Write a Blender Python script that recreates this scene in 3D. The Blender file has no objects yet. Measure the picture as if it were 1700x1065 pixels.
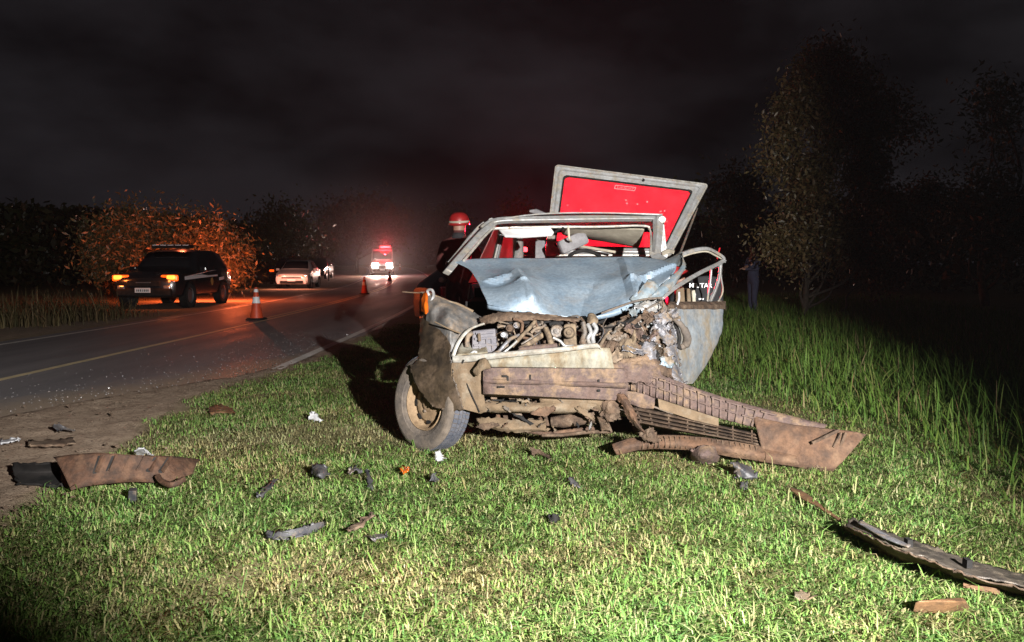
import bpy, bmesh, math, random
import numpy as np
from mathutils import Vector, Matrix, noise as mnoise

random.seed(7)
RNG = np.random.default_rng(11)
scene = bpy.context.scene
COL = scene.collection
R = math.radians

# ------------------------------------------------------------------ camera
CAM_H, FPX, W0, H0 = 1.2, 1300.0, 1700.0, 1065.0
HORIZON = 440.0
PITCH = math.atan((H0 / 2 - HORIZON) / FPX)
cam_d = bpy.data.cameras.new('camera')
cam_d.sensor_width = 36.0
cam_d.lens = 36.0 * FPX / W0
cam_d.clip_start = 0.05
cam_d.clip_end = 3000.0
cam = bpy.data.objects.new('camera', cam_d)
cam.location = (0, 0, CAM_H)
cam.rotation_euler = (math.pi / 2 - PITCH, 0, 0)
COL.objects.link(cam)
scene.camera = cam

# ------------------------------------------------------------------ night sky
world = bpy.data.worlds.new('World')
scene.world = world
world.use_nodes = True
wn, wl = world.node_tree.nodes, world.node_tree.links
wn.clear()
w_out = wn.new('ShaderNodeOutputWorld')
w_bg = wn.new('ShaderNodeBackground')
w_tc = wn.new('ShaderNodeTexCoord')
w_map = wn.new('ShaderNodeMapping')
w_map.inputs['Scale'].default_value = (1.0, 1.0, 2.3)
w_n = wn.new('ShaderNodeTexNoise')
w_n.inputs['Scale'].default_value = 3.0
w_n.inputs['Detail'].default_value = 5.0
w_n.inputs['Roughness'].default_value = 0.52
w_r = wn.new('ShaderNodeValToRGB')
w_r.color_ramp.elements[0].position = 0.38
w_r.color_ramp.elements[0].color = (0.0035, 0.0030, 0.0038, 1)
w_r.color_ramp.elements[1].position = 0.64
w_r.color_ramp.elements[1].color = (0.0205, 0.0186, 0.0216, 1)
wl.new(w_tc.outputs['Generated'], w_map.inputs['Vector'])
wl.new(w_map.outputs['Vector'], w_n.inputs['Vector'])
wl.new(w_n.outputs['Fac'], w_r.inputs['Fac'])
wl.new(w_r.outputs['Color'], w_bg.inputs['Color'])
w_bg.inputs['Strength'].default_value = 0.66
wl.new(w_bg.outputs['Background'], w_out.inputs['Surface'])


def lamp(name, kind, loc, energy, color, radius=0.05, target=None, cone=None, blend=0.5, parent=None):
    d = bpy.data.lights.new(name, kind)
    d.energy = energy
    d.color = color
    if kind in ('POINT', 'SPOT'):
        d.shadow_soft_size = radius
    if kind == 'SPOT':
        d.spot_size = R(cone)
        d.spot_blend = blend
    o = bpy.data.objects.new(name, d)
    o.location = loc
    if target is not None:
        o.rotation_euler = (Vector(target) - Vector(loc)).to_track_quat('-Z', 'Y').to_euler()
    COL.objects.link(o)
    return o


# the floodlight beside the photographer
KEY = (1.66, -1.20, 1.88)
lamp('floodlight', 'SPOT', KEY, 7500, (1.0, 0.97, 0.94), 0.03, target=(0.12, 4.85, 1.58), cone=65, blend=0.5)

vs = scene.view_settings
vs.view_transform = 'Standard'
vs.look = 'None'
vs.exposure = 0.0
vs.gamma = 1.0
vs.use_curve_mapping = False
scene.cycles.use_denoising = True
scene.cycles.max_bounces = 6
scene.cycles.volume_bounces = 0
scene.cycles.sample_clamp_indirect = 4.0


# ------------------------------------------------------------------ helpers
def P(px, py, y):
    """point of the place seen at photograph pixel (px,py) and lying y metres ahead"""
    u = (px - W0 / 2) / FPX
    v = (H0 / 2 - py) / FPX
    c, s = math.cos(PITCH), math.sin(PITCH)
    dx, dy, dz = u, c + v * s, -s + v * c
    k = y / dy
    return Vector((dx * k, y, CAM_H + dz * k))


def G(px, py):
    """ground point under a photograph pixel"""
    a = P(px, py, 1.0)
    k = CAM_H / (CAM_H - a.z)
    return Vector((a.x * k, k, 0))


# wreck frame: a = lateral (towards picture right), b = behind front bumper
CO = Vector((0.2, 4.8, 0))
CR = Vector((0.985, -0.17, 0))
CB = Vector((0.17, 0.985, 0))


def C(a, b, z):
    return CO + CR * a + CB * b + Vector((0, 0, z))


class MB:
    def __init__(self):
        self.v, self.f, self.m = [], [], []
        self.cur = 0

    def add(self, vs, fs):
        o = len(self.v)
        self.v += [tuple(x) for x in vs]
        for f in fs:
            self.f.append(tuple(i + o for i in f))
            self.m.append(self.cur)
        return self

    def box(self, c, s, rot=None, taper=1.0):
        hx, hy, hz = s[0] / 2, s[1] / 2, s[2] / 2
        pts = []
        for z in (-1, 1):
            k = taper if z > 0 else 1.0
            for x, y in ((-1, -1), (1, -1), (1, 1), (-1, 1)):
                p = Vector((x * hx * k, y * hy * k, z * hz))
                if rot is not None:
                    p = rot @ p
                pts.append(p + Vector(c))
        return self.add(pts, [(3, 2, 1, 0), (4, 5, 6, 7), (0, 1, 5, 4), (1, 2, 6, 5), (2, 3, 7, 6), (3, 0, 4, 7)])

    def hexa(self, b4, t4):
        return self.add(list(b4) + list(t4), [(3, 2, 1, 0), (4, 5, 6, 7), (0, 1, 5, 4), (1, 2, 6, 5), (2, 3, 7, 6), (3, 0, 4, 7)])

    def bar(self, a, b, w, h, up=(0, 0, 1)):
        a, b = Vector(a), Vector(b)
        d = (b - a).normalized()
        u = Vector(up)
        s = d.cross(u)
        if s.length < 1e-4:
            s = d.cross(Vector((1, 0, 0)))
        s.normalize()
        u = s.cross(d)
        q = [s * (-w / 2) + u * (-h / 2), s * (w / 2) + u * (-h / 2), s * (w / 2) + u * (h / 2), s * (-w / 2) + u * (h / 2)]
        return self.hexa([a + x for x in q], [b + x for x in q])

    def tube(self, pts, r, n=8, cap=True, flat=1.0):
        pts = [Vector(p) for p in pts]
        rs = r if isinstance(r, (list, tuple)) else [r] * len(pts)
        up = None
        ring = []
        for i, p in enumerate(pts):
            d = (pts[min(i + 1, len(pts) - 1)] - pts[max(i - 1, 0)])
            if d.length < 1e-7:
                d = Vector((0, 0, 1))
            d.normalize()
            if up is None:
                up = Vector((0, 0, 1)) if abs(d.z) < 0.9 else Vector((1, 0, 0))
            s = d.cross(up)
            if s.length < 1e-5:
                s = d.orthogonal()
            s.normalize()
            up = s.cross(d).normalized()
            ring.append([p + (s * math.cos(t) + up * math.sin(t) * flat) * rs[i] for t in [2 * math.pi * k / n for k in range(n)]])
        vs = [q for rr in ring for q in rr]
        fs = []
        for i in range(len(pts) - 1):
            for k in range(n):
                a, b = i * n + k, i * n + (k + 1) % n
                fs.append((a, b, b + n, a + n))
        if cap:
            fs.append(tuple(range(n - 1, -1, -1)))
            fs.append(tuple((len(pts) - 1) * n + k for k in range(n)))
        return self.add(vs, fs)

    def lathe(self, prof, c, axis, n=32, close=False):
        """prof: (radius, offset along axis)"""
        ax = Vector(axis).normalized()
        s = ax.orthogonal().normalized()
        t = ax.cross(s)
        vs = []
        for r, h in prof:
            for k in range(n):
                an = 2 * math.pi * k / n
                vs.append(Vector(c) + ax * h + (s * math.cos(an) + t * math.sin(an)) * r)
        fs = []
        for i in range(len(prof) - 1):
            for k in range(n):
                a, b = i * n + k, i * n + (k + 1) % n
                fs.append((a, a + n, b + n, b))
        if close:
            fs.append(tuple(range(n)))
            fs.append(tuple((len(prof) - 1) * n + k for k in range(n - 1, -1, -1)))
        return self.add(vs, fs)

    def grid(self, pts):
        """pts: rows of points"""
        nr, nc = len(pts), len(pts[0])
        vs = [p for r in pts for p in r]
        fs = []
        for i in range(nr - 1):
            for j in range(nc - 1):
                a = i * nc + j
                fs.append((a, a + 1, a + nc + 1, a + nc))
        return self.add(vs, fs)

    def plate(self, poly, th):
        """polygon of 3D points thickened along its normal, centred"""
        poly = [Vector(p) for p in poly]
        n = Vector((0, 0, 0))
        for i in range(len(poly)):
            a, b = poly[i], poly[(i + 1) % len(poly)]
            n += a.cross(b)
        n.normalize()
        k = len(poly)
        vs = [p - n * th / 2 for p in poly] + [p + n * th / 2 for p in poly]
        fs = [tuple(range(k - 1, -1, -1)), tuple(range(k, 2 * k))]
        for i in range(k):
            j = (i + 1) % k
            fs.append((i, j, j + k, i + k))
        return self.add(vs, fs)

    def build(self, name, mats, parent=None, smooth=None, solid=None, bevel=None, sub=None):
        me = bpy.data.meshes.new(name)
        me.from_pydata(self.v, [], self.f)
        if not isinstance(mats, (list, tuple)):
            mats = [mats]
        for m in mats:
            me.materials.append(m)
        if len(mats) > 1:
            me.polygons.foreach_set('material_index', self.m)
        return obj(name, me, parent, smooth, solid, bevel, sub)


def obj(name, me, parent=None, smooth=None, solid=None, bevel=None, sub=None):
    bm = bmesh.new()
    bm.from_mesh(me)
    bmesh.ops.recalc_face_normals(bm, faces=bm.faces)
    bm.to_mesh(me)
    bm.free()
    if smooth is not None:
        me.polygons.foreach_set('use_smooth', [True] * len(me.polygons))
        if smooth < 179:
            me.set_sharp_from_angle(angle=R(smooth))
    o = bpy.data.objects.new(name, me)
    COL.objects.link(o)
    if parent is not None:
        attach(o, parent)
    if sub:
        md = o.modifiers.new('sub', 'SUBSURF')
        md.levels = md.render_levels = sub
    if solid:
        md = o.modifiers.new('solid', 'SOLIDIFY')
        md.thickness = solid
        md.offset = 0
    if bevel:
        md = o.modifiers.new('bevel', 'BEVEL')
        md.width = bevel
        md.segments = 2
        md.limit_method = 'ANGLE'
        md.angle_limit = R(35)
    return o


WORLD = {}


def wmat(o):
    m = o.matrix_basis.copy()
    if o.parent is not None:
        m = wmat(o.parent) @ o.matrix_parent_inverse @ m
    return m


def attach(o, parent):
    """o keeps its coordinates (given in world space)"""
    o.parent = parent
    o.matrix_parent_inverse = wmat(parent).inverted()


def thing(name, loc, label, cat, group=None, rz=0):
    o = bpy.data.objects.new(name, None)
    o.location = loc
    o.rotation_euler = (0, 0, rz)
    o.empty_display_size = 0.2
    COL.objects.link(o)
    return tag(o, label, cat, group)


def sub_empty(name, loc, parent):
    o = bpy.data.objects.new(name, None)
    o.location = loc
    o.empty_display_size = 0.1
    COL.objects.link(o)
    attach(o, parent)
    return o


def tag(o, label=None, cat=None, group=None, kind=None):
    if label:
        o['label'] = label
    if cat:
        o['category'] = cat
    if group:
        o['group'] = group
    if kind:
        o['kind'] = kind
    return o


def lerp(a, b, t):
    return a + (b - a) * t


def catmull(ctrl, n):
    """ctrl (k,3) -> resampled smooth polyline with n samples per span"""
    c = np.asarray([tuple(p) for p in ctrl], float)
    k = len(c)
    out = []
    for i in range(k - 1):
        p0 = c[max(i - 1, 0)]
        p1, p2 = c[i], c[i + 1]
        p3 = c[min(i + 2, k - 1)]
        for j in range(n):
            t = j / n
            out.append(0.5 * ((2 * p1) + (-p0 + p2) * t + (2 * p0 - 5 * p1 + 4 * p2 - p3) * t * t + (-p0 + 3 * p1 - 3 * p2 + p3) * t ** 3))
    out.append(c[-1])
    return np.array(out)


def surf(ctrl, nu, nv, smooth=True):
    """ctrl rows x cols of points -> dense grid (numpy)"""
    rows = []
    for r in ctrl:
        if smooth:
            rows.append(catmull(r, nu))
        else:
            c = np.asarray([tuple(p) for p in r], float)
            x = np.linspace(0, len(c) - 1, (len(c) - 1) * nu + 1)
            rows.append(np.stack([np.interp(x, range(len(c)), c[:, k]) for k in range(3)], 1))
    rows = np.array(rows)
    cols = []
    for j in range(rows.shape[1]):
        if smooth:
            cols.append(catmull(rows[:, j], nv))
        else:
            c = rows[:, j]
            x = np.linspace(0, len(c) - 1, (len(c) - 1) * nv + 1)
            cols.append(np.stack([np.interp(x, range(len(c)), c[:, k]) for k in range(3)], 1))
    return np.swapaxes(np.array(cols), 0, 1)


def folds(p, seed, amp, size, n=9):
    """crumpled-sheet displacement (N,3): sum of random triangular folds"""
    g = np.random.default_rng(seed)
    out = np.zeros_like(p)
    for k in range(n):
        d = g.normal(size=3)
        d /= np.linalg.norm(d)
        L = size * g.uniform(0.5, 1.8)
        t = (p @ d) / L + g.uniform()
        tri = np.abs((t % 1.0) - 0.5) * 2 - 0.5
        e = g.normal(size=3)
        e /= np.linalg.norm(e)
        m = 0.5 + 0.5 * np.sin((p @ g.normal(size=3)) / size * 1.3 + g.uniform(0, 6))
        out += np.outer(tri * m, e) * amp * L / size
    return out / math.sqrt(n)


def ridges(p, segs):
    """sharp creases: (A, B, height vector, half width)"""
    out = np.zeros_like(p)
    for a, b, v, w in segs:
        a, b = np.array(a), np.array(b)
        ab = b - a
        t = np.clip(((p - a) @ ab) / (ab @ ab), 0, 1)
        d = np.linalg.norm(p - (a + t[:, None] * ab), axis=1)
        out += np.clip(1 - d / w, 0, 1)[:, None] * np.array(v)
    return out


def dents(p, centres):
    """centres: (point, radius, vector)"""
    out = np.zeros_like(p)
    for c, r, v in centres:
        d = np.linalg.norm(p - np.array(c), axis=-1)
        w = np.clip(1 - d / r, 0, 1)
        w = w * w * (3 - 2 * w)
        out += w[..., None] * np.array(v)
    return out


# ------------------------------------------------------------------ materials
def nodes_of(m):
    m.use_nodes = True
    nt = m.node_tree
    return nt, nt.nodes, nt.links, nt.nodes.get('Principled BSDF')


def mat(name, c1, c2=None, rough=0.6, metal=0.0, scale=6.0, detail=6.0, lo=0.4, hi=0.6, bump=0.0, bscale=None,
        c3=None, scale3=1.6, lo3=0.5, hi3=0.7, rough3=None, spec=0.5, coat=0.0, emit=None, estr=0.0, bdist=0.01, stretch=None, grime=0.0, gscale=26.0):
    m = bpy.data.materials.new(name)
    nt, nd, lk, bs = nodes_of(m)
    bs.inputs['Base Color'].default_value = (*c1, 1)
    bs.inputs['Roughness'].default_value = rough
    bs.inputs['Metallic'].default_value = metal
    bs.inputs['Specular IOR Level'].default_value = spec
    bs.inputs['Coat Weight'].default_value = coat
    bs.inputs['Coat Roughness'].default_value = 0.15
    if emit is not None:
        bs.inputs['Emission Color'].default_value = (*emit, 1)
        bs.inputs['Emission Strength'].default_value = estr
    tc = nd.new('ShaderNodeTexCoord')
    vec = tc.outputs['Object']
    if stretch is not None:
        mp = nd.new('ShaderNodeMapping')
        mp.inputs['Scale'].default_value = stretch
        lk.new(vec, mp.inputs['Vector'])
        vec = mp.outputs['Vector']

    def noise(sc, det=6.0, ro=0.6):
        n = nd.new('ShaderNodeTexNoise')
        n.inputs['Scale'].default_value = sc
        n.inputs['Detail'].default_value = det
        n.inputs['Roughness'].default_value = ro
        lk.new(vec, n.inputs['Vector'])
        return n.outputs['Fac']

    def ramp(f, a, b):
        r = nd.new('ShaderNodeMapRange')
        r.inputs['From Min'].default_value = a
        r.inputs['From Max'].default_value = b
        lk.new(f, r.inputs['Value'])
        return r.outputs['Result']

    def mix(f, a, b):
        x = nd.new('ShaderNodeMix')
        x.data_type = 'RGBA'
        lk.new(f, x.inputs[0])
        for s, val in ((6, a), (7, b)):
            if isinstance(val, tuple):
                x.inputs[s].default_value = (*val, 1)
            else:
                lk.new(val, x.inputs[s])
        return x.outputs[2]
    col = None
    if c2 is not None:
        col = mix(ramp(noise(scale, detail), lo, hi), c1, c2)
    if c3 is not None:
        f3 = ramp(noise(scale3, 8.0, 0.68), lo3, hi3)
        col = mix(f3, col if col is not None else c1, c3)
        if rough3 is not None:
            x = nd.new('ShaderNodeMix')
            lk.new(f3, x.inputs[0])
            x.inputs[2].default_value = rough
            x.inputs[3].default_value = rough3
            lk.new(x.outputs[0], bs.inputs['Roughness'])
        if metal > 0:
            x = nd.new('ShaderNodeMix')
            lk.new(f3, x.inputs[0])
            x.inputs[2].default_value = metal
            x.inputs[3].default_value = 0.0
            lk.new(x.outputs[0], bs.inputs['Metallic'])
    if grime:
        # blotches and fine dirt that lighten and darken the colour
        g1 = nd.new('ShaderNodeMapRange')
        g1.inputs['From Min'].default_value = 0.30
        g1.inputs['From Max'].default_value = 0.70
        g1.inputs['To Min'].default_value = 1.0 - grime
        g1.inputs['To Max'].default_value = 1.0 + grime * 0.6
        lk.new(noise(gscale, 10.0, 0.78), g1.inputs['Value'])
        hs = nd.new('ShaderNodeHueSaturation')
        lk.new(g1.outputs['Result'], hs.inputs['Value'])
        lk.new(col, hs.inputs['Color'])
        col = hs.outputs['Color']
    if col is not None:
        lk.new(col, bs.inputs['Base Color'])
    if bump:
        b = nd.new('ShaderNodeBump')
        b.inputs['Strength'].default_value = bump
        b.inputs['Distance'].default_value = bdist
        lk.new(noise(bscale or scale * 4, 10.0, 0.72), b.inputs['Height'])
        lk.new(b.outputs['Normal'], bs.inputs['Normal'])
    return m


def emitter(name, col, strength):
    return mat(name, col, rough=0.3, emit=col, estr=strength)


M = {}
M['paint'] = mat('dusty_blue_grey_paint', (0.190, 0.255, 0.320), (0.260, 0.325, 0.385), rough=0.50, metal=0.12, scale=4.0, bump=0.12, bscale=70,
                 c3=(0.245, 0.240, 0.230), scale3=5.5, lo3=0.50, hi3=0.82, rough3=0.75, coat=0.15, grime=0.42, gscale=38)
M['paint_pale'] = mat('pale_scraped_paint', (0.2550, 0.2890, 0.2975), (0.1700, 0.2210, 0.2550), rough=0.45, metal=0.2, scale=8.0, bump=0.12, bscale=50,
                      c3=(0.1870, 0.1445, 0.1020), scale3=11, lo3=0.47, hi3=0.62, rough3=0.85, grime=0.45)
M['door_paint'] = mat('grey_dirty_door_paint', (0.22, 0.25, 0.28), (0.29, 0.32, 0.34), rough=0.45, metal=0.15, scale=5, bump=0.15, bscale=60,
                      c3=(0.25, 0.205, 0.145), scale3=4.5, lo3=0.44, hi3=0.64, rough3=0.85, grime=0.4)
M['frame'] = mat('dusty_grey_window_frame', (0.335, 0.335, 0.33), (0.25, 0.245, 0.24), rough=0.42, metal=0.3, scale=9, bump=0.1, bscale=80,
                 c3=(0.27, 0.23, 0.17), scale3=9, lo3=0.50, hi3=0.68, rough3=0.85, grime=0.4)
M['fender'] = mat('muddy_fender_shade_dark', (0.024, 0.018, 0.013), (0.050, 0.035, 0.022), rough=0.38, scale=9, bump=0.4, bscale=45,  # near-black base carries the shade on the fender side, mud lies over it
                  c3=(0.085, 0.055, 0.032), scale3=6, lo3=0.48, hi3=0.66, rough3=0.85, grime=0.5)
M['fender_grey'] = mat('scratched_grey_fender', (0.13, 0.125, 0.12), (0.085, 0.08, 0.075), rough=0.5, metal=0.2, scale=14, bump=0.25, bscale=60,
                       c3=(0.165, 0.125, 0.09), scale3=10, lo3=0.48, hi3=0.64, rough3=0.9, grime=0.5)
M['mud'] = mat('dried_brown_mud', (0.1188, 0.0778, 0.0518), (0.0612, 0.0418, 0.0302), rough=0.9, scale=16, bump=0.9, bscale=40, spec=0.2,
               c3=(0.1692, 0.1224, 0.0850), scale3=11, lo3=0.5, hi3=0.66, grime=0.55)
M['mud_red'] = mat('rust_red_mud', (0.1200, 0.0656, 0.0384), (0.0680, 0.0416, 0.0288), rough=0.8, scale=11, bump=0.8, bscale=45, spec=0.3,
                   c3=(0.1640, 0.1024, 0.0624), scale3=6, lo3=0.5, hi3=0.68, grime=0.5)
M['mud_beam'] = mat('muddy_purple_brown_beam', (0.1053, 0.0686, 0.0562), (0.0663, 0.0515, 0.0562), rough=0.75, scale=9, bump=0.8, bscale=38, spec=0.3,
                    c3=(0.1677, 0.1108, 0.0702), scale3=9, lo3=0.47, hi3=0.60, grime=0.55)
M['dust'] = mat('beige_dust_on_plastic', (0.1728, 0.1238, 0.0778), (0.1188, 0.0828, 0.0518), rough=0.9, scale=13, bump=0.7, bscale=40, spec=0.2,
                c3=(0.1800, 0.1476, 0.1080), scale3=8, lo3=0.5, hi3=0.66, grime=0.5)
M['cream'] = mat('dirty_cream_panel', (0.2422, 0.2295, 0.1870), (0.1955, 0.1658, 0.1105), rough=0.7, scale=9, bump=0.5, bscale=40, spec=0.3,
                 c3=(0.1615, 0.1148, 0.0680), scale3=9, lo3=0.50, hi3=0.64, stretch=(1, 1, 0.35), grime=0.45)
M['strip'] = mat('bright_scuffed_strip', (0.50, 0.485, 0.44), (0.36, 0.33, 0.28), rough=0.4, metal=0.35, scale=20, bump=0.2, bscale=90,
                 c3=(0.24, 0.17, 0.11), scale3=14, lo3=0.55, hi3=0.66, rough3=0.9, grime=0.4)
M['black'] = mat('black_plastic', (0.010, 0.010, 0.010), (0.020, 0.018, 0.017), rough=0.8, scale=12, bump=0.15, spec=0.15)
M['rubber'] = mat('dusty_rubber', (0.0863, 0.0735, 0.0645), (0.1200, 0.0990, 0.0810), rough=0.9, scale=14, bump=0.5, bscale=70, spec=0.2,
                  c3=(0.1462, 0.1162, 0.0900), scale3=9, lo3=0.45, hi3=0.7, grime=0.4)
M['tread'] = mat('bluish_dark_tread', (0.060, 0.066, 0.085), (0.095, 0.095, 0.108), rough=0.6, scale=20, bump=0.3, bscale=90)
M['rim'] = mat('dusty_tan_steel_rim', (0.27, 0.190, 0.112), (0.20, 0.135, 0.078), rough=0.75, scale=10, bump=0.35, bscale=50, spec=0.3,
               c3=(0.12, 0.075, 0.045), scale3=12, lo3=0.52, hi3=0.68, grime=0.4)
M['steel'] = mat('grimy_steel', (0.1275, 0.1125, 0.1013), (0.2100, 0.1800, 0.1425), rough=0.5, metal=0.4, scale=14, bump=0.4, bscale=60,
                 c3=(0.1125, 0.0750, 0.0488), scale3=14, lo3=0.45, hi3=0.6, rough3=0.9, grime=0.5)
M['alu'] = mat('torn_bright_metal', (0.2167, 0.2167, 0.2380), (0.1360, 0.1318, 0.1403), rough=0.45, metal=0.35, scale=20, bump=0.5, bscale=60,
               c3=(0.1573, 0.1148, 0.0765), scale3=14, lo3=0.47, hi3=0.60, rough3=0.9, grime=0.5)
M['battery'] = mat('lilac_grey_plastic', (0.0800, 0.0760, 0.0900), (0.1150, 0.1050, 0.1120), rough=0.6, scale=12, bump=0.3, bscale=50,
                   c3=(0.1540, 0.1120, 0.0770), scale3=8, lo3=0.55, hi3=0.7)
M['hose'] = mat('dusty_hose', (0.075, 0.062, 0.052), (0.20, 0.145, 0.095), rough=0.8, scale=16, bump=0.3, bscale=60)
M['beige_part'] = mat('beige_dusty_engine_part', (0.1750, 0.1274, 0.0784), (0.0875, 0.0616, 0.0406), rough=0.85, scale=24, bump=0.6, bscale=60, grime=0.55)
M['lining'] = mat('beige_headlining', (0.40, 0.36, 0.28), (0.30, 0.265, 0.205), rough=0.9, scale=9, bump=0.2, bscale=60)
M['visor'] = mat('pale_grey_visor_vinyl', (0.52, 0.51, 0.51), (0.44, 0.43, 0.42), rough=0.6, scale=9, bump=0.15, bscale=50)
M['seat'] = mat('dark_seat_fabric', (0.035, 0.033, 0.034), (0.06, 0.055, 0.053), rough=0.95, scale=30, bump=0.3, bscale=150)
M['greyfoam'] = mat('grey_headrest', (0.20, 0.195, 0.20), (0.15, 0.145, 0.15), rough=0.9, scale=20, bump=0.3, bscale=90)
M['red_plastic'] = mat('red_plastic', (0.50, 0.012, 0.018), (0.42, 0.010, 0.015), rough=0.35, scale=20)
M['amber'] = mat('amber_plastic_and_glint', (0.42, 0.085, 0.006), (0.30, 0.055, 0.005), rough=0.2, scale=20)
M['mud_dark'] = mat('dark_red_mud', (0.070, 0.034, 0.019), (0.036, 0.020, 0.013), rough=0.7, scale=14, bump=0.9, bscale=42, spec=0.3,
                    c3=(0.100, 0.055, 0.032), scale3=9, lo3=0.5, hi3=0.66, grime=0.6)
M['white_bit'] = mat('chalky_white_plastic', (0.42, 0.42, 0.43), (0.28, 0.28, 0.29), rough=0.5, scale=20, bump=0.2)
M['dark_bit'] = mat('dark_grey_plastic_shard', (0.030, 0.030, 0.035), (0.058, 0.055, 0.056), rough=0.5, scale=20, bump=0.3, bscale=70,
                    c3=(0.17, 0.125, 0.085), scale3=12, lo3=0.55, hi3=0.72)
M['tan_bit'] = mat('tan_plastic_shard', (0.175, 0.092, 0.042), (0.110, 0.060, 0.030), rough=0.6, scale=16, bump=0.4, bscale=60, grime=0.5)
M['rail_metal'] = mat('dark_scuffed_rail', (0.060, 0.052, 0.046), (0.125, 0.105, 0.085), rough=0.4, metal=0.3, scale=10, bump=0.5, bscale=50,
                      c3=(0.19, 0.15, 0.10), scale3=9, lo3=0.54, hi3=0.68, rough3=0.9, grime=0.5, stretch=(1, 1, 1))


def glass_dusty(name):
    """dust-covered tempered glass: scatters light through, only a little see-through"""
    m = bpy.data.materials.new(name)
    nt, nd, lk, bs = nodes_of(m)
    out = nd.get('Material Output')
    nd.remove(bs)
    tl = nd.new('ShaderNodeBsdfTranslucent')
    df = nd.new('ShaderNodeBsdfDiffuse')
    gl = nd.new('ShaderNodeBsdfGlossy')
    tr = nd.new('ShaderNodeBsdfTransparent')
    gl.inputs['Roughness'].default_value = 0.15
    df.inputs['Color'].default_value = (0.03, 0.02, 0.02, 1)
    tr.inputs['Color'].default_value = (0.75, 0.78, 0.76, 1)
    tc = nd.new('ShaderNodeTexCoord')
    n = nd.new('ShaderNodeTexNoise')
    n.inputs['Scale'].default_value = 5.0
    n.inputs['Detail'].default_value = 7.0
    lk.new(tc.outputs['Object'], n.inputs['Vector'])
    rp = nd.new('ShaderNodeValToRGB')
    rp.color_ramp.elements[0].position = 0.25
    rp.color_ramp.elements[0].color = (0.62, 0.60, 0.58, 1)
    rp.color_ramp.elements[1].position = 0.75
    rp.color_ramp.elements[1].color = (0.92, 0.90, 0.88, 1)
    lk.new(n.outputs['Fac'], rp.inputs['Fac'])
    lk.new(rp.outputs['Color'], tl.inputs['Color'])
    a = nd.new('ShaderNodeMixShader')
    a.inputs[0].default_value = 0.12
    lk.new(tl.outputs[0], a.inputs[1])
    lk.new(df.outputs[0], a.inputs[2])
    b = nd.new('ShaderNodeMixShader')
    b.inputs[0].default_value = 0.05
    lk.new(a.outputs[0], b.inputs[1])
    lk.new(tr.outputs[0], b.inputs[2])
    c = nd.new('ShaderNodeMixShader')
    c.inputs[0].default_value = 0.04
    lk.new(b.outputs[0], c.inputs[1])
    lk.new(gl.outputs[0], c.inputs[2])
    lk.new(c.outputs[0], out.inputs['Surface'])
    return m


M['glass_dusty'] = glass_dusty('dust_covered_glass')


def foliage_mat(name, attr=True, trans=0.28, rough=0.45, spec=0.4, tint=(1, 1, 1)):
    m = bpy.data.materials.new(name)
    nt, nd, lk, bs = nodes_of(m)
    out = nd.get('Material Output')
    at = nd.new('ShaderNodeAttribute')
    at.attribute_name = 'Col'
    tl = nd.new('ShaderNodeBsdfTranslucent')
    mx = nd.new('ShaderNodeMixShader')
    mx.inputs[0].default_value = trans
    bs.inputs['Roughness'].default_value = rough
    bs.inputs['Specular IOR Level'].default_value = spec
    lk.new(at.outputs['Color'], bs.inputs['Base Color'])
    lk.new(at.outputs['Color'], tl.inputs['Color'])
    lk.new(bs.outputs[0], mx.inputs[1])
    lk.new(tl.outputs[0], mx.inputs[2])
    lk.new(mx.outputs[0], out.inputs['Surface'])
    return m


M['grass'] = foliage_mat('grass_blades', trans=0.38, rough=0.6, spec=0.2)
M['leaf'] = foliage_mat('tree_leaves', trans=0.2, rough=0.42, spec=0.5)
M['bark'] = mat('grey_brown_bark', (0.070, 0.052, 0.038), (0.038, 0.030, 0.022), rough=0.9, scale=12, bump=0.6, bscale=30)


# ------------------------------------------------------------------ ground, road
def road_c(y):
    t = np.maximum(np.asarray(y, float) - 13.0, 0)
    return -5.42 - 0.0019 * t * t / (1 + t / 260.0)


def gz(x, y):
    x = np.asarray(x, float)
    y = np.asarray(y, float)
    t = np.clip((y - 38) / 70.0, 0, 1)
    z = 0.95 * t * t * (3 - 2 * t)
    s = np.clip((x - 3.2) / 9.0, 0, 1)
    z = z - 0.28 * s * s * (3 - 2 * s) * np.clip((26 - y) / 10, 0, 1)
    return z


def vnoise(x, y, sc, seed=0.0):
    return np.array([mnoise.noise((a * sc + seed, b * sc - seed * 0.7, seed)) for a, b in zip(np.ravel(x), np.ravel(y))]).reshape(np.shape(x))


def grass_edge(y):
    return np.interp(y, [0, 2.5, 3.8, 5.1, 6.2, 7.1, 8.2, 9.5, 11, 14, 30, 400], [-2.3, -2.35, -2.45, -2.62, -2.72, -2.82, -2.72, -2.50, -2.42, -2.40, -2.4, -2.4])


def asphalt_edge(y):
    return np.interp(y, [0, 3, 5, 6.3, 7.4, 8.3, 9.5, 11, 400], [-5.0, -4.6, -4.25, -3.95, -3.50, -2.98, -2.66, -2.56, -2.56])


def axis_pts(segs):
    out = []
    for a, b, st in segs:
        out += list(np.arange(a, b, st))
    out.append(segs[-1][1])
    return np.array(out)


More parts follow.
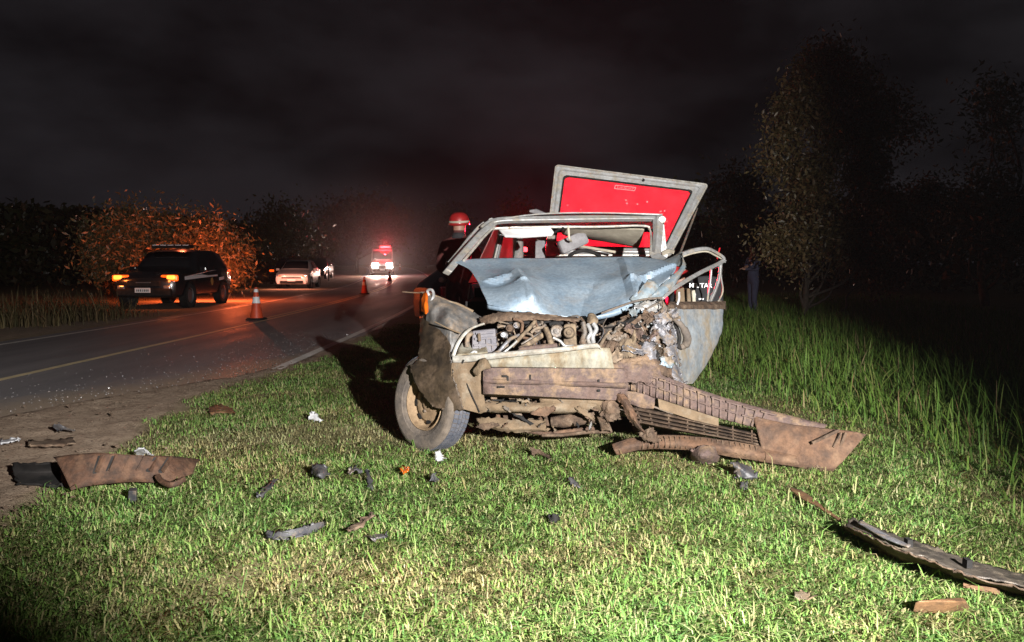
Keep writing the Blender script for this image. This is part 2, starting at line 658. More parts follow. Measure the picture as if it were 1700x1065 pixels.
xs = axis_pts([(-500, -60, 55), (-60, -16, 4), (-16, -6, 0.5), (-6, -1.8, 0.08), (-1.8, 4.5, 0.25), (4.5, 14, 0.6), (14, 60, 4), (60, 500, 55)])
ys = axis_pts([(-40, 0, 5), (0, 1.8, 0.3), (1.8, 10, 0.09), (10, 30, 0.5), (30, 130, 3), (130, 900, 60)])
GX, GY = np.meshgrid(xs, ys)
GZ = gz(GX, GY)
nn1 = vnoise(GX, GY, 1.7, 3.1)
nn2 = vnoise(GX, GY, 6.0, 9.2)
ge = grass_edge(GY) + 0.22 * nn1 + 0.08 * nn2
offs = road_c(GY) + 5.42
dirt_near = np.clip((ge + offs - GX) / 0.18 + 0.5, 0, 1)
near = (GY < 14) & (GX > -7)
relief = np.where(near, dirt_near * (0.016 * nn2 + 0.012 * vnoise(GX, GY, 15, 4.4)) + 0.02 * nn1 * (1 - dirt_near), 0)
ae = asphalt_edge(GY) + 0.15 * nn1 + 0.06 * nn2
on_asph = np.clip((ae + offs - GX) / 0.25, 0, 1)
bank = np.where(near, 0.010 * dirt_near * (1 - on_asph), 0)
GZ = GZ + np.where(near, relief * (1 - on_asph) + bank - 0.014 * on_asph, 0)
inroad = (GX < ae + offs + 0.05) & (GX > road_c(GY) - 2.9)
GZ = np.where(inroad & (GX < ae + offs - 0.12), np.minimum(GZ, gz(GX, GY) - 0.03), GZ)
left_dirt = np.clip((road_c(GY) - 2.3 - GX) / 0.6, 0, 1) * np.clip((GX - (road_c(GY) - 6.5)) / 1.5, 0, 1)
dirt = np.maximum(dirt_near * (GX > road_c(GY) - 2.3), left_dirt)
gb = MB().grid(np.stack([GX, GY, GZ], -1).tolist())


def ground_mat():
    m = bpy.data.materials.new('verge_soil')
    nt, nd, lk, bs = nodes_of(m)
    at = nd.new('ShaderNodeAttribute')
    at.attribute_name = 'dirt'
    tc = nd.new('ShaderNodeTexCoord')

    def noise(sc, det=8, ro=0.65):
        n = nd.new('ShaderNodeTexNoise')
        n.inputs['Scale'].default_value = sc
        n.inputs['Detail'].default_value = det
        n.inputs['Roughness'].default_value = ro
        lk.new(tc.outputs['Object'], n.inputs['Vector'])
        return n.outputs['Fac']

    def mix(f, a, b):
        x = nd.new('ShaderNodeMix')
        x.data_type = 'RGBA'
        lk.new(f, x.inputs[0])
        for s, v in ((6, a), (7, b)):
            if isinstance(v, tuple):
                x.inputs[s].default_value = (*v, 1)
            else:
                lk.new(v, x.inputs[s])
        return x.outputs[2]

    def rng(f, a, b):
        r = nd.new('ShaderNodeMapRange')
        r.inputs['From Min'].default_value = a
        r.inputs['From Max'].default_value = b
        lk.new(f, r.inputs['Value'])
        return r.outputs['Result']
    soil = mix(rng(noise(3.0), 0.35, 0.65), (0.155, 0.142, 0.064), (0.215, 0.185, 0.092))
    d1 = mix(rng(noise(9.0), 0.38, 0.62), (0.235, 0.168, 0.118), (0.360, 0.275, 0.200))
    d2 = mix(rng(noise(60.0, 4), 0.52, 0.66), d1, (0.120, 0.080, 0.055))
    lk.new(mix(at.outputs['Fac'], soil, d2), bs.inputs['Base Color'])
    bs.inputs['Roughness'].default_value = 0.95
    bs.inputs['Specular IOR Level'].default_value = 0.15
    b = nd.new('ShaderNodeBump')
    b.inputs['Strength'].default_value = 0.8
    b.inputs['Distance'].default_value = 0.02
    lk.new(noise(38.0, 10, 0.7), b.inputs['Height'])
    lk.new(b.outputs['Normal'], bs.inputs['Normal'])
    return m


ground = gb.build('ground', ground_mat(), smooth=180)
tag(ground, kind='structure')
at = ground.data.attributes.new('dirt', 'FLOAT', 'POINT')
at.data.foreach_set('value', dirt.ravel().astype(np.float32))

# road sheet
ry = axis_pts([(-40, 0, 4), (0, 14, 0.25), (14, 40, 0.8), (40, 140, 2), (140, 500, 20)])
rows, dust_v = [], []
for y in ry:
    c = float(road_c(y))
    e = float(asphalt_edge(y)) + c + 5.42 + 0.10 * mnoise.noise((0, y * 1.9, 3.3)) + 0.05 * mnoise.noise((4, y * 6, 1.3))
    l = c - 2.62 - 0.08 * mnoise.noise((8, y * 1.4, 5.0))
    row = []
    for k in range(29):
        x = lerp(l, e, k / 28)
        row.append((x, y, float(gz(0, y)) + 0.004))
        full = c + 2.75
        dust_v.append(max(0.0, min(1.0, 1 - (e - x) / 1.15)) if y < 10 else max(0.0, min(1.0, 1 - (e - x) / 0.5)) if y < 13 else 0.25 * max(0.0, min(1.0, 1 - (e - x) / 0.3)))
    rows.append(row)


def road_mat():
    m = bpy.data.materials.new('worn_asphalt')
    nt, nd, lk, bs = nodes_of(m)
    at = nd.new('ShaderNodeAttribute')
    at.attribute_name = 'dust'
    tc = nd.new('ShaderNodeTexCoord')

    def noise(sc, det=8, ro=0.65, vec=None):
        n = nd.new('ShaderNodeTexNoise')
        n.inputs['Scale'].default_value = sc
        n.inputs['Detail'].default_value = det
        n.inputs['Roughness'].default_value = ro
        lk.new(vec or tc.outputs['Object'], n.inputs['Vector'])
        return n.outputs['Fac']
    mp = nd.new('ShaderNodeMapping')
    mp.inputs['Scale'].default_value = (1.0, 0.12, 1)
    lk.new(tc.outputs['Object'], mp.inputs['Vector'])

    def mix(f, a, b):
        x = nd.new('ShaderNodeMix')
        x.data_type = 'RGBA'
        lk.new(f, x.inputs[0])
        for s, v in ((6, a), (7, b)):
            if isinstance(v, tuple):
                x.inputs[s].default_value = (*v, 1)
            else:
                lk.new(v, x.inputs[s])
        return x.outputs[2]

    def rng(f, a, b):
        r = nd.new('ShaderNodeMapRange')
        r.inputs['From Min'].default_value = a
        r.inputs['From Max'].default_value = b
        lk.new(f, r.inputs['Value'])
        return r.outputs['Result']
    base = mix(rng(noise(2.4, 6, 0.6, mp.outputs['Vector']), 0.35, 0.68), (0.140, 0.132, 0.138), (0.205, 0.192, 0.193))
    vo = nd.new('ShaderNodeTexVoronoi')
    vo.inputs['Scale'].default_value = 95
    lk.new(tc.outputs['Object'], vo.inputs['Vector'])
    st = nd.new('ShaderNodeMapRange')
    st.inputs['From Min'].default_value = 0.30
    st.inputs['From Max'].default_value = 0.12
    lk.new(vo.outputs['Distance'], st.inputs['Value'])
    base = mix(st.outputs['Result'], base, (0.27, 0.25, 0.24))
    # dust blown over the edge, broken up by noise
    ad = nd.new('ShaderNodeMath')
    ad.operation = 'ADD'
    lk.new(at.outputs['Fac'], ad.inputs[0])
    lk.new(noise(5.0), ad.inputs[1])
    dm = rng(ad.outputs[0], 0.66, 1.25)
    lk.new(mix(dm, base, (0.30, 0.230, 0.168)), bs.inputs['Base Color'])
    rr = nd.new('ShaderNodeMapRange')
    rr.inputs['From Min'].default_value = 0.3
    rr.inputs['From Max'].default_value = 0.7
    rr.inputs['To Min'].default_value = 0.50
    rr.inputs['To Max'].default_value = 0.78
    lk.new(noise(1.3, 6, 0.6, mp.outputs['Vector']), rr.inputs['Value'])
    lk.new(rr.outputs['Result'], bs.inputs['Roughness'])
    b = nd.new('ShaderNodeBump')
    b.inputs['Strength'].default_value = 0.55
    b.inputs['Distance'].default_value = 0.006
    lk.new(noise(120.0, 4, 0.7), b.inputs['Height'])
    lk.new(b.outputs['Normal'], bs.inputs['Normal'])
    return m


road = MB().grid(rows).build('road', road_mat(), smooth=180)
tag(road, kind='structure')
at = road.data.attributes.new('dust', 'FLOAT', 'POINT')
at.data.foreach_set('value', np.array(dust_v, np.float32))

M['line_white'] = mat('worn_white_road_paint', (0.74, 0.70, 0.65), (0.58, 0.54, 0.48), rough=0.6, scale=5, c3=(0.16, 0.14, 0.13), scale3=14, lo3=0.60, hi3=0.72)
M['line_yellow'] = mat('worn_yellow_road_paint', (0.72, 0.58, 0.34), (0.60, 0.48, 0.28), rough=0.6, scale=5, c3=(0.17, 0.14, 0.11), scale3=14, lo3=0.60, hi3=0.73)


def marking(name, off, w, y0, y1, m, parent):
    yy = [y for y in ry if y0 <= y <= y1]
    rows = []
    for y in yy:
        c = float(road_c(y)) + off
        j = 0.010 * mnoise.noise((off, y * 7, 2.0))
        z = float(gz(0, y)) + 0.008
        rows.append([(c - w / 2 + j, y, z), (c + w / 2 + j, y, z)])
    return MB().grid(rows).build(name, m, parent)


marking('edge_line', 2.70, 0.13, 8.6, 130, M['line_white'], road)
marking('edge_line', -2.30, 0.10, 4, 150, M['line_white'], road)
marking('centre_line', 0.07, 0.11, 2, 150, M['line_yellow'], road)
marking('centre_line', -0.12, 0.085, 16.5, 150, M['line_yellow'], road)


# ------------------------------------------------------------------ blades (grass)
def blades(name, x, y, h, w, lean, az, col, kind_label, z0=None, segs=2, curl=1.0, matname='grass'):
    n = len(x)
    z0 = gz(x, y) if z0 is None else z0
    ux, uy = np.cos(az), np.sin(az)           # lean direction
    px, py = -np.sin(az + RNG.uniform(-0.9, 0.9, n)), np.cos(az)
    nv = 2 * segs + 1
    V = np.zeros((n, nv, 3))
    for s in range(segs):
        t = s / segs
        bend = lean * (t ** 1.0) * 0.55 + lean * t * t * 0.45 * curl
        up = h * t * np.cos(lean * 0.9 * t * curl * 0.6)
        r = h * t * np.sin(np.clip(bend, 0, 1.5))
        up = np.sqrt(np.maximum((h * t) ** 2 - r ** 2, (0.12 * h * t) ** 2))
        ww = w * (1 - 0.35 * t) / 2
        for q, sg in ((0, -1), (1, 1)):
            V[:, 2 * s + q, 0] = x + ux * r + px * ww * sg
            V[:, 2 * s + q, 1] = y + uy * r + py * ww * sg
            V[:, 2 * s + q, 2] = z0 + up - (0.004 if s == 0 else 0)
    r = h * np.sin(np.clip(lean, 0, 1.5))
    up = np.sqrt(np.maximum(h ** 2 - r ** 2, (0.10 * h) ** 2)) - np.clip(lean - 1.0, 0, 1) * h * 0.1
    V[:, -1, 0] = x + ux * r
    V[:, -1, 1] = y + uy * r
    V[:, -1, 2] = z0 + np.maximum(up, 0.006)
    base = (np.arange(n) * nv)[:, None]
    quads = np.concatenate([base + np.array([[2 * s, 2 * s + 1, 2 * s + 3, 2 * s + 2]]) for s in range(segs - 1)], 1).reshape(-1, 4) if segs > 1 else np.zeros((0, 4), int)
    tris = base + np.array([[2 * segs - 2, 2 * segs - 1, 2 * segs]])
    return mesh_np(name, V.reshape(-1, 3), quads, tris, np.repeat(col, nv, axis=0), M[matname])


def mesh_np(name, V, quads, tris, cols, material, parent=None):
    me = bpy.data.meshes.new(name)
    nq, nt_ = len(quads), len(tris)
    me.vertices.add(len(V))
    me.vertices.foreach_set('co', V.astype(np.float32).ravel())
    me.loops.add(nq * 4 + nt_ * 3)
    me.loops.foreach_set('vertex_index', np.concatenate([np.ravel(quads), np.ravel(tris)]).astype(np.int32))
    me.polygons.add(nq + nt_)
    st = np.concatenate([np.arange(nq) * 4, nq * 4 + np.arange(nt_) * 3]).astype(np.int32)
    me.polygons.foreach_set('loop_start', st)
    if cols is not None:
        a = me.color_attributes.new('Col', 'FLOAT_COLOR', 'POINT')
        c4 = np.concatenate([cols, np.ones((len(cols), 1))], 1).astype(np.float32)
        a.data.foreach_set('color', c4.ravel())
    me.materials.append(material)
    me.update(calc_edges=True)
    me.validate()
    o = bpy.data.objects.new(name, me)
    COL.objects.link(o)
    if parent is not None:
        attach(o, parent)
    return o


def pick_col(n, palette, probs, jitter=0.18):
    idx = RNG.choice(len(palette), n, p=probs)
    c = np.array(palette)[idx]
    return np.clip(c * RNG.uniform(1 - jitter, 1 + jitter, (n, 1)) * RNG.uniform(0.93, 1.07, (n, 3)), 0.003, 0.9)


def frustum_pts(n, y0, y1, xa, xb, power=1.6):
    u = RNG.uniform(0, 1, n)
    e = 1 - power + 1
    # density ~ y^-power per area, width grows with y
    k = 2 - power
    y = (y0 ** k + u * (y1 ** k - y0 ** k)) ** (1 / k)
    hw = 0.68 * y + 0.7
    x = RNG.uniform(-1, 1, n) * hw
    m = (x > xa) & (x < xb)
    return x[m], y[m]


GREEN = [(0.105, 0.160, 0.036), (0.130, 0.185, 0.045), (0.085, 0.145, 0.040), (0.170, 0.205, 0.062), (0.240, 0.215, 0.095), (0.200, 0.165, 0.078)]

x, y = frustum_pts(720000, 1.9, 16.0, -3.4, 6.5, 1.55)
ne = vnoise(x, y, 1.7, 3.1)
nb = vnoise(x, y, 1.1, 21.0)
nc = vnoise(x, y, 5.0, 33.0)
edge = grass_edge(y) + 0.24 * ne + 0.14 * nc
keep = (x > edge) & (RNG.uniform(0, 1, len(x)) < np.clip((x - edge) / 0.35 + 0.12, 0, 1))
# a worn, muddy strip before the wheel and under the wreck
worn = np.exp(-(((x + 1.35) / 1.5) ** 2 + ((y - 5.6 - 0.15 * x) / 0.42) ** 2)) + 0.8 * np.exp(-(((x - 0.3) / 1.3) ** 2 + ((y - 5.6) / 0.6) ** 2))
under = (np.abs((x - CO.x) * CR.x + (y - CO.y) * CR.y) < 0.8) & ((x - CO.x) * CB.x + (y - CO.y) * CB.y > 0.75)
keep &= RNG.uniform(0, 1, len(x)) > 0.62 * worn
keep &= ~under
keep &= RNG.uniform(0, 1, len(x)) > np.clip(-nb * 1.1 - 0.15, 0, 0.6)
x, y, nb, nc, worn = x[keep], y[keep], nb[keep], nc[keep], worn[keep]
n = len(x)
pal = pick_col(n, GREEN, [0.27, 0.25, 0.17, 0.13, 0.12, 0.06])
dry = np.clip(0.17 + 0.55 * np.clip(-nb, 0, 1) + 0.45 * np.clip(nc, 0, 1) + 0.75 * worn, 0, 0.92)
isdry = RNG.uniform(0, 1, n) < dry
pal[isdry] = pick_col(int(isdry.sum()), [(0.245, 0.205, 0.098), (0.190, 0.152, 0.072), (0.315, 0.265, 0.145)], [0.5, 0.36, 0.14])
h = RNG.gamma(5.0, 0.0096, n) * (1 + 0.40 * nb + 0.35 * nc) * np.where(isdry, 0.95, 1.0) * np.where(RNG.uniform(0, 1, n) < 0.02, 2.0, 1.0)
patch = np.stack([1.50 - 0.18 * nb + 0.12 * nc, 1.70 + 0.05 * nb + 0.05 * nc, 1.70 + 0.05 * nb], 1)
pal = np.clip(pal * patch, 0.004, 0.6)
w = RNG.uniform(0.0034, 0.0064, n) * (1 + 0.035 * y)
lean = np.where(isdry, RNG.uniform(1.15, 1.52, n), 0.62 + RNG.beta(2.0, 1.4, n) * 0.90)
h = h * 0.78 * (0.9 + 0.4 * np.clip(lean - 0.6, 0, 1))
az = 9.0 * vnoise(x, y, 1.3, 44.0) + 5.0 * vnoise(x, y, 4.0, 47.0) + RNG.normal(0, 1.5, n)
lawn = blades('lawn_grass', x, y, h, w, lean, az, pal, '')
tag(lawn, 'short trampled green and straw coloured lawn grass of the verge', 'grass', kind='stuff')

# longer grass on the verge's far side
n0 = 95000
x = RNG.uniform(1.4, 13, n0)
y = RNG.uniform(2.6, 26, n0) ** 1.0
ne = vnoise(x, y, 0.9, 5.5)
lim = np.interp(y, [2, 3, 4, 5.2, 6.5, 8, 10, 26], [1.95, 2.1, 2.3, 2.30, 2.05, 1.75, 1.5, 1.2]) + 0.25 * ne
p = np.clip((x - lim) / 0.8, 0, 1) * np.clip(1.25 - (y - 6) / 34, 0.35, 1) * np.where(x > 0.72 * y + 1.8, 0.0, 1)
keep = RNG.uniform(0, 1, n0) < p
x, y, ne = x[keep], y[keep], ne[keep]
n = len(x)
pal = pick_col(n, [(0.105, 0.190, 0.034), (0.140, 0.230, 0.042), (0.075, 0.140, 0.030), (0.190, 0.240, 0.065), (0.26, 0.20, 0.10)], [0.34, 0.27, 0.2, 0.12, 0.07])
rise = np.clip((x - np.interp(y, [2, 5.2, 8, 26], [2.0, 2.3, 1.75, 1.2])) / 1.2, 0.12, 1)
h = RNG.uniform(0.10, 0.42, n) * (0.35 + 0.65 * rise) * (1 + 0.25 * ne)
w = RNG.uniform(0.005, 0.011, n) * (1 + 0.02 * y)
lean = RNG.beta(2, 3, n) * 1.3
az = RNG.normal(2.6, 1.6, n)
tall = blades('tall_grass', x, y, h, w, lean, az, pal, '', segs=4, curl=1.3)
tag(tall, 'long green grass growing along the dark side of the verge', 'grass', kind='stuff')

# a fringe of weeds behind the far shoulder
n0 = 6500
y = RNG.uniform(9, 60, n0)
off = RNG.gamma(2.2, 1.1, n0)
x = road_c(y) - 5.2 - off - np.where((y > 18.5) & (y < 26.5), 2.2, 0) - np.where((y > 34), 1.9, 0)
ne = vnoise(x, y, 0.5, 15.5)
keep = (ne + 0.5 * vnoise(x, y, 2.2, 8.8) > 0.08) & (np.abs(x) < 0.75 * y + 3)
x, y, ne = x[keep], y[keep], ne[keep]
n = len(x)
pal = pick_col(n, [(0.035, 0.028, 0.012), (0.05, 0.036, 0.018), (0.022, 0.025, 0.009), (0.075, 0.055, 0.027)], [0.3, 0.3, 0.2, 0.2])
h = RNG.gamma(3.0, 0.085, n) * (0.6 + 0.9 * np.clip(ne + 0.2, 0, 1))
weeds = blades('roadside_weeds', x, y, h, RNG.uniform(0.008, 0.02, n), RNG.beta(2, 2, n) * 1.5, RNG.uniform(0, 6.28, n), pal, '', segs=3, curl=1.2)
tag(weeds, 'dry tangled weeds along the far shoulder of the road', 'weeds', kind='stuff')


# ================================================================== the wreck
wreck = thing('wrecked_car', (CO.x, CO.y + 1.7, 0),
              'crushed blue grey hatchback standing on the grass with its rear hatch raised', 'car')


def pgrid(rows):
    return [[P(*q) for q in r] for r in rows]


def sheet(name, ctrl, mname, nu=5, nv=5, amp=0.0, size=0.2, seed=1, dn=None, th=0.004, smooth=35, parent=wreck, smooth_surf=True, folds_n=9, edge=0.0, rd=None, octave=False):
    g = surf(ctrl, nu, nv, smooth_surf)
    shp = g.shape
    p = g.reshape(-1, 3)
    q = p.copy()
    if amp:
        q += folds(p, seed, amp, size, folds_n)
        if octave:
            q += folds(p, seed + 50, amp * 0.5, size * 0.38, folds_n)
    if rd:
        q += ridges(p, rd)
    if dn:
        q += dents(p, dn)
    if edge:
        # ragged outline
        gg = q.reshape(shp)
        r2 = np.random.default_rng(seed + 5)
        for sl in ((0, slice(None)), (-1, slice(None)), (slice(None), 0), (slice(None), -1)):
            gg[sl] += r2.normal(0, edge, gg[sl].shape)
        q = gg.reshape(-1, 3)
    return MB().grid(q.reshape(shp).tolist()).build(name, M[mname], parent, smooth=smooth, solid=th)


def part(mb, name, mname, parent=wreck, smooth=None, bevel=None, solid=None):
    return mb.build(name, M[mname], parent, smooth=smooth, bevel=bevel, solid=solid)


# ---- bonnet, buckled up
hood_rows = [
    [(750, 433, 6.12), (784, 429.5, 6.20), (835, 428, 6.26), (905, 428, 6.26), (975, 427, 6.24), (1030, 426.5, 6.20), (1075, 429, 6.10), (1110, 433, 6.00)],
    [(778, 446, 5.96), (800, 446, 6.00), (845, 445, 6.02), (905, 444, 6.02), (980, 444, 6.00), (1038, 443, 5.96), (1085, 442, 5.82), (1122, 440, 5.74)],
    [(791, 463, 5.70), (812, 463, 5.72), (862, 457, 5.66), (910, 464, 5.72), (985, 466, 5.72), (1044, 462, 5.60), (1082, 460, 5.58), (1118, 452, 5.56)],
    [(799, 481, 5.46), (822, 482, 5.42), (872, 474, 5.38), (915, 490, 5.46), (985, 494, 5.48), (1050, 484, 5.36), (1078, 476, 5.42), (1104, 466, 5.44)],
    [(806, 497, 5.30), (830, 500, 5.25), (878, 494, 5.20), (915, 510, 5.28), (980, 515, 5.30), (1048, 497, 5.28), (1070, 489, 5.34), (1090, 480, 5.38)],
    [(809, 506, 5.24), (838, 511, 5.18), (880, 517, 5.18), (920, 522, 5.18), (970, 526, 5.20), (1018, 519, 5.22), (1050, 505, 5.26), (1066, 494, 5.32)],
]
hood = sheet('bonnet', pgrid(hood_rows), 'paint', 10, 10, amp=0.022, size=0.42, seed=4, th=0.006, smooth=13, folds_n=6,
             rd=[(P(859, 451, 5.75), P(868, 470, 5.5), (0, -.03, .028), .055), (P(868, 470, 5.5), P(884, 497, 5.22), (0, -.03, .028), .05),
                 (P(1034, 430, 6.1), P(1048, 468, 5.55), (0, -.03, .028), .055), (P(1048, 468, 5.55), P(1056, 494, 5.28), (0, -.03, .03), .05),
                 (P(1050, 470, 5.55), P(1116, 440, 5.72), (0, -.02, .03), .045), (P(812, 466, 5.68), P(862, 453, 5.74), (0, -.01, .02), .055),
                 (P(985, 470, 5.65), P(960, 522, 5.2), (0, .006, -.012), .05), (P(1075, 462, 5.58), P(1068, 492, 5.3), (0, .02, -.03), .05)],
             dn=[(P(835, 470, 5.6), 0.16, (0, 0.02, -0.035)), (P(1010, 470, 5.6), 0.2, (0, 0, 0.012)), (P(900, 445, 6.0), 0.3, (0, 0, 0.008))])
# folded front lip of the bonnet
lip = [P(*hood_rows[5][k][:2], hood_rows[5][k][2]) for k in range(7)]
sheet('bonnet_lip', [lip, [p + Vector((0, 0.012, -0.022)) for p in lip], [p + Vector((0, 0.07, -0.030)) for p in lip]], 'paint', 5, 3, th=0.005, parent=hood)
# torn corner of the bonnet folded over towards the door
sheet('torn_flap', pgrid([
    [(1066, 493, 5.32), (1090, 478, 5.36), (1112, 460, 5.46), (1131, 441, 5.60), (1133, 418, 5.78)],
    [(1074, 495, 5.30), (1098, 482, 5.34), (1120, 464, 5.44), (1136, 443, 5.58), (1134, 428, 5.74)],
    [(1090, 496, 5.34), (1104, 488, 5.36), (1122, 470, 5.46), (1137, 446, 5.60), (1139, 440, 5.70)]]),
    'paint_pale', 5, 5, amp=0.016, size=0.10, seed=8, edge=0.004)
sheet('torn_flap', pgrid([
    [(1085, 436, 6.05), (1110, 428, 5.95), (1131, 417, 5.85)],
    [(1095, 441, 5.90), (1118, 436, 5.80), (1134, 428, 5.72)],
    [(1105, 440, 5.80), (1124, 441, 5.70), (1137, 441, 5.62)]]), 'paint_pale', 5, 5, amp=0.010, size=0.09, seed=18, edge=0.003)
sheet('torn_flap', pgrid([
    [(1046, 497, 5.26), (1062, 480, 5.30), (1076, 462, 5.38)],
    [(1052, 503, 5.22), (1070, 486, 5.27), (1086, 467, 5.34)],
    [(1056, 508, 5.24), (1080, 492, 5.28), (1096, 474, 5.36)]]), 'paint_pale', 5, 5, amp=0.013, size=0.07, seed=28, edge=0.004)


# ---- cabin: roof, pillars, lower body
def Cg(rows):
    return [[C(*q) for q in r] for r in rows]


RZ = 1.60
roof = sheet('roof', Cg([
    [(-0.665, 1.82, 1.585), (-0.35, 1.80, 1.622), (0.0, 1.79, 1.635), (0.4, 1.80, 1.628), (0.735, 1.83, 1.615)],
    [(-0.70, 2.1, 1.59), (-0.35, 2.1, 1.635), (0.0, 2.1, 1.645), (0.4, 2.1, 1.638), (0.745, 2.1, 1.60)],
    [(-0.70, 2.7, 1.58), (-0.35, 2.7, 1.63), (0.0, 2.7, 1.64), (0.4, 2.7, 1.63), (0.735, 2.7, 1.59)],
    [(-0.68, 3.25, 1.555), (-0.35, 3.25, 1.60), (0.0, 3.25, 1.61), (0.4, 3.25, 1.60), (0.715, 3.25, 1.565)]]), 'frame', 6, 5, amp=0.008, size=0.4, seed=3, th=0.012)
# windscreen frame: header + pillars with an inner lip
hl, hr = P(821, 368, 6.70), P(1092, 364, 6.58)
mb = MB()
hpts = catmull([P(800, 380, 6.66), P(826, 366.5, 6.70), P(900, 364, 6.72), (P(990, 362.5, 6.68)), P(1070, 361.5, 6.60), P(1094, 363, 6.56)], 6)
mb.tube(hpts, 0.044, 4, flat=0.75)
part(mb, 'windscreen_header', 'frame', smooth=30, bevel=0.008)
mb = MB()
mb.tube(catmull([P(812, 384, 6.60), P(824, 379, 6.66), P(900, 376.5, 6.68), P(990, 376, 6.64), P(1066, 374.5, 6.56), P(1079, 381, 6.54), P(1081, 400, 6.40), P(1080, 428, 6.20)], 6), 0.011, 6)
part(mb, 'windscreen_seal', 'strip', smooth=60)
mb = MB()
mb.tube(catmull([P(822, 369, 6.70), P(800, 386, 6.55), P(778, 410, 6.36), P(757, 434, 6.15), P(742, 452, 6.0)], 5), 0.046, 4, flat=0.7)
part(mb, 'front_pillar', 'frame', smooth=30, bevel=0.008)
mb = MB()
mb.tube(catmull([P(820, 377, 6.62), P(806, 390, 6.50), P(786, 413, 6.32), P(770, 432, 6.12)], 5), 0.012, 6)
part(mb, 'windscreen_seal', 'strip', smooth=60)
mb = MB()
mb.tube(catmull([P(803, 370, 6.80), P(790, 381, 6.72), P(766, 412, 6.50), P(746, 436, 6.30)], 5), 0.016, 6)
part(mb, 'rain_gutter', 'frame', smooth=60)
mb = MB()
mb.tube(catmull([P(1092, 361, 6.56), P(1092, 385, 6.44), P(1090, 408, 6.32), P(1087, 432, 6.2), P(1086, 470, 6.1)], 5), [0.046] * 5 + [0.043] * 5 + [0.040] * 5 + [0.038] * 6, 4, flat=0.75)
part(mb, 'front_pillar', 'frame', smooth=30, bevel=0.008)
# crumpled foot of that pillar
sheet('crushed_scuttle', pgrid([
    [(1078, 415, 6.2), (1092, 420, 6.15), (1104, 428, 6.1)],
    [(1080, 424, 6.15), (1095, 428, 6.1), (1110, 432, 6.0)],
    [(1084, 432, 6.1), (1100, 436, 6.0), (1112, 438, 5.95)]]), 'frame', 5, 5, amp=0.02, size=0.08, seed=9)
# roof side rails, rear pillars, B pillars
for sa, lab in ((-0.70, 'l'), (0.735, 'r')):
    mb = MB()
    mb.tube([C(sa, 1.85, 1.575), C(sa * 1.005, 2.5, 1.585), C(sa, 3.25, 1.55)], 0.03, 8)
    part(mb, 'roof_rail', 'frame', smooth=60)
    mb = MB()
    mb.tube([C(sa, 3.22, 1.55), C(sa * 1.04, 3.45, 1.15), C(sa * 1.08, 3.55, 0.95)], [0.05, 0.07, 0.08], 8)
    part(mb, 'rear_pillar', 'frame', smooth=60)
# left B pillar: three dull strips as seen through the windscreen
for k, dx in enumerate((0, 0.055, 0.11)):
    mb = MB()
    mb.bar(C(-0.70, 2.34 + dx, 1.56), C(-0.80, 2.20 + dx, 1.02), 0.03 if k != 1 else 0.04, 0.04, up=tuple(CB))
    part(mb, 'centre_pillar', ('frame', 'greyfoam', 'frame')[k], smooth=50)
mb = MB()
mb.bar(C(0.735, 2.4, 1.56), C(0.80, 2.34, 1.0), 0.05, 0.08, up=tuple(CB))
part(mb, 'centre_pillar', 'frame')
# lower side panels
for sgn in (-1, 1):
    a0 = 0.80 * sgn
    prof = [(a0 * 1.0, 1.05), (a0 * 1.03, 0.85), (a0 * 1.02, 0.55), (a0 * 0.97, 0.24)]
    if sgn < 0:
        bs_ = [1.45, 1.9, 2.3, 2.55]
    else:
        bs_ = [2.35, 2.45, 2.5, 2.6]
    o = sheet('side_panel', [[C(a, b, z) for b in bs_] for a, z in prof], 'paint', 3, 3, amp=0.006, size=0.3, seed=12 + sgn, th=0.01)
    # rear wing with wheel arch
    mb = MB()
    arch = []
    for k in range(11):
        t = math.pi * k / 10
        arch.append(C(a0 * 1.02, 2.98 - 0.33 * math.cos(t), 0.29 + 0.33 * math.sin(t)))
    top = [C(a0, 2.57 + 0.98 * k / 10, 1.05 - 0.08 * (k / 10)) for k in range(11)]
    mb.grid([top, [lerp(Vector(p), Vector(q), 0.5) + CR * 0.02 * sgn for p, q in zip(top, arch)], arch])
    part(mb, 'rear_wing', 'paint', smooth=60, solid=0.01)
    # rear wheel
    wc = C(a0 * 0.90, 2.98, 0.29)
    wh = sub_empty('wheel', wc, wreck)
    ax = CR * sgn
    mb = MB().lathe([(0.18, -0.08), (0.26, -0.085), (0.287, -0.06), (0.288, 0.06), (0.26, 0.085), (0.18, 0.08)], wc, ax, 32)
    part(mb, 'tyre', 'rubber', wh, smooth=40)
    mb = MB().lathe([(0.18, 0.07), (0.16, 0.04), (0.06, 0.05), (0.01, 0.05)], wc, ax, 24)
    part(mb, 'rim', 'rim', wh, smooth=40)
# rear valance, floor, bulkhead, dashboard
mb = MB()
mb.grid([[C(a, 3.56 + 0.02 * (1 - abs(a)), z) for a in (-0.84, -0.4, 0, 0.4, 0.84)] for z in (0.86, 0.55, 0.3)])
part(mb, 'rear_panel', 'paint', smooth=60, solid=0.02)
mb = MB().hexa([C(-0.76, 1.3, 0.24), C(0.76, 1.3, 0.24), C(0.76, 3.5, 0.26), C(-0.76, 3.5, 0.26)], [C(-0.76, 1.3, 0.28), C(0.76, 1.3, 0.28), C(0.76, 3.5, 0.32), C(-0.76, 3.5, 0.32)])
part(mb, 'floor_pan', 'black')
mb = MB().hexa([C(-0.72, 1.22, 0.25), C(0.72, 1.22, 0.25), C(0.72, 1.30, 0.25), C(-0.72, 1.30, 0.25)], [C(-0.72, 1.26, 1.02), C(0.72, 1.26, 1.02), C(0.72, 1.34, 1.02), C(-0.72, 1.34, 1.02)])
part(mb, 'bulkhead', 'black')
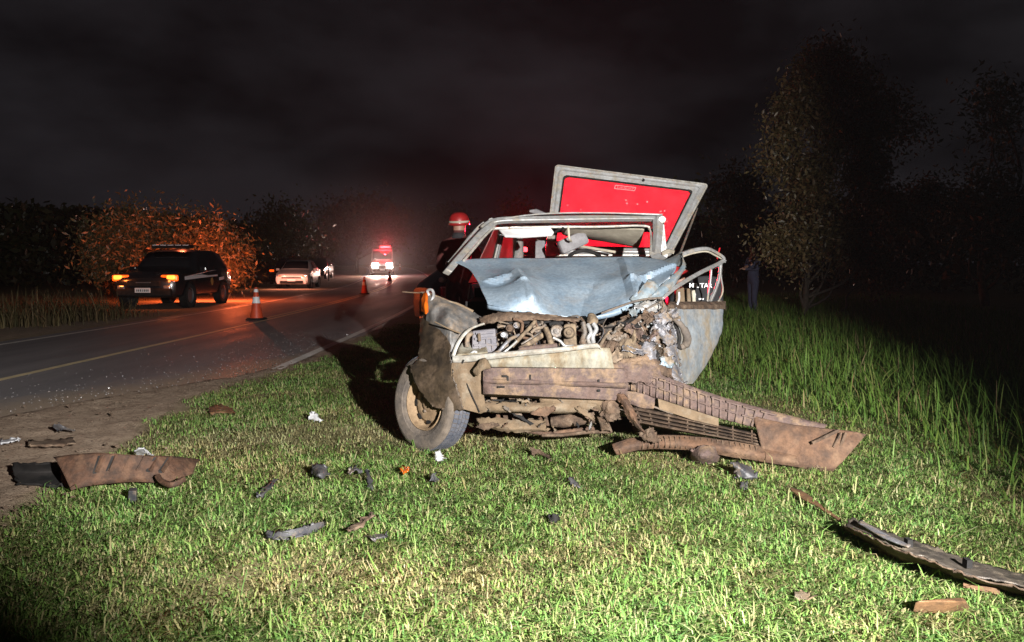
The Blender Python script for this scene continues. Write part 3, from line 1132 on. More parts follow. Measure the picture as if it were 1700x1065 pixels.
mb = MB().hexa([C(-0.70, 1.36, 0.75), C(0.70, 1.36, 0.75), C(0.70, 1.72, 0.75), C(-0.70, 1.72, 0.75)], [C(-0.70, 1.36, 1.07), C(0.70, 1.36, 1.07), C(0.68, 1.66, 1.12), C(-0.68, 1.66, 1.12)])
part(mb, 'dashboard', 'black', bevel=0.02)

# ---- inside the cabin
sw = sub_empty('steering_wheel', C(0.36, 1.80, 1.13), wreck)
mb = MB()
cpt = P(972, 440, 6.6)
ring = []
wn_ = Vector((0.05, -0.75, 0.66)).normalized()
e1 = Vector((1, 0.05, 0)).normalized()
e2 = wn_.cross(e1)
for k in range(37):
    t = 2 * math.pi * k / 36
    ring.append(cpt + (e1 * math.cos(t) + e2 * math.sin(t)) * 0.165)
mb.tube(ring, 0.016, 8, cap=False)
part(mb, 'rim', 'black', sw, smooth=60)
mb = MB()
mb.bar(cpt - e1 * 0.16, cpt + e1 * 0.16, 0.05, 0.02, up=wn_)
mb.box(cpt, (0.12, 0.10, 0.04), rot=Matrix((e1, e2, wn_)).transposed())
part(mb, 'spoke', 'black', sw, bevel=0.008)


def seat(a, b):
    s = sub_empty('seat', C(a, b, 0.3), wreck)
    mb = MB().hexa([C(a - .24, b - .25, .45), C(a + .24, b - .25, .45), C(a + .24, b + .25, .42), C(a - .24, b + .25, .42)],
                   [C(a - .24, b - .25, .60), C(a + .24, b - .25, .60), C(a + .24, b + .25, .55), C(a - .24, b + .25, .55)])
    part(mb, 'cushion', 'seat', s, bevel=0.04)
    mb = MB().hexa([C(a - .24, b + .16, .55), C(a + .24, b + .16, .55), C(a + .24, b + .28, .55), C(a - .24, b + .28, .55)],
                   [C(a - .19, b + .34, 1.16), C(a + .19, b + .34, 1.16), C(a + .19, b + .42, 1.14), C(a - .19, b + .42, 1.14)])
    part(mb, 'backrest', 'seat', s, bevel=0.04)
    return s


seat(-0.36, 2.15)
seat(0.36, 2.15)
mb = MB().hexa([C(-.62, 2.95, .55), C(.62, 2.95, .55), C(.62, 3.08, .55), C(-.62, 3.08, .55)], [C(-.60, 3.05, 1.08), C(.60, 3.05, 1.08), C(.60, 3.16, 1.08), C(-.60, 3.16, 1.08)])
part(mb, 'rear_bench', 'seat', bevel=0.05)
# grey head restraint knocked sideways, and strap hanging from the header
rot = Matrix.Rotation(R(-24), 3, 'Y') @ Matrix.Rotation(R(15), 3, 'Z')
mb = MB().box(P(951, 402, 6.9), (0.27, 0.09, 0.125), rot=rot)
part(mb, 'headrest', 'greyfoam', bevel=0.025)
mb = MB().tube(catmull([P(943, 374, 6.66), P(944, 384, 6.68), P(945, 396, 6.7), P(948, 400, 6.76)], 4), 0.011, 6)
part(mb, 'mirror_stalk', 'lining', smooth=60)
mb = MB().tube(catmull([P(936, 377, 6.66), P(928, 381, 6.7), P(921, 385, 6.72)], 4), 0.012, 6)
part(mb, 'visor_hinge', 'black', smooth=60)
# sun visor
mb = MB()
vpts = [P(828, 381, 6.60), P(870, 379.5, 6.58), P(914, 378, 6.58), P(920, 386, 6.56), P(916, 391, 6.54), P(870, 394, 6.52), P(838, 393, 6.52)]
mb.plate(vpts, 0.022)
part(mb, 'sun_visor', 'visor', bevel=0.008)
# drooping headlining and dark rear
sheet('headlining', pgrid([
    [(930, 378, 6.75), (980, 377, 6.74), (1030, 377, 6.72), (1070, 379, 6.66)],
    [(934, 388, 6.95), (982, 391, 6.95), (1030, 395, 6.92), (1066, 396, 6.86)],
    [(938, 390, 7.2), (985, 398, 7.2), (1030, 405, 7.15), (1060, 411, 7.05)]]), 'lining', 5, 4, amp=0.012, size=0.14, seed=31, th=0.006)
mb = MB().bar(P(890, 396, 7.9), P(1022, 418, 7.6), 0.02, 0.022)
part(mb, 'parcel_rail', 'lining')
mb = MB().bar(C(-0.70, 3.3, 1.56), C(0.71, 3.3, 1.56), 0.06, 0.05)
part(mb, 'tailgate_header', 'black')
mb = MB().hexa([P(889, 398, 7.6), P(905, 399, 7.6), P(905, 440, 7.5), P(888, 440, 7.5)], [P(889, 398, 7.9), P(905, 399, 7.9), P(905, 440, 7.8), P(888, 440, 7.8)])
part(mb, 'seat_belt_panel', 'greyfoam', bevel=0.01)


# ---- glass in the left side
def glass(name, poly, parent=wreck):
    return part(MB().plate(poly, 0.005), name, 'glass_dusty', parent)


glass('side_glass', [C(-0.675, 1.95, 1.56), C(-0.70, 2.33, 1.555), C(-0.80, 2.18, 1.06), C(-0.80, 1.40, 1.06)])
glass('side_glass', [C(-0.70, 2.52, 1.555), C(-0.695, 3.18, 1.53), C(-0.80, 3.36, 1.04), C(-0.80, 2.40, 1.04)])

# ---- raised tailgate
tg = sub_empty('tailgate', C(0.03, 3.28, 1.56), wreck)
TL, TR, BR, BL = P(922, 273.5, 8.35), P(1176, 306, 8.25), P(1113, 424, 7.92), P(905, 424, 8.02)


def tq(u, v, off=0.0):
    p = lerp(lerp(BL, BR, u), lerp(TL, TR, u), v)
    n = (BR - BL).cross(TL - BL).normalized()
    if n.y > 0:
        n = -n
    p = p + n * (0.045 * math.sin(math.pi * min(max(v, 0), 1)) * 0 + off)
    return p


def frame_strip(name, uv_out, uv_in, mname, depth):
    mb = MB()
    k = len(uv_out)
    for i in range(k):
        j = (i + 1) % k
        a, b, c, d = uv_out[i], uv_out[j], uv_in[j], uv_in[i]
        mb.add([tq(*a, 0.0), tq(*b, 0.0), tq(*c, -0.012), tq(*d, -0.012), tq(*a, -depth), tq(*b, -depth), tq(*c, -depth), tq(*d, -depth)],
               [(0, 1, 2, 3), (7, 6, 5, 4), (0, 4, 5, 1), (3, 2, 6, 7)])
    return part(mb, name, mname, tg, bevel=0.006)


def rr(u0, v0, u1, v1, cu, cv, n=4):
    out = []
    for (cx, cy, t0) in ((u1 - cu, v0 + cv, -90), (u1 - cu, v1 - cv, 0), (u0 + cu, v1 - cv, 90), (u0 + cu, v0 + cv, 180)):
        for k in range(n + 1):
            t = R(t0 + 90 * k / n)
            out.append((cx + cu * math.cos(t), cy + cv * math.sin(t)))
    return out


frame_strip('frame', rr(0, 0, 1, 1, 0.02, 0.03), rr(0.062, 0.10, 0.925, 0.905, 0.03, 0.045), 'frame', 0.045)
part(MB().tube([tq(u, v, 0.004) for u, v in rr(0.004, 0.004, 0.996, 0.996, 0.02, 0.03)] + [tq(0.996 - 0.02, 0.004, 0.004)], 0.010, 5), 'outer_rim', 'strip', tg, smooth=60)
part(MB().tube([tq(u, v, 0.0) for u, v in rr(0.030, 0.05, 0.962, 0.955, 0.03, 0.04)] + [tq(0.962 - 0.03, 0.05, 0.0)], 0.007, 5), 'pressed_ridge', 'frame', tg, smooth=60)
frame_strip('seal', rr(0.060, 0.098, 0.927, 0.907, 0.03, 0.045), rr(0.072, 0.115, 0.914, 0.888, 0.03, 0.04), 'black', 0.030)
gp = rr(0.066, 0.106, 0.920, 0.898, 0.03, 0.04)
mb = MB().plate([tq(u, v, -0.021) for u, v in gp], 0.005)
part(mb, 'glass', 'glass_dusty', tg)
mb = MB().tube([tq(0.585, 0.952, 0.006), tq(0.585, 0.952, -0.02)], 0.016, 12)
part(mb, 'lock', 'black', tg, smooth=40)
# sticker at the top of the glass: a thin frame with small letters, too small to read
mb = MB()
s0, s1, q0, q1 = 0.415, 0.552, 0.815, 0.858
for a, b in (((s0, q0), (s1, q0)), ((s1, q0), (s1, q1)), ((s1, q1), (s0, q1)), ((s0, q1), (s0, q0))):
    mb.bar(tq(*a, -0.016), tq(*b, -0.016), 0.008, 0.003)
for k in range(8):
    u = lerp(s0 + 0.012, s1 - 0.012, (k + 0.5) / 8)
    mb.bar(tq(u, q0 + 0.011, -0.016), tq(u + (0.003 if k % 2 else -0.002), q1 - (0.016 if k in (1, 4, 6) else 0.009), -0.016), 0.006, 0.003)
part(mb, 'sticker', 'white_bit', tg)
# specks of clean glass / droplets
mb = MB()
for k in range(46):
    u, v = random.uniform(0.1, 0.9), random.betavariate(2, 3) * 0.75 + 0.12
    r_ = random.uniform(0.0035, 0.010)
    mb.lathe([(r_, 0), (r_ * 0.6, 0.003), (0.0005, 0.004)], tq(u, v, -0.018), tq(u, v, 1) - tq(u, v, 0), 6)
part(mb, 'droplets', 'white_bit', tg)['kind'] = 'stuff'
mb = MB().tube([P(1130, 418, 7.75), P(1150, 365, 8.05), P(1158, 345, 8.12)], [0.012, 0.012, 0.007], 8)
part(mb, 'gas_strut', 'steel', tg, smooth=60)
mb = MB().tube([P(905, 356, 8.0), P(890, 351, 8.0), P(879, 350, 8.0)], [0.02, 0.03, 0.012], 8)
part(mb, 'wiper', 'greyfoam', tg, smooth=60)
# hinge-side seal, lit lining below the raised hatch on the right
sheet('torn_seal', pgrid([
    [(1098, 418, 6.9), (1108, 413, 6.95), (1120, 416, 6.9)],
    [(1100, 424, 6.85), (1110, 420, 6.9), (1118, 421, 6.85)]]), 'lining', 4, 4, amp=0.01, size=0.1, seed=41)

# ---- left front fender, folded in
sheet('fender_front', pgrid([
    [(699, 487, 5.36), (716, 489, 5.30), (738, 496, 5.26), (760, 505, 5.26), (784, 517, 5.28), (806, 529, 5.32)],
    [(703, 502, 5.28), (718, 506, 5.20), (742, 513, 5.10), (760, 519, 5.12), (780, 527, 5.18), (800, 533, 5.24)],
    [(706, 522, 5.22), (722, 528, 5.12), (744, 535, 5.00), (758, 540, 5.03), (772, 544, 5.08), (786, 543, 5.16)],
    [(706, 545, 5.20), (722, 552, 5.08), (744, 558, 4.96), (753, 561, 4.96), (761, 563, 4.98), (768, 560, 5.04)],
    [(704, 572, 5.20), (722, 578, 5.06), (744, 583, 4.94), (748, 584, 4.93), (752, 585, 4.93), (757, 580, 4.96)]]),
    'fender_grey', 9, 9, amp=0.012, size=0.13, seed=5, th=0.004, smooth=22, octave=True, edge=0.003, dn=[(P(733, 520, 5.12), 0.09, (0.0, 0.05, 0.0))])
# outer side of the fender over the wheel, its shade put into the dark colour
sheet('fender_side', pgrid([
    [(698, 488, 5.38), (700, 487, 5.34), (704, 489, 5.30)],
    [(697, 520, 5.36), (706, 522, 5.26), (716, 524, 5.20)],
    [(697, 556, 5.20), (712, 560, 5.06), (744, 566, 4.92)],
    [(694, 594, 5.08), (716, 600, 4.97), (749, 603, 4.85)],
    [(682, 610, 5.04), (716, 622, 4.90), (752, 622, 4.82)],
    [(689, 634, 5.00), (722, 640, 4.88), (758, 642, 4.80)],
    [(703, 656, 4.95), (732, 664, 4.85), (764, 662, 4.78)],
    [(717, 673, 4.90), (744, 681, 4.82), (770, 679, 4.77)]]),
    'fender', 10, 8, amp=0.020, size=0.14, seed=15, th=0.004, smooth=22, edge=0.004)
mb = MB().tube(catmull([P(668, 484, 5.45), P(690, 485.5, 5.40), P(706, 486, 5.34), P(722, 491, 5.28), P(745, 500, 5.25), P(760, 505, 5.25), P(785, 517, 5.27)], 5), [0.004] * 8 + [0.009] * 16 + [0.012] * 7, 6)
part(mb, 'fender_edge', 'dust', smooth=60)
mb = MB().tube(catmull([P(712, 490, 5.30), P(710, 482, 5.30), P(717, 481, 5.28), P(720, 490, 5.26), P(716, 501, 5.24), P(719, 503, 5.22)], 4), 0.010, 6)
part(mb, 'bracket', 'frame', smooth=60)
mb = MB().tube(catmull([P(722, 534, 5.0), P(745, 545, 4.94), P(765, 553, 4.95)], 4), 0.005, 6)
part(mb, 'wire', 'dust', smooth=60)
# small crumpled amber sheet added to paint an orange reflection on the fender corner
sheet('orange_glint', pgrid([
    [(704, 487, 5.24), (707, 486, 5.22), (710, 489, 5.21)],
    [(700, 502, 5.22), (705, 505, 5.15), (711, 506, 5.16)],
    [(698, 516, 5.20), (706, 520, 5.13), (711, 516, 5.14)]]), 'amber', 5, 5, amp=0.022, size=0.05, seed=77, th=0.003, smooth=20)

# ---- steered front wheel
wc = P(716, 668, 5.06)
ax = Vector((-0.70, -0.705, 0.10)).normalized()
wheel = sub_empty('wheel', wc, wreck)
RW = 0.310
RI = 0.178
prof = [(RI, 0.052), (RI + 0.012, 0.068), (RI + 0.03, 0.074), (RI + 0.034, 0.080), (0.262, 0.088), (0.275, 0.087), (0.296, 0.074), (0.304, 0.066), (0.304, -0.066), (0.296, -0.076), (0.26, -0.088), (RI, -0.06)]
part(MB().lathe(prof, wc, ax, 56), 'tyre', 'rubber', wheel, smooth=35)
tyre_s = ax.orthogonal().normalized()
tyre_t = ax.cross(tyre_s)
mb = MB()
NB = 64
for row, (h0, h1) in enumerate(((-0.062, -0.036), (-0.030, -0.007), (0.000, 0.023), (0.030, 0.062))):
    for k in range(NB):
        t0 = 2 * math.pi * (k + 0.25 * (row % 2)) / NB
        t1 = t0 + 2 * math.pi / NB * (0.80 if row in (0, 3) else 0.9)
        q = []
        for rr_ in (0.302, RW):
            for t, hh in ((t0, h0), (t1, h0), (t1 + 0.02, h1), (t0 + 0.02, h1)):
                q.append(wc + ax * hh + (tyre_s * math.cos(t) + tyre_t * math.sin(t)) * rr_)
        mb.hexa(q[:4], q[4:])
part(mb, 'tread', 'tread', wheel)
rimp = [(RI + 0.002, 0.055), (RI - 0.004, 0.066), (RI - 0.012, 0.060), (RI - 0.018, 0.030), (RI - 0.030, 0.000), (RI - 0.045, 0.004), (0.118, 0.022), (0.085, 0.030), (0.060, 0.026), (0.052, 0.034), (0.034, 0.040), (0.004, 0.041)]
rim = part(MB().lathe(rimp, wc, ax, 48), 'rim', 'rim', wheel, smooth=35)
mb = MB()
for k in range(8):
    t = 2 * math.pi * (k + 0.3) / 8
    d = tyre_s * math.cos(t) + tyre_t * math.sin(t)
    e = ax.cross(d)
    c0 = wc + d * 0.125 + ax * 0.0225
    pts = [c0 + e * math.cos(a) * 0.024 + d * math.sin(a) * 0.013 for a in [2 * math.pi * j / 12 for j in range(12)]]
    part(MB().plate(pts, 0.006), 'slot', 'black', wheel)
for k in range(4):
    t = 2 * math.pi * (k + 0.4) / 4
    d = tyre_s * math.cos(t) + tyre_t * math.sin(t)
    part(MB().lathe([(0.011, 0.0), (0.011, 0.014), (0.006, 0.017), (0.0005, 0.017)], wc + d * 0.058 + ax * 0.026, ax, 6), 'bolt', 'steel', wheel)
# arm behind the wheel, other front wheel crushed under the wing
part(MB().tube([wc - ax * 0.04, wc - ax * 0.45 + Vector((0, 0.1, 0.02))], [0.05, 0.035], 8), 'drive_shaft', 'mud', smooth=60)
wc2 = C(0.62, 0.85, 0.28)
wh = sub_empty('wheel', wc2, wreck)
ax2 = (CR * 0.96 + CB * 0.25).normalized()
part(MB().lathe([(0.18, -0.08), (0.26, -0.085), (0.285, -0.06), (0.285, 0.06), (0.26, 0.085), (0.18, 0.08)], wc2, ax2, 32), 'tyre', 'rubber', wh, smooth=40)
part(MB().lathe([(0.18, 0.07), (0.16, 0.04), (0.06, 0.05), (0.01, 0.05)], wc2, ax2, 24), 'rim', 'rim', wh, smooth=40)

# ---- front: headlamp rim, bright strip, cream panel, bumper beam
mb = MB().tube(catmull([P(752, 592, 4.88), P(757, 577, 4.91), P(767, 559, 4.96), P(782, 545, 5.03), P(803, 537, 5.10)], 5), [0.014] * 15 + [0.011] * 6, 8, flat=0.7)
part(mb, 'headlamp_rim', 'strip', smooth=60)
sheet('headlamp_bowl', pgrid([
    [(757, 590, 4.92), (785, 588, 4.92), (810, 585, 4.92)],
    [(762, 578, 5.02), (785, 576, 5.06), (808, 574, 5.04)],
    [(772, 562, 5.12), (790, 560, 5.18), (806, 558, 5.14)]]), 'cream', 4, 4, amp=0.012, size=0.1, seed=52)
sheet('trim_strip', pgrid([
    [(751, 590, 4.87), (770, 590, 4.84), (800, 587.5, 4.80), (860, 582, 4.78), (930, 576, 4.76), (985, 570, 4.75), (992, 571, 4.76)],
    [(751, 596, 4.86), (770, 595.5, 4.83), (800, 592, 4.785), (860, 586, 4.765), (930, 580, 4.745), (987, 573, 4.735), (995, 575, 4.75)],
    [(752, 602, 4.87), (770, 601, 4.84), (800, 598, 4.80), (860, 591, 4.78), (930, 584, 4.76), (990, 577, 4.75), (998, 581, 4.76)]]),
    'strip', 6, 3, amp=0.003, size=0.1, seed=6, th=0.006)
sheet('front_panel', pgrid([
    [(806, 596, 4.82), (860, 591, 4.80), (930, 584, 4.78), (990, 577, 4.77), (1012, 578, 4.78)],
    [(812, 603, 4.80), (862, 599, 4.78), (930, 595, 4.76), (992, 590, 4.75), (1016, 592, 4.76)],
    [(818, 613, 4.82), (864, 612, 4.80), (932, 611, 4.78), (994, 611, 4.77), (1020, 612, 4.78)]]),
    'cream', 9, 7, amp=0.007, size=0.09, seed=16, th=0.005, octave=True, smooth=22)
# beam
mb = MB()
xsb = np.linspace(0, 1, 15)
rows = [[], [], [], [], []]
for t in xsb:
    a0, a1 = lerp(802, 1042, t), lerp(611, 613, t)
    b0 = lerp(652, 664, t)
    d = 4.74 - 0.03 * math.sin(math.pi * t) + 0.02 * t
    wv = 0.006 * math.sin(9 * t) + 0.004 * math.sin(23 * t)
    rows[0].append(P(a0, a1 - 2, d + 0.10))
    rows[1].append(P(a0, a1, d + wv))
    rows[2].append(P(a0, (a1 + b0) / 2, d - 0.012 + wv))
    rows[3].append(P(a0, b0, d + wv))
    rows[4].append(P(a0, b0 + 4, d + 0.10))
mb.grid(rows)
beam = part(mb, 'bumper_beam', 'mud_beam', smooth=40, solid=0.01)
for px, py, w_, h_ in ((838, 624, 9, 3), (843, 628, 3, 8), (880, 626, 3, 9), (916, 626, 4, 9), (922, 629, 4, 9), (994, 634, 3, 9), (832, 642, 12, 2.5), (906, 646, 14, 2.5), (994, 648, 5, 3.5), (960, 640, 4, 3)):
    c = P(px, py, 4.715)
    part(MB().box(c, (w_ / 1300 * 4.72, 0.012, h_ / 1300 * 4.72)), 'slot', 'black', beam)
sheet('beam_ridge', pgrid([[(802, 628, 4.735), (860, 630, 4.715), (930, 632, 4.705), (1040, 636, 4.72)], [(802, 632, 4.722), (860, 634, 4.702), (930, 636, 4.692), (1040, 640, 4.708)], [(802, 636, 4.735), (860, 638, 4.715), (930, 640, 4.705), (1040, 644, 4.72)]]),
      'mud_beam', 6, 3, amp=0.004, size=0.1, seed=61, parent=beam)
# bumper corner, dusty beige
sheet('bumper_corner', pgrid([
    [(750, 602, 4.85), (764, 602, 4.83), (778, 601, 4.82), (796, 599, 4.80), (808, 598, 4.80)],
    [(749, 622, 4.83), (764, 624, 4.80), (780, 624, 4.80), (796, 622, 4.78), (806, 620, 4.79)],
    [(756, 648, 4.81), (768, 650, 4.79), (783, 651, 4.80), (796, 650, 4.78), (803, 650, 4.79)],
    [(764, 668, 4.79), (775, 672, 4.78), (788, 674, 4.80), (798, 672, 4.79), (806, 672, 4.80)],
    [(771, 679, 4.78), (782, 682, 4.79), (796, 686, 4.82), (804, 684, 4.81), (812, 683, 4.82)]]), 'dust', 8, 8, amp=0.008, size=0.12, seed=66, th=0.005, octave=True, smooth=24)
mb = MB().tube(catmull([P(770, 597, 4.815), P(766, 610, 4.825), P(772, 630, 4.802), P(783, 655, 4.785), P(796, 684, 4.80)], 5), 0.0045, 5)
part(mb, 'seam', 'black', smooth=60)
# hanging lug with a dark hollow
sheet('torn_lug', pgrid([
    [(798, 596, 4.74), (805, 594, 4.72), (811, 600, 4.73)],
    [(790, 608, 4.72), (804, 606, 4.68), (815, 611, 4.72)],
    [(785, 615, 4.74), (795, 618, 4.70), (801, 611, 4.70)],
    [(788, 622, 4.74), (793, 624, 4.72), (797, 617, 4.72)]]), 'dust', 5, 4, amp=0.01, size=0.06, seed=71)
# apron below the beam
sheet('apron', pgrid([
    [(806, 664, 4.84), (860, 668, 4.82), (910, 668, 4.81), (950, 664, 4.80), (1000, 666, 4.80)],
    [(805, 673, 4.80), (860, 676, 4.78), (910, 675, 4.78), (955, 674, 4.78), (990, 674, 4.78)],
    [(812, 683, 4.82), (860, 683, 4.80), (900, 684, 4.80), (940, 684, 4.80), (975, 681, 4.80)],
    [(818, 684, 4.92), (860, 684, 4.92), (900, 685, 4.92), (940, 685, 4.92), (972, 682, 4.92)]]), 'dust', 9, 6, amp=0.014, size=0.10, seed=81, th=0.005, octave=True, edge=0.004, smooth=20)
sheet('apron', pgrid([
    [(898, 655, 4.82), (940, 657, 4.80), (985, 661, 4.79), (1015, 666, 4.80)],
    [(898, 662, 4.80), (940, 664, 4.79), (985, 668, 4.78), (1005, 676, 4.79)],
    [(898, 668, 4.82), (938, 670, 4.80), (980, 676, 4.80), (996, 684, 4.82)]]), 'dust', 8, 6, amp=0.016, size=0.08, seed=83, th=0.004, octave=True, edge=0.004, smooth=20)
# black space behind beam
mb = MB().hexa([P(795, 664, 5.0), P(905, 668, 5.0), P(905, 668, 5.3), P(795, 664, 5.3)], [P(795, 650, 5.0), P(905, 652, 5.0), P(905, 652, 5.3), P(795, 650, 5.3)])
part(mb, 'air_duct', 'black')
for px in (820, 850, 861):
    part(MB().box(P(px, 657, 4.9), (0.04, 0.05, 0.035)), 'clip', 'mud', bevel=0.004)
# subframe and sump, close to the ground
sheet('undertray', pgrid([
    [(790, 694, 4.98), (820, 693, 4.95), (860, 696, 4.93), (905, 697, 4.93)],
    [(796, 703, 4.95), (830, 708, 4.90), (870, 710, 4.88), (908, 710, 4.88)],
    [(806, 709, 4.97), (836, 715, 4.93), (872, 716, 4.90), (912, 714, 4.90)]]), 'dust', 8, 6, amp=0.022, size=0.10, seed=85, th=0.005, octave=True, edge=0.005, smooth=20)
mb = MB().tube([P(900, 722, 4.92), P(930, 722, 4.90), P(975, 717, 4.90), P(1015, 716, 4.92)], 0.020, 8, flat=0.6)
part(mb, 'crossmember', 'mud', smooth=60)
mb = MB().tube([P(870, 714, 4.95), P(910, 720, 4.92), P(960, 714, 4.95), P(1012, 708, 5.0)], 0.016, 8)
part(mb, 'crossmember', 'mud_red', smooth=60)
mb = MB().tube([P(915, 700, 4.95), P(935, 699, 4.94), P(985, 691, 4.94), P(1004, 689, 4.96)], [0.030, 0.042, 0.043, 0.030], 14)
part(mb, 'sump', 'mud', smooth=40)
part(MB().lathe([(0.0005, 0.02), (0.017, 0.014), (0.02, 0.0), (0.02, -0.03)], P(965, 683, 4.90), (0.1, -1, 0.2), 14), 'drain_cap', 'alu', smooth=50)
for k in range(7):
    a = P(826 + 13 * k, 688 + random.uniform(-2, 2), 5.0)
    b = P(834 + 13 * k + random.uniform(-8, 8), 706, 4.93)
    part(MB().bar(a, b, random.uniform(0.012, 0.03), 0.008), 'bracket', random.choice(['mud', 'dust', 'mud_red']))
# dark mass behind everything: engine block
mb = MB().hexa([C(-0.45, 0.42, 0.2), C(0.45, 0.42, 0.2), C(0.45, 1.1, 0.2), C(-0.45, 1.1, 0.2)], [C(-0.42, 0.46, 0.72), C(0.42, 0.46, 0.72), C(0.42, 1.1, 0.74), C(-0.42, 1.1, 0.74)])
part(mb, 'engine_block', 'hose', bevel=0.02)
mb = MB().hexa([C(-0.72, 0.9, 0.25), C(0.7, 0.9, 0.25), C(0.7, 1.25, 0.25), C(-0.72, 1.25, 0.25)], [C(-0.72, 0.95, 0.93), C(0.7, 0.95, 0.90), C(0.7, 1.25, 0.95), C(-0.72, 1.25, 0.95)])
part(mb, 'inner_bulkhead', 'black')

# ---- engine bay
mb = MB()
sheet('slam_panel', pgrid([
    [(796, 528, 5.16), (826, 519, 5.10), (870, 518, 5.08), (920, 523, 5.08), (960, 528, 5.08)],
    [(797, 534, 5.12), (828, 526, 5.06), (870, 525, 5.04), (920, 528, 5.04), (962, 532, 5.05)],
    [(800, 538, 5.12), (830, 534, 5.05), (872, 531, 5.03), (920, 531, 5.03), (958, 534, 5.05)]]), 'mud', 9, 6, amp=0.014, size=0.08, seed=91, th=0.006, octave=True, edge=0.004, smooth=20)
bat = sub_empty('battery', P(803, 565, 5.12), wreck)
part(MB().hexa([P(783, 588, 5.02), P(826, 584, 5.02), P(828, 582, 5.2), P(786, 586, 5.2)], [P(784, 549, 5.04), P(822, 545, 5.04), P(825, 544, 5.22), P(788, 548, 5.22)]), 'case', 'battery', bat, bevel=0.008)
for k, q in enumerate(((790, 553, 820, 551), (788, 562, 824, 560), (787, 573, 825, 571))):
    part(MB().bar(P(q[0], q[1], 5.018), P(q[2], q[3], 5.018), 0.012, 0.014), 'rib', 'battery', bat)
for q in ((797, 551, 797, 584), (808, 560, 809, 583), (817, 560, 818, 582)):
    part(MB().bar(P(q[0], q[1], 5.017), P(q[2], q[3], 5.017), 0.008, 0.012), 'rib', 'battery', bat)
part(MB().tube([P(795, 553, 5.0), P(796, 566, 5.0)], 0.010, 8), 'terminal', 'beige_part', bat, smooth=60)


def hose(pts, d, r, m='hose', n=7, name='hose'):
    dd = d if isinstance(d, (list, tuple)) else [d] * len(pts)
    part(MB().tube(catmull([P(a, b, e) for (a, b), e in zip(pts, dd)], 5), r, n), name, m, smooth=60)


hose([(775, 575), (777, 558), (785, 552)], 5.02, 0.016)
hose([(778, 590), (788, 583), (795, 590), (804, 595)], 4.95, 0.010, 'frame')
hose([(800, 592), (825, 585), (838, 572), (848, 562), (862, 556)], [4.88, 4.9, 4.92, 4.95, 5.0], 0.012, 'alu')
hose([(806, 591), (830, 588), (846, 577), (858, 566)], [4.86, 4.88, 4.90, 4.93], 0.008, 'frame')
hose([(850, 575), (866, 558), (880, 543), (889, 532)], [4.95, 4.96, 5.0, 5.04], 0.013, 'beige_part', name='rod')
hose([(862, 580), (885, 566), (905, 553)], [4.95, 4.97, 5.02], 0.018, 'beige_part', name='rod')
hose([(866, 572), (888, 558), (908, 549)], [4.98, 5.0, 5.05], 0.012, 'steel', name='rod')
hose([(826, 540), (842, 543), (852, 540), (862, 534)], 5.06, 0.014, 'mud')
hose([(826, 543), (836, 541), (845, 546)], 5.02, 0.008, 'alu')
hose([(882, 552), (890, 545), (900, 543), (906, 538)], 5.0, 0.011, 'hose')
hose([(906, 545), (912, 560), (916, 575)], [4.98, 4.93, 4.9], 0.019, 'beige_part')
hose([(912, 538), (924, 536), (931, 545), (929, 557)], 4.98, 0.014, 'black')
hose([(918, 560), (930, 566), (938, 574), (952, 574)], 4.92, 0.010, 'frame')
hose([(834, 536), (856, 536), (880, 535), (905, 534), (935, 536)], 5.1, 0.012, 'black')
hose([(862, 581), (890, 577), (925, 574)], 4.9, 0.020, 'mud_beam', name='radiator_hose')
hose([(968, 535), (971, 552), (967, 566), (975, 577)], [4.95, 4.92, 4.90, 4.92], 0.016, 'steel')
hose([(976, 538), (981, 552), (976, 562), (982, 577)], [4.95, 4.91, 4.90, 4.93], 0.013, 'frame')
hose([(985, 537), (990, 546), (984, 558), (986, 572)], [4.95, 4.93, 4.91, 4.93], 0.015, 'frame')
hose([(996, 575), (1004, 560), (1013, 550)], 4.92, 0.011, 'beige_part')
for (px, py, d, r_, m_) in ((945, 552, 4.93, 0.037, 'beige_part'), (925, 550, 5.0, 0.045, 'steel'), (847, 545, 5.02, 0.026, 'mud'), (858, 540, 5.05, 0.022, 'alu'), (837, 556, 4.96, 0.019, 'white_bit'), (892, 546, 5.06, 0.030, 'hose')):
    part(MB().lathe([(r_ * .98, 0.05), (r_, 0.0), (r_, -0.03), (r_ * 0.86, -0.042), (r_ * 0.80, -0.036), (r_ * .45, -0.036), (r_ * .40, -0.05), (0.0005, -0.052)], P(px, py, d), (0.12, 1, -0.15), 20), 'pulley', m_, smooth=35)
part(MB().hexa([P(935, 578, 4.95), P(958, 576, 4.95), P(958, 572, 5.1), P(935, 574, 5.1)], [P(936, 538, 4.97), P(956, 536, 4.97), P(956, 536, 5.1), P(936, 538, 5.1)]), 'alternator', 'beige_part', bevel=0.012)
part(MB().box(P(838, 575, 5.0), (0.05, 0.05, 0.06)), 'bracket', 'steel', bevel=0.006)
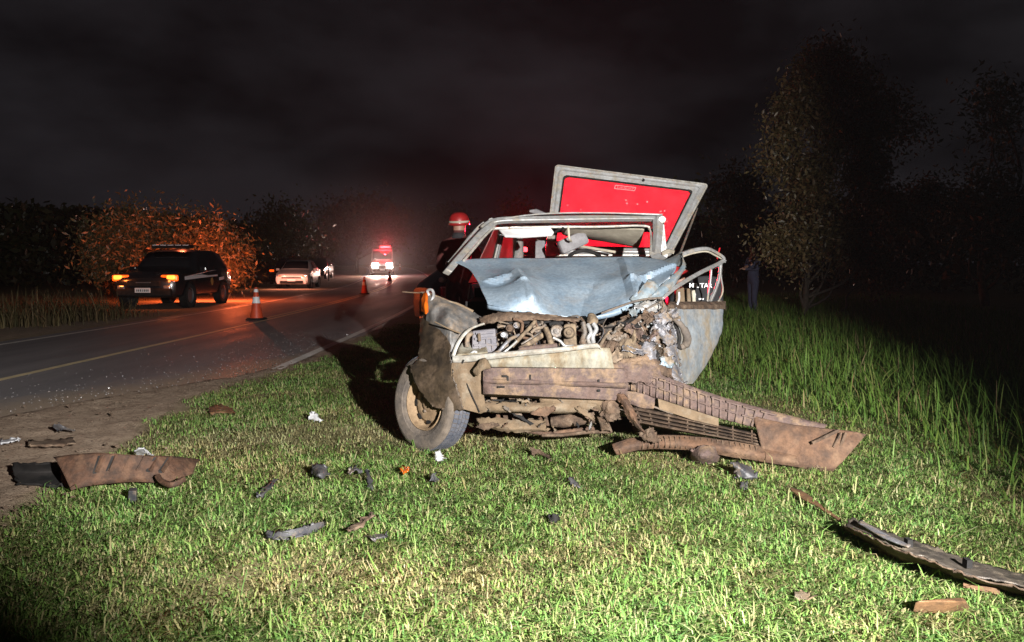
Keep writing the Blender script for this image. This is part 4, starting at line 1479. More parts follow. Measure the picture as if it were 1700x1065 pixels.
# wedge of broken casing sticking up at the bonnet lip
sheet('broken_casing', pgrid([[(974, 533, 5.02), (977, 521, 5.04), (986, 520, 5.04)], [(978, 537, 4.98), (985, 530, 4.98), (992, 528, 5.0)], [(984, 541, 4.98), (990, 538, 4.98), (993, 534, 5.0)]]), 'beige_part', 4, 4, amp=0.01, size=0.05, seed=95)
rg = random.Random(5)
for k in range(46):
    px = rg.uniform(822, 1000)
    py = rg.uniform(534, 582) - (px - 822) * 0.03
    d = rg.uniform(4.97, 5.25)
    m_ = rg.choice(['mud', 'beige_part', 'steel', 'hose', 'mud_red', 'black', 'alu', 'mud'])
    c = P(px, py, d)
    rot = Matrix.Rotation(rg.uniform(0, 3), 3, 'Y') @ Matrix.Rotation(rg.uniform(-0.6, 0.6), 3, 'X')
    if rg.random() < 0.5:
        v = rot @ Vector((1, 0, 0)) * rg.uniform(0.04, 0.11)
        w_ = rot @ Vector((0, 0.3, 1)) * rg.uniform(0.01, 0.04)
        part(MB().tube(catmull([c - v, c - v * 0.3 + w_, c + v * 0.4 - w_, c + v], 4), rg.uniform(0.005, 0.013), 6), 'hose', m_, smooth=60)
    else:
        part(MB().box(c, (rg.uniform(0.02, 0.07), rg.uniform(0.01, 0.05), rg.uniform(0.015, 0.045)), rot=rot), 'bracket', m_, bevel=0.004)

# ---- crushed right corner: heap of torn sheet
heap = [
    ('mud', [[(992, 560, 4.98), (1020, 540, 5.02), (1050, 522, 5.10), (1078, 506, 5.2)], [(996, 580, 4.90), (1024, 562, 4.92), (1056, 540, 5.0), (1088, 520, 5.1)], [(1002, 606, 4.86), (1030, 588, 4.86), (1062, 566, 4.92), (1094, 546, 5.0)], [(1010, 620, 4.84), (1038, 612, 4.82), (1070, 598, 4.86), (1100, 580, 4.95)]], 0.060, 0.10, 101),
    ('mud_beam', [[(1010, 600, 4.82), (1040, 594, 4.82), (1070, 588, 4.84), (1098, 586, 4.9)], [(1012, 616, 4.80), (1044, 614, 4.78), (1076, 612, 4.80), (1108, 616, 4.88)], [(1016, 634, 4.80), (1048, 634, 4.76), (1080, 636, 4.78), (1116, 640, 4.86)]], 0.036, 0.09, 102),
    ('alu', [[(1088, 520, 5.10), (1102, 510, 5.15), (1116, 520, 5.2)], [(1090, 545, 5.02), (1106, 540, 5.04), (1120, 550, 5.1)], [(1096, 572, 4.98), (1110, 570, 4.98), (1124, 574, 5.06)], [(1108, 600, 4.96), (1118, 602, 4.96), (1128, 606, 5.04)]], 0.030, 0.09, 103),
    ('paint_pale', [[(1040, 512, 5.12), (1062, 516, 5.05), (1084, 528, 5.04)], [(1048, 522, 5.06), (1068, 530, 5.00), (1086, 540, 5.0)], [(1060, 534, 5.04), (1074, 542, 4.98), (1084, 550, 5.0)]], 0.018, 0.08, 104),
    ('alu', [[(1062, 566, 4.92), (1078, 558, 4.92), (1092, 566, 4.96)], [(1062, 584, 4.88), (1080, 580, 4.86), (1094, 584, 4.92)], [(1066, 600, 4.86), (1082, 600, 4.84), (1090, 600, 4.9)]], 0.020, 0.06, 105),
    ('steel', [[(1000, 545, 4.98), (1016, 536, 5.0), (1034, 530, 5.04)], [(1004, 556, 4.92), (1020, 548, 4.92), (1040, 544, 4.96)], [(1010, 564, 4.90), (1026, 560, 4.90), (1044, 560, 4.94)]], 0.022, 0.06, 106),
    ('beige_part', [[(1028, 566, 4.90), (1044, 560, 4.90), (1058, 566, 4.92)], [(1030, 582, 4.86), (1046, 580, 4.84), (1060, 584, 4.88)], [(1034, 596, 4.84), (1050, 594, 4.82), (1060, 598, 4.86)]], 0.020, 0.07, 107),
    ('mud', [[(1046, 528, 5.02), (1060, 534, 4.98), (1074, 546, 4.96)], [(1044, 542, 4.96), (1060, 548, 4.92), (1074, 562, 4.92)], [(1046, 556, 4.92), (1060, 562, 4.88), (1072, 572, 4.90)]], 0.030, 0.06, 108),
    ('frame', [[(1052, 508, 5.14), (1074, 500, 5.16), (1096, 500, 5.2)], [(1056, 514, 5.10), (1078, 508, 5.12), (1098, 512, 5.16)], [(1062, 520, 5.08), (1082, 518, 5.10), (1100, 526, 5.14)]], 0.026, 0.06, 109),
    ('mud', [[(1088, 590, 4.92), (1102, 584, 4.94), (1114, 596, 4.98)], [(1086, 606, 4.86), (1102, 604, 4.86), (1118, 612, 4.94)], [(1092, 622, 4.84), (1108, 624, 4.84), (1124, 630, 4.92)]], 0.020, 0.08, 110),
    ('alu', [[(1108, 606, 4.92), (1120, 604, 4.96), (1128, 612, 5.0)], [(1112, 620, 4.88), (1124, 622, 4.9), (1132, 628, 4.98)], [(1120, 632, 4.88), (1130, 634, 4.9), (1136, 636, 4.96)]], 0.014, 0.06, 111),
]
for mn, rows, amp, size, sd in heap:
    sheet('crumpled_sheet', pgrid(rows), mn, 14, 14, amp=amp, size=size, seed=sd, th=0.003, smooth=16, folds_n=11, edge=0.007, octave=True)
rg = random.Random(9)
for k in range(34):
    px = rg.uniform(998, 1110)
    t = (px - 998) / 112
    py = rg.uniform(lerp(545, 505, t), lerp(612, 605, t))
    c = P(px, py, rg.uniform(4.84, 4.96) + 0.15 * t)
    ang = rg.uniform(0, 3.1)
    v = Vector((math.cos(ang), rg.uniform(-.3, .3), math.sin(ang))) * rg.uniform(0.03, 0.09)
    w_ = Vector((-v.z, 0, v.x)) * rg.uniform(-0.6, 0.6)
    m_ = rg.choice(['mud', 'beige_part', 'alu', 'frame', 'steel', 'mud_beam', 'black', 'black'])
    if rg.random() < 0.55:
        part(MB().tube(catmull([c - v, c - v * .2 + w_, c + v * .4 - w_ * .4, c + v], 4), rg.uniform(0.004, 0.011), 5, flat=0.5), 'torn_strip', m_, smooth=60)
    else:
        g = [[c - v - w_ * .5, c - v * .2, c + v], [c - v + w_, c + w_ * 1.3, c + v + w_ * .6]]
        sheet('torn_strip', g, m_, 5, 5, amp=0.02, size=0.04, seed=200 + k, smooth=22)
rg = random.Random(29)
for k in range(34):
    px = rg.uniform(996, 1118)
    t = (px - 996) / 122
    py = rg.uniform(lerp(548, 508, t), lerp(625, 622, t))
    d = rg.uniform(4.80, 4.90) + 0.16 * t * (1 - (py - 505) / 140)
    a = rg.uniform(0, 3.1)
    L = rg.uniform(8, 20)
    wv = rg.uniform(4, 10)
    ca, sa = math.cos(a), math.sin(a)
    rows_ = [[(px + ca * L * u - sa * wv * v, py + sa * L * u + ca * wv * v, d + rg.uniform(-.03, .03)) for u in (-1, 0, 1)] for v in (-1, 0, 1)]
    sheet('crumpled_sheet', pgrid(rows_), rg.choice(['mud', 'beige_part', 'alu', 'paint_pale', 'steel', 'mud_beam', 'black', 'fender', 'frame', 'mud', 'hose']), 6, 6,
          amp=0.026, size=0.045, seed=500 + k, th=0.003, smooth=14, octave=True, edge=0.005)
for k in range(26):
    px = rg.uniform(800, 1012)
    py = rg.uniform(654, 716)
    c = P(px, py, rg.uniform(4.76, 4.9) + (0.03 if py > 690 else 0))
    v = Vector((rg.uniform(-1, 1), rg.uniform(-.2, .2), rg.uniform(-.45, .45))) * rg.uniform(0.03, 0.10)
    w_ = Vector((-v.z, 0, abs(v.x))) * rg.uniform(0.1, 0.4)
    m_ = rg.choice(['mud', 'dust', 'black', 'black', 'mud_red', 'fender', 'hose', 'steel'])
    sheet('torn_strip', [[c - v - w_ * .5, c - v * .2 - w_, c + v], [c - v + w_ * .4, c + w_, c + v + w_ * .6]], m_, 6, 5, amp=0.014, size=0.05, seed=560 + k, smooth=18, edge=0.004)
# black curved seal hanging down the door side
hose([(1097, 500), (1108, 516), (1122, 530), (1134, 544), (1141, 560), (1138, 572), (1130, 576)], [5.18, 5.14, 5.12, 5.12, 5.14, 5.16, 5.16], [0.016] * 6 + [0.02] * 10 + [0.028] * 10 + [0.02] * 5, 'rubber', 8, name='door_seal')
hose([(1116, 528), (1124, 545), (1128, 560), (1126, 574), (1132, 578)], 5.16, 0.014, 'black', name='door_seal')
hose([(1020, 545), (1050, 528), (1075, 512), (1098, 500)], [4.98, 5.02, 5.1, 5.16], 0.007, 'rubber', name='cable')
hose([(998, 520), (1030, 508), (1062, 498), (1098, 494)], [5.1, 5.12, 5.16, 5.24], 0.008, 'rubber', name='cable')

# ---- sprung front door on the right
door = sub_empty('door', P(1130, 630, 5.8), wreck)
sheet('skin', pgrid([
    [(1112, 512, 5.62), (1140, 513, 5.86), (1170, 513, 6.12), (1202, 513, 6.42)],
    [(1114, 524, 5.60), (1140, 525, 5.84), (1170, 525, 6.10), (1201, 524, 6.40)],
    [(1118, 550, 5.57), (1140, 553, 5.80), (1168, 554, 6.05), (1197, 553, 6.34)],
    [(1120, 585, 5.55), (1138, 590, 5.74), (1160, 592, 5.95), (1180, 590, 6.18)],
    [(1122, 615, 5.56), (1134, 622, 5.68), (1148, 628, 5.82), (1160, 622, 6.0)],
    [(1124, 628, 5.60), (1132, 634, 5.68), (1142, 637, 5.76), (1150, 636, 5.86)]]), 'door_paint', 9, 9, amp=0.020, size=0.20, seed=121, th=0.010, parent=door, smooth=22, octave=True)
mb = MB()
mb.hexa([P(1108, 513, 5.64), P(1204, 513, 6.44), P(1206, 515, 6.60), P(1112, 516, 5.80)], [P(1108, 506, 5.64), P(1203, 506, 6.44), P(1205, 499, 6.60), P(1112, 500, 5.80)])
part(mb, 'waist_rail', 'mud', door, bevel=0.006)
sheet('inner_trim', pgrid([[(1180, 506, 6.5), (1194, 498, 6.56), (1204, 502, 6.6)], [(1184, 510, 6.45), (1196, 506, 6.5), (1204, 512, 6.52)]]), 'lining', 4, 4, amp=0.008, size=0.05, seed=122, parent=door)


def dtube(pts, r, m='frame', flat=0.7, name='window_frame'):
    part(MB().tube(catmull([P(*q) for q in pts], 5), r * 1.15, 4 if r > 0.015 else 6, flat=flat), name, m, door, smooth=30, bevel=r * 0.2)


dtube([(1098, 495, 5.50), (1118, 479, 5.66), (1140, 465, 5.86), (1165, 451, 6.08), (1190, 439, 6.34), (1202, 432, 6.44)], 0.024)
dtube([(1202, 436, 6.44), (1201, 428, 6.44), (1190, 420, 6.40), (1174, 412.5, 6.3), (1155, 414, 6.2), (1136, 420, 6.1), (1126, 424, 6.05)], 0.020)
dtube([(1202, 431, 6.46), (1188, 424, 6.42), (1172, 417, 6.32), (1150, 420, 6.2), (1134, 425, 6.1)], 0.010, 'lining')
dtube([(1181, 446, 6.36), (1179, 468, 6.36), (1175, 492, 6.34), (1174, 511, 6.32)], 0.011)
dtube([(1196, 438, 6.44), (1194, 460, 6.44), (1187, 482, 6.42), (1180, 498, 6.40), (1177, 512, 6.38)], 0.020)
dtube([(1198, 437, 6.46), (1197, 458, 6.48), (1200, 480, 6.5), (1196, 494, 6.48), (1186, 508, 6.44), (1181, 513, 6.42)], 0.009)
dtube([(1127, 484, 5.8), (1127, 496, 5.8), (1123, 508, 5.78), (1118, 516, 5.72)], 0.012, 'white_bit', name='torn_edge')
part(MB().tube([P(1195, 411, 6.7), P(1191, 425, 6.68), P(1188, 445, 6.66)], 0.006, 6), 'antenna', 'red_plastic', door, smooth=60)
# edges of the tan front seat showing in the door opening
for q in (((1121, 480), (1134, 476), (1136, 506), (1120, 506)), ((1138, 478), (1144, 478), (1146, 504), (1139, 505)), ((1146, 482), (1152, 480), (1154, 505), (1148, 506))):
    mb = MB().plate([P(a, b, 6.55) for a, b in q], 0.10)
    part(mb, 'seat_edge', 'lining' if q[0][0] > 1140 else 'dust', bevel=0.012)

# ---- bumper cover torn loose, swung out to the right
bc = sub_empty('bumper_cover', P(1240, 700, 4.65), wreck)


def bq(t, s, off=0.0):
    """t along (0 at the car, 1 at the far tip), s 0 top edge .. 1 lower edge of the upper bar"""
    top = catmull([P(1036, 607, 4.80), P(1110, 628, 4.76), (P(1200, 660, 4.70)), P(1320, 693, 4.60), P(1438, 722, 4.50)], 20)
    bot = catmull([P(1036, 646, 4.80), P(1110, 668, 4.74), (P(1200, 697, 4.66)), P(1300, 722, 4.56), P(1405, 748, 4.46)], 20)
    i = t * (len(top) - 1)
    k = min(int(i), len(top) - 2)
    f = i - k
    p = Vector(lerp(top[k], top[k + 1], f)) * (1 - s) + Vector(lerp(bot[k], bot[k + 1], f)) * s
    return p + Vector((0, off, 0))


rows = []
for s in np.linspace(0, 1, 7):
    rows.append([bq(t, s, 0.03 + 0.03 * abs(s - 0.45)) for t in np.linspace(0, 0.86, 44)])
g = np.array([[tuple(p) for p in r] for r in rows])
q = g.reshape(-1, 3)
q = q + folds(q, 130, 0.006, 0.14)
part(MB().grid(q.reshape(g.shape).tolist()), 'upper_bar', 'mud_beam', bc, smooth=40, solid=0.006)
for k in range(20):
    t = 0.03 + 0.033 * k + random.uniform(-0.003, 0.003)
    mb = MB()
    mb.hexa([bq(t, 0.10, 0.035), bq(t + 0.006, 0.10, 0.035), bq(t + 0.006, 0.95, 0.035), bq(t, 0.95, 0.035)],
            [bq(t, 0.10, 0.012), bq(t + 0.008, 0.10, 0.012), bq(t + 0.008, 0.95, 0.020), bq(t, 0.95, 0.020)])
    part(mb, 'rib', 'mud_beam', bc)
for s in (0.12, 0.50):
    for k in range(11):
        t0, t1 = 0.02 + 0.062 * k, 0.02 + 0.062 * k + 0.056
        sj = s + random.uniform(-0.02, 0.02)
        mb = MB().hexa([bq(t0, sj, 0.035), bq(t1, sj, 0.035), bq(t1, sj + 0.05, 0.035), bq(t0, sj + 0.05, 0.035)],
                       [bq(t0, sj, 0.010), bq(t1, sj, 0.014), bq(t1, sj + 0.07, 0.016), bq(t0, sj + 0.07, 0.012)])
        part(mb, 'rib', 'mud_beam', bc)
# middle plate, dark insert, grille, lower lip, end panel
part(MB().plate([P(1092, 661, 4.74), P(1140, 677, 4.71), P(1193, 694, 4.68), P(1193, 707, 4.68), P(1150, 697, 4.70), P(1094, 678, 4.73)], 0.012), 'fixing_plate', 'dust', bc, bevel=0.003)
sheet('insert', pgrid([[(1035, 648, 4.82), (1060, 651, 4.81), (1088, 660, 4.80)], [(1037, 660, 4.82), (1062, 666, 4.80), (1086, 676, 4.80)], [(1040, 668, 4.83), (1062, 676, 4.81), (1084, 680, 4.81)]]), 'mud_beam', 6, 6, amp=0.015, size=0.08, seed=131, parent=bc)


def gq(t, s, off=0.0):
    top = catmull([P(1050, 676, 4.80), P(1120, 690, 4.74), P(1190, 706, 4.68), P(1262, 722, 4.62)], 12)
    bot = catmull([P(1060, 702, 4.78), P(1120, 714, 4.72), P(1190, 726, 4.66), P(1262, 740, 4.60)], 12)
    i = t * (len(top) - 1)
    k = min(int(i), len(top) - 2)
    f = i - k
    p = Vector(lerp(top[k], top[k + 1], f)) * (1 - s) + Vector(lerp(bot[k], bot[k + 1], f)) * s
    return p + Vector((0, off, 0))


for s, e in ((-0.02, 0.24), (0.27, 0.50), (0.55, 0.76), (0.80, 1.04)):
    mb = MB()
    mb.grid([[gq(t, s, 0.02) for t in np.linspace(0, 1, 16)], [gq(t, (s + e) / 2, 0.0) for t in np.linspace(0, 1, 16)], [gq(t, e, 0.02) for t in np.linspace(0, 1, 16)]])
    part(mb, 'grille_slat', 'mud', bc, smooth=60, solid=0.008)
for k in range(8):
    t = 0.05 + 0.125 * k + 0.02 * math.sin(5 * k)
    part(MB().bar(gq(t, -0.22 if 3 < k else 0.0, 0.015), gq(t + 0.004, 1.0, 0.015), 0.008, 0.014, up=(0, 1, 0)), 'grille_bar', 'mud', bc)
sheet('lower_lip', pgrid([
    [(1016, 738, 4.74), (1050, 727, 4.76), (1100, 722, 4.74), (1150, 724, 4.70), (1210, 731, 4.64), (1270, 741, 4.58), (1320, 750, 4.52)],
    [(1020, 746, 4.68), (1052, 738, 4.70), (1100, 735, 4.68), (1150, 737, 4.64), (1210, 745, 4.58), (1270, 756, 4.52), (1324, 765, 4.47)],
    [(1024, 755, 4.70), (1054, 748, 4.72), (1100, 745, 4.70), (1150, 748, 4.66), (1210, 757, 4.60), (1272, 767, 4.53), (1330, 776, 4.48)]]), 'mud_red', 9, 6, amp=0.009, size=0.10, seed=133, parent=bc, th=0.006)
for k in range(22):
    px = 1066 + 9.0 * k + random.uniform(-2, 2)
    py = np.interp(px, [1066, 1100, 1150, 1210, 1270], [725, 722.5, 724.5, 731.5, 741.5])
    d = float(np.interp(px, [1066, 1150, 1270], [4.70, 4.665, 4.54]))
    part(MB().bar(P(px, py + 1, d + 0.012), P(px + 1.5, py + 20, d - 0.025), 0.004, 0.010, up=(0, 1, 0)), 'rib', 'mud', bc)
sheet('end_panel', pgrid([
    [(1250, 690, 4.66), (1300, 702, 4.60), (1350, 709, 4.56), (1400, 714, 4.52), (1438, 721, 4.48)],
    [(1256, 712, 4.60), (1305, 720, 4.55), (1352, 728, 4.50), (1398, 735, 4.46), (1428, 732, 4.45)],
    [(1262, 736, 4.58), (1310, 745, 4.52), (1354, 752, 4.46), (1392, 756, 4.43), (1412, 750, 4.43)],
    [(1266, 754, 4.56), (1316, 764, 4.50), (1352, 772, 4.45), (1382, 775, 4.42), (1398, 766, 4.42)],
    [(1270, 766, 4.55), (1326, 775, 4.49), (1352, 780, 4.46), (1380, 783, 4.44), (1386, 777, 4.44)]]), 'mud_red', 9, 7, amp=0.010, size=0.14, seed=135, parent=bc, th=0.007)
for a, b, w_ in (((1348, 735), (1392, 714), 0.016), ((1356, 776), (1388, 752), 0.03), ((1389, 753), (1404, 718), 0.014), ((1383, 742), (1396, 718), 0.010)):
    part(MB().bar(P(*a, 4.445), P(*b, 4.475), w_, 0.014, up=(0, 1, 0)), 'rib', 'mud', bc)
# torn strip hanging between car and cover
sheet('torn_strip', pgrid([
    [(1022, 655, 4.76), (1030, 652, 4.74), (1040, 656, 4.74)],
    [(1034, 676, 4.70), (1042, 674, 4.66), (1050, 678, 4.68)],
    [(1042, 694, 4.68), (1054, 696, 4.62), (1060, 700, 4.66)],
    [(1056, 708, 4.66), (1066, 712, 4.62), (1070, 716, 4.66)],
    [(1068, 722, 4.66), (1074, 724, 4.64), (1078, 726, 4.66)]]), 'mud_red', 8, 8, amp=0.022, size=0.06, seed=137, th=0.004, parent=bc, octave=True, smooth=18, edge=0.005)
sheet('torn_strip', pgrid([
    [(996, 668, 4.80), (1010, 662, 4.78), (1026, 664, 4.78)],
    [(1002, 684, 4.78), (1014, 680, 4.74), (1030, 686, 4.76)],
    [(1006, 700, 4.80), (1018, 698, 4.76), (1028, 698, 4.80)]]), 'mud', 9, 9, amp=0.03, size=0.06, seed=139, th=0.004, parent=bc, octave=True, smooth=16, edge=0.006)
sheet('torn_strip', pgrid([
    [(990, 690, 4.85), (1000, 686, 4.82), (1008, 692, 4.84)],
    [(996, 704, 4.84), (1006, 702, 4.80), (1012, 706, 4.84)],
    [(1000, 715, 4.86), (1010, 714, 4.84), (1018, 716, 4.86)]]), 'mud', 5, 6, amp=0.025, size=0.05, seed=140, th=0.004)
sheet('torn_strip', pgrid([
    [(1062, 716, 4.66), (1074, 710, 4.64), (1088, 716, 4.66)],
    [(1066, 724, 4.64), (1078, 720, 4.60), (1092, 724, 4.64)],
    [(1070, 732, 4.66), (1080, 732, 4.62), (1096, 731, 4.66)]]), 'mud', 9, 9, amp=0.03, size=0.05, seed=141, th=0.004, parent=bc, octave=True, smooth=16, edge=0.006)
# crushed inner structure behind that, keeps the opening dark
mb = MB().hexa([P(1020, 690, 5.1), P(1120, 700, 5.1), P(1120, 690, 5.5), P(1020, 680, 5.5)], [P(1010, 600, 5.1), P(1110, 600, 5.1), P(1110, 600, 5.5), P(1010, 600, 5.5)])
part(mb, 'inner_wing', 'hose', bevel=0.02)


# ================================================================== debris on the grass
def gpt(px, py, lift=0.03):
    p = G(px, py)
    p.z = float(gz(p.x, p.y)) + lift
    return p


def shard(name, label, cat, pts, mname, lift=0.035, th=0.012, curl=0.02, seed=1, group=None, amp=0.010, nu=6, nv=6, size=0.06, edge=0.007):
    """pts: rows of photograph pixels on the ground, optionally with a height"""
    rows = []
    for r in pts:
        rr_ = []
        for q in r:
            z = q[2] if len(q) > 2 else 0.0
            # a raised point: intersect the ray with the plane z
            a = P(q[0], q[1], 1.0)
            k = (CAM_H - (lift + z)) / (CAM_H - a.z)
            rr_.append(Vector((a.x * k, k, lift + z)))
        rows.append(rr_)
    o = sheet(name, rows, mname, nu, nv, amp=amp, size=size, seed=seed, th=th, parent=None, smooth=18, edge=edge, octave=True)
    tag(o, label, cat, group)
    return o


def rp(px, py, z):
    a = P(px, py, 1.0)
    k = (CAM_H - z) / (CAM_H - a.z)
    return Vector((a.x * k, k, z))


# brown slotted liner at the left
liner = thing('bumper_fragment', gpt(200, 800, 0.0), 'mud brown slotted piece of bumper lying by the dirt shoulder', 'car part')


def lq(u, v, dz=0.0):
    """u along 0..1, v 0 back .. 1 front; raised along its back edge"""
    back = catmull([rp(88, 759, .20), rp(150, 752, .22), rp(220, 755, .20), rp(290, 758, .15), rp(333, 763, .08)], 10)
    front = catmull([rp(118, 814, .06), rp(150, 806, .07), rp(215, 800, .06), rp(275, 800, .05), rp(320, 786, .05)], 10)
    i = u * (len(back) - 1)
    k = min(int(i), len(back) - 2)
    f = i - k
    p = Vector(lerp(back[k], back[k + 1], f)) * (1 - v) + Vector(lerp(front[k], front[k + 1], f)) * v
    return p + Vector((0, 0, dz + 0.02 * math.sin(math.pi * v)))


mb = MB()
g = np.array([[tuple(lq(u, v)) for u in np.linspace(0, 1, 30)] for v in np.linspace(0, 1, 9)])
q = g.reshape(-1, 3)
q = q + folds(q, 301, 0.007, 0.16)
part(MB().grid(q.reshape(g.shape).tolist()), 'shell', 'mud_dark', liner, smooth=40, solid=0.008)
for k in range(6):
    u = 0.27 + 0.083 * k
    mb = MB().hexa([lq(u, 0.78, -0.004), lq(u + 0.022, 0.78, -0.004), lq(u + 0.052, 0.30, -0.004), lq(u + 0.032, 0.30, -0.004)],
                   [lq(u, 0.78, 0.020), lq(u + 0.024, 0.78, 0.020), lq(u + 0.054, 0.30, 0.020), lq(u + 0.032, 0.30, 0.020)])
    part(mb, 'slot', 'black', liner)
    part(MB().bar(lq(u + 0.028, 0.80, 0.020), lq(u + 0.062, 0.28, 0.020), 0.012, 0.020), 'rib', 'mud_dark', liner)
part(MB().hexa([rp(212, 838, .01), rp(226, 838, .01), rp(228, 832, .01), rp(214, 832, .01)], [rp(213, 815, .09), rp(226, 815, .09), rp(228, 809, .09), rp(215, 809, .09)]), 'lug', 'dark_bit', liner, bevel=0.004)
part(MB().tube(catmull([rp(262, 790, .10), rp(270, 800, .08), rp(288, 804, .08), rp(305, 795, .09)], 4), 0.016, 6), 'rim', 'mud_dark', liner, smooth=60)
shard('liner_shadow', 'black sheet added to stand for the shadow at the shoulder beside the slotted bumper piece', 'car part',
      [[(22, 771, 0.06), (60, 768, 0.10), (95, 768, 0.10)], [(20, 785, 0.02), (60, 785, 0.03), (100, 785, 0.03)], [(30, 803), (70, 806), (110, 808)]], 'black', 0.03, 0.01, seed=312, amp=0.01)  # black sheet painted in as the bumper piece's shadow
shard('trim_scrap', 'dark strip half buried in dirt at the shoulder behind the slotted bumper piece', 'car part',
      [[(46, 733), (90, 730), (122, 728)], [(48, 740), (92, 739), (124, 737)]], 'mud', 0.05, 0.01, seed=313)
shard('glass_strip', 'bright white plastic sliver on the dirt at the picture edge', 'car part', [[(0, 731), (16, 729), (32, 727)], [(0, 736), (16, 733), (32, 730)]], 'white_bit', 0.06, 0.005, seed=314, amp=0.002)
shard('trim_scrap', 'flat tan shard on the grass beside the road edge', 'car part', [[(346, 676), (366, 672), (386, 678)], [(350, 686), (370, 684), (392, 687)]], 'tan_bit', 0.04, 0.008, seed=315)
shard('trim_scrap', 'dark bent chip on the dirt between road and grass', 'car part', [[(88, 707, 0.03), (98, 703, 0.05), (104, 708, 0.02)], [(94, 713), (102, 713), (126, 714)]], 'dark_bit', 0.05, 0.006, seed=316)
shard('foil_scrap', 'small crumpled white scrap on the grass between road and wheel', 'litter', [[(515, 686, 0.05), (520, 684, 0.06), (527, 689, 0.04)], [(514, 697), (523, 698), (532, 699)]], 'white_bit', 0.03, 0.004, seed=317, amp=0.015, size=0.04)
shard('dark_bracket', 'small blackish block shaped bracket on the grass left of the wheel', 'car part', [[(517, 776, 0.05), (530, 772, 0.06), (541, 775, 0.05)], [(522, 788, 0.01), (533, 790, 0.04), (543, 787, 0.01)]], 'dark_bit', 0.03, 0.02, seed=318, amp=0.012, size=0.05)
shard('hooked_trim', 'small grey hook shaped shard on the grass left of the wheel', 'car part', [[(579, 782, 0.02), (590, 776, 0.04), (601, 782, 0.02)], [(581, 787, 0.01), (590, 780, 0.035), (599, 786, 0.01)]], 'dark_bit', 0.03, 0.006, seed=319, amp=0.004)
shard('trim_scrap', 'short upright dark sliver next to the grey hook shaped shard', 'car part', [[(607, 779, 0.04), (612, 779, 0.04)], [(610, 795, 0.02), (616, 795, 0.02)], [(614, 811), (620, 810)]], 'dark_bit', 0.03, 0.008, seed=320, amp=0.004)
shard('amber_chip', 'small amber lens chip on the grass before the wheel', 'car part', [[(664, 776), (672, 774), (678, 777)], [(666, 783), (672, 784), (677, 781)]], 'amber', 0.05, 0.006, seed=321, amp=0.006, size=0.03)
shard('trim_scrap', 'dark tapered strip lying diagonally on the grass below the road edge', 'car part', [[(455, 795), (462, 795)], [(440, 808), (450, 808)], [(426, 822), (433, 823)]], 'dark_bit', 0.04, 0.008, seed=322)
shard('blade_trim', 'long grey blade shaped shard in the middle of the left grass', 'car part', [[(441, 881, 0.02), (475, 880, 0.03), (510, 872, 0.03), (537, 866, 0.02)], [(443, 886, 0.01), (478, 889, 0.01), (514, 880, 0.01), (539, 869, 0.01)], [(446, 893), (480, 894), (514, 885), (536, 873)]], 'dark_bit', 0.035, 0.006, seed=323, amp=0.004)
shard('trim_scrap', 'thin brown mud covered strip right of the grey blade shaped shard', 'car part', [[(576, 877), (596, 866), (618, 852)], [(580, 883), (600, 871), (620, 856)]], 'mud', 0.045, 0.008, seed=324)
shard('glass_chip', 'pale translucent chip on the grass right below the front wheel', 'litter', [[(722, 752, 0.04), (728, 748, 0.05), (733, 752, 0.03)], [(721, 760), (728, 763), (736, 761)]], 'white_bit', 0.03, 0.003, seed=325, amp=0.012, size=0.03)
shard('trim_scrap', 'small bluish dark shard on the grass under the wheel', 'car part', [[(714, 790, 0.03), (722, 786, 0.04)], [(716, 800), (728, 796)]], 'dark_bit', 0.03, 0.005, seed=326)
shard('trim_scrap', 'brown curled strip on the grass under the crushed front', 'car part', [[(880, 746, 0.03), (892, 744, 0.03), (910, 756)], [(884, 756), (896, 754), (916, 764)]], 'mud', 0.03, 0.006, seed=327, amp=0.01)
shard('trim_scrap', 'grey chip on the grass midway before the crushed front', 'car part', [[(944, 794, 0.03), (952, 792, 0.03)], [(952, 806), (963, 810)]], 'dark_bit', 0.03, 0.005, seed=328)
shard('dark_chip', 'tiny black chip alone in the middle of the foreground grass', 'car part', [[(912, 855, 0.02), (920, 853, 0.03), (927, 857, 0.02)], [(914, 864), (921, 866), (926, 862)]], 'black', 0.035, 0.01, seed=329, amp=0.005, size=0.03)
shard('mud_lump', 'purplish mud clod shaped piece leaning on the loose bumper lip', 'car part', [[(1150, 748, 0.08), (1166, 740, 0.11), (1184, 742, 0.10), (1192, 750, 0.05)], [(1148, 756, 0.04), (1164, 756, 0.07), (1184, 756, 0.06), (1194, 758, 0.02)], [(1152, 765), (1168, 768), (1184, 767), (1192, 764)]], 'mud_beam', 0.02, 0.015, seed=330, amp=0.01, size=0.06)
shard('fin_shard', 'dark grey pointed plastic shard below the loose bumper cover', 'car part', [[(1212, 767, 0.09), (1226, 768, 0.06), (1246, 776, 0.03)], [(1222, 776, 0.05), (1236, 780, 0.04), (1252, 785, 0.02)], [(1222, 790), (1240, 793), (1258, 794)]], 'dark_bit', 0.03, 0.008, seed=331, amp=0.008, size=0.06)
shard('trim_scrap', 'dark chip just below the pointed plastic shard', 'car part', [[(1229, 801, 0.02), (1238, 800, 0.02)], [(1233, 811), (1240, 812)]], 'dark_bit', 0.03, 0.006, seed=332)
shard('trim_scrap', 'faint dark sliver on the grass beside the thin brown strip', 'car part', [[(612, 888), (628, 886), (642, 888)], [(616, 894), (630, 893), (644, 893)]], 'dark_bit', 0.03, 0.006, seed=333)
shard('pale_scrap', 'white and black crumpled scrap just behind the slotted bumper piece', 'litter', [[(224, 748, 0.05), (236, 744, 0.07), (248, 750, 0.03)], [(222, 754), (238, 755), (252, 754)]], 'white_bit', 0.03, 0.004, seed=334, amp=0.02, size=0.05)

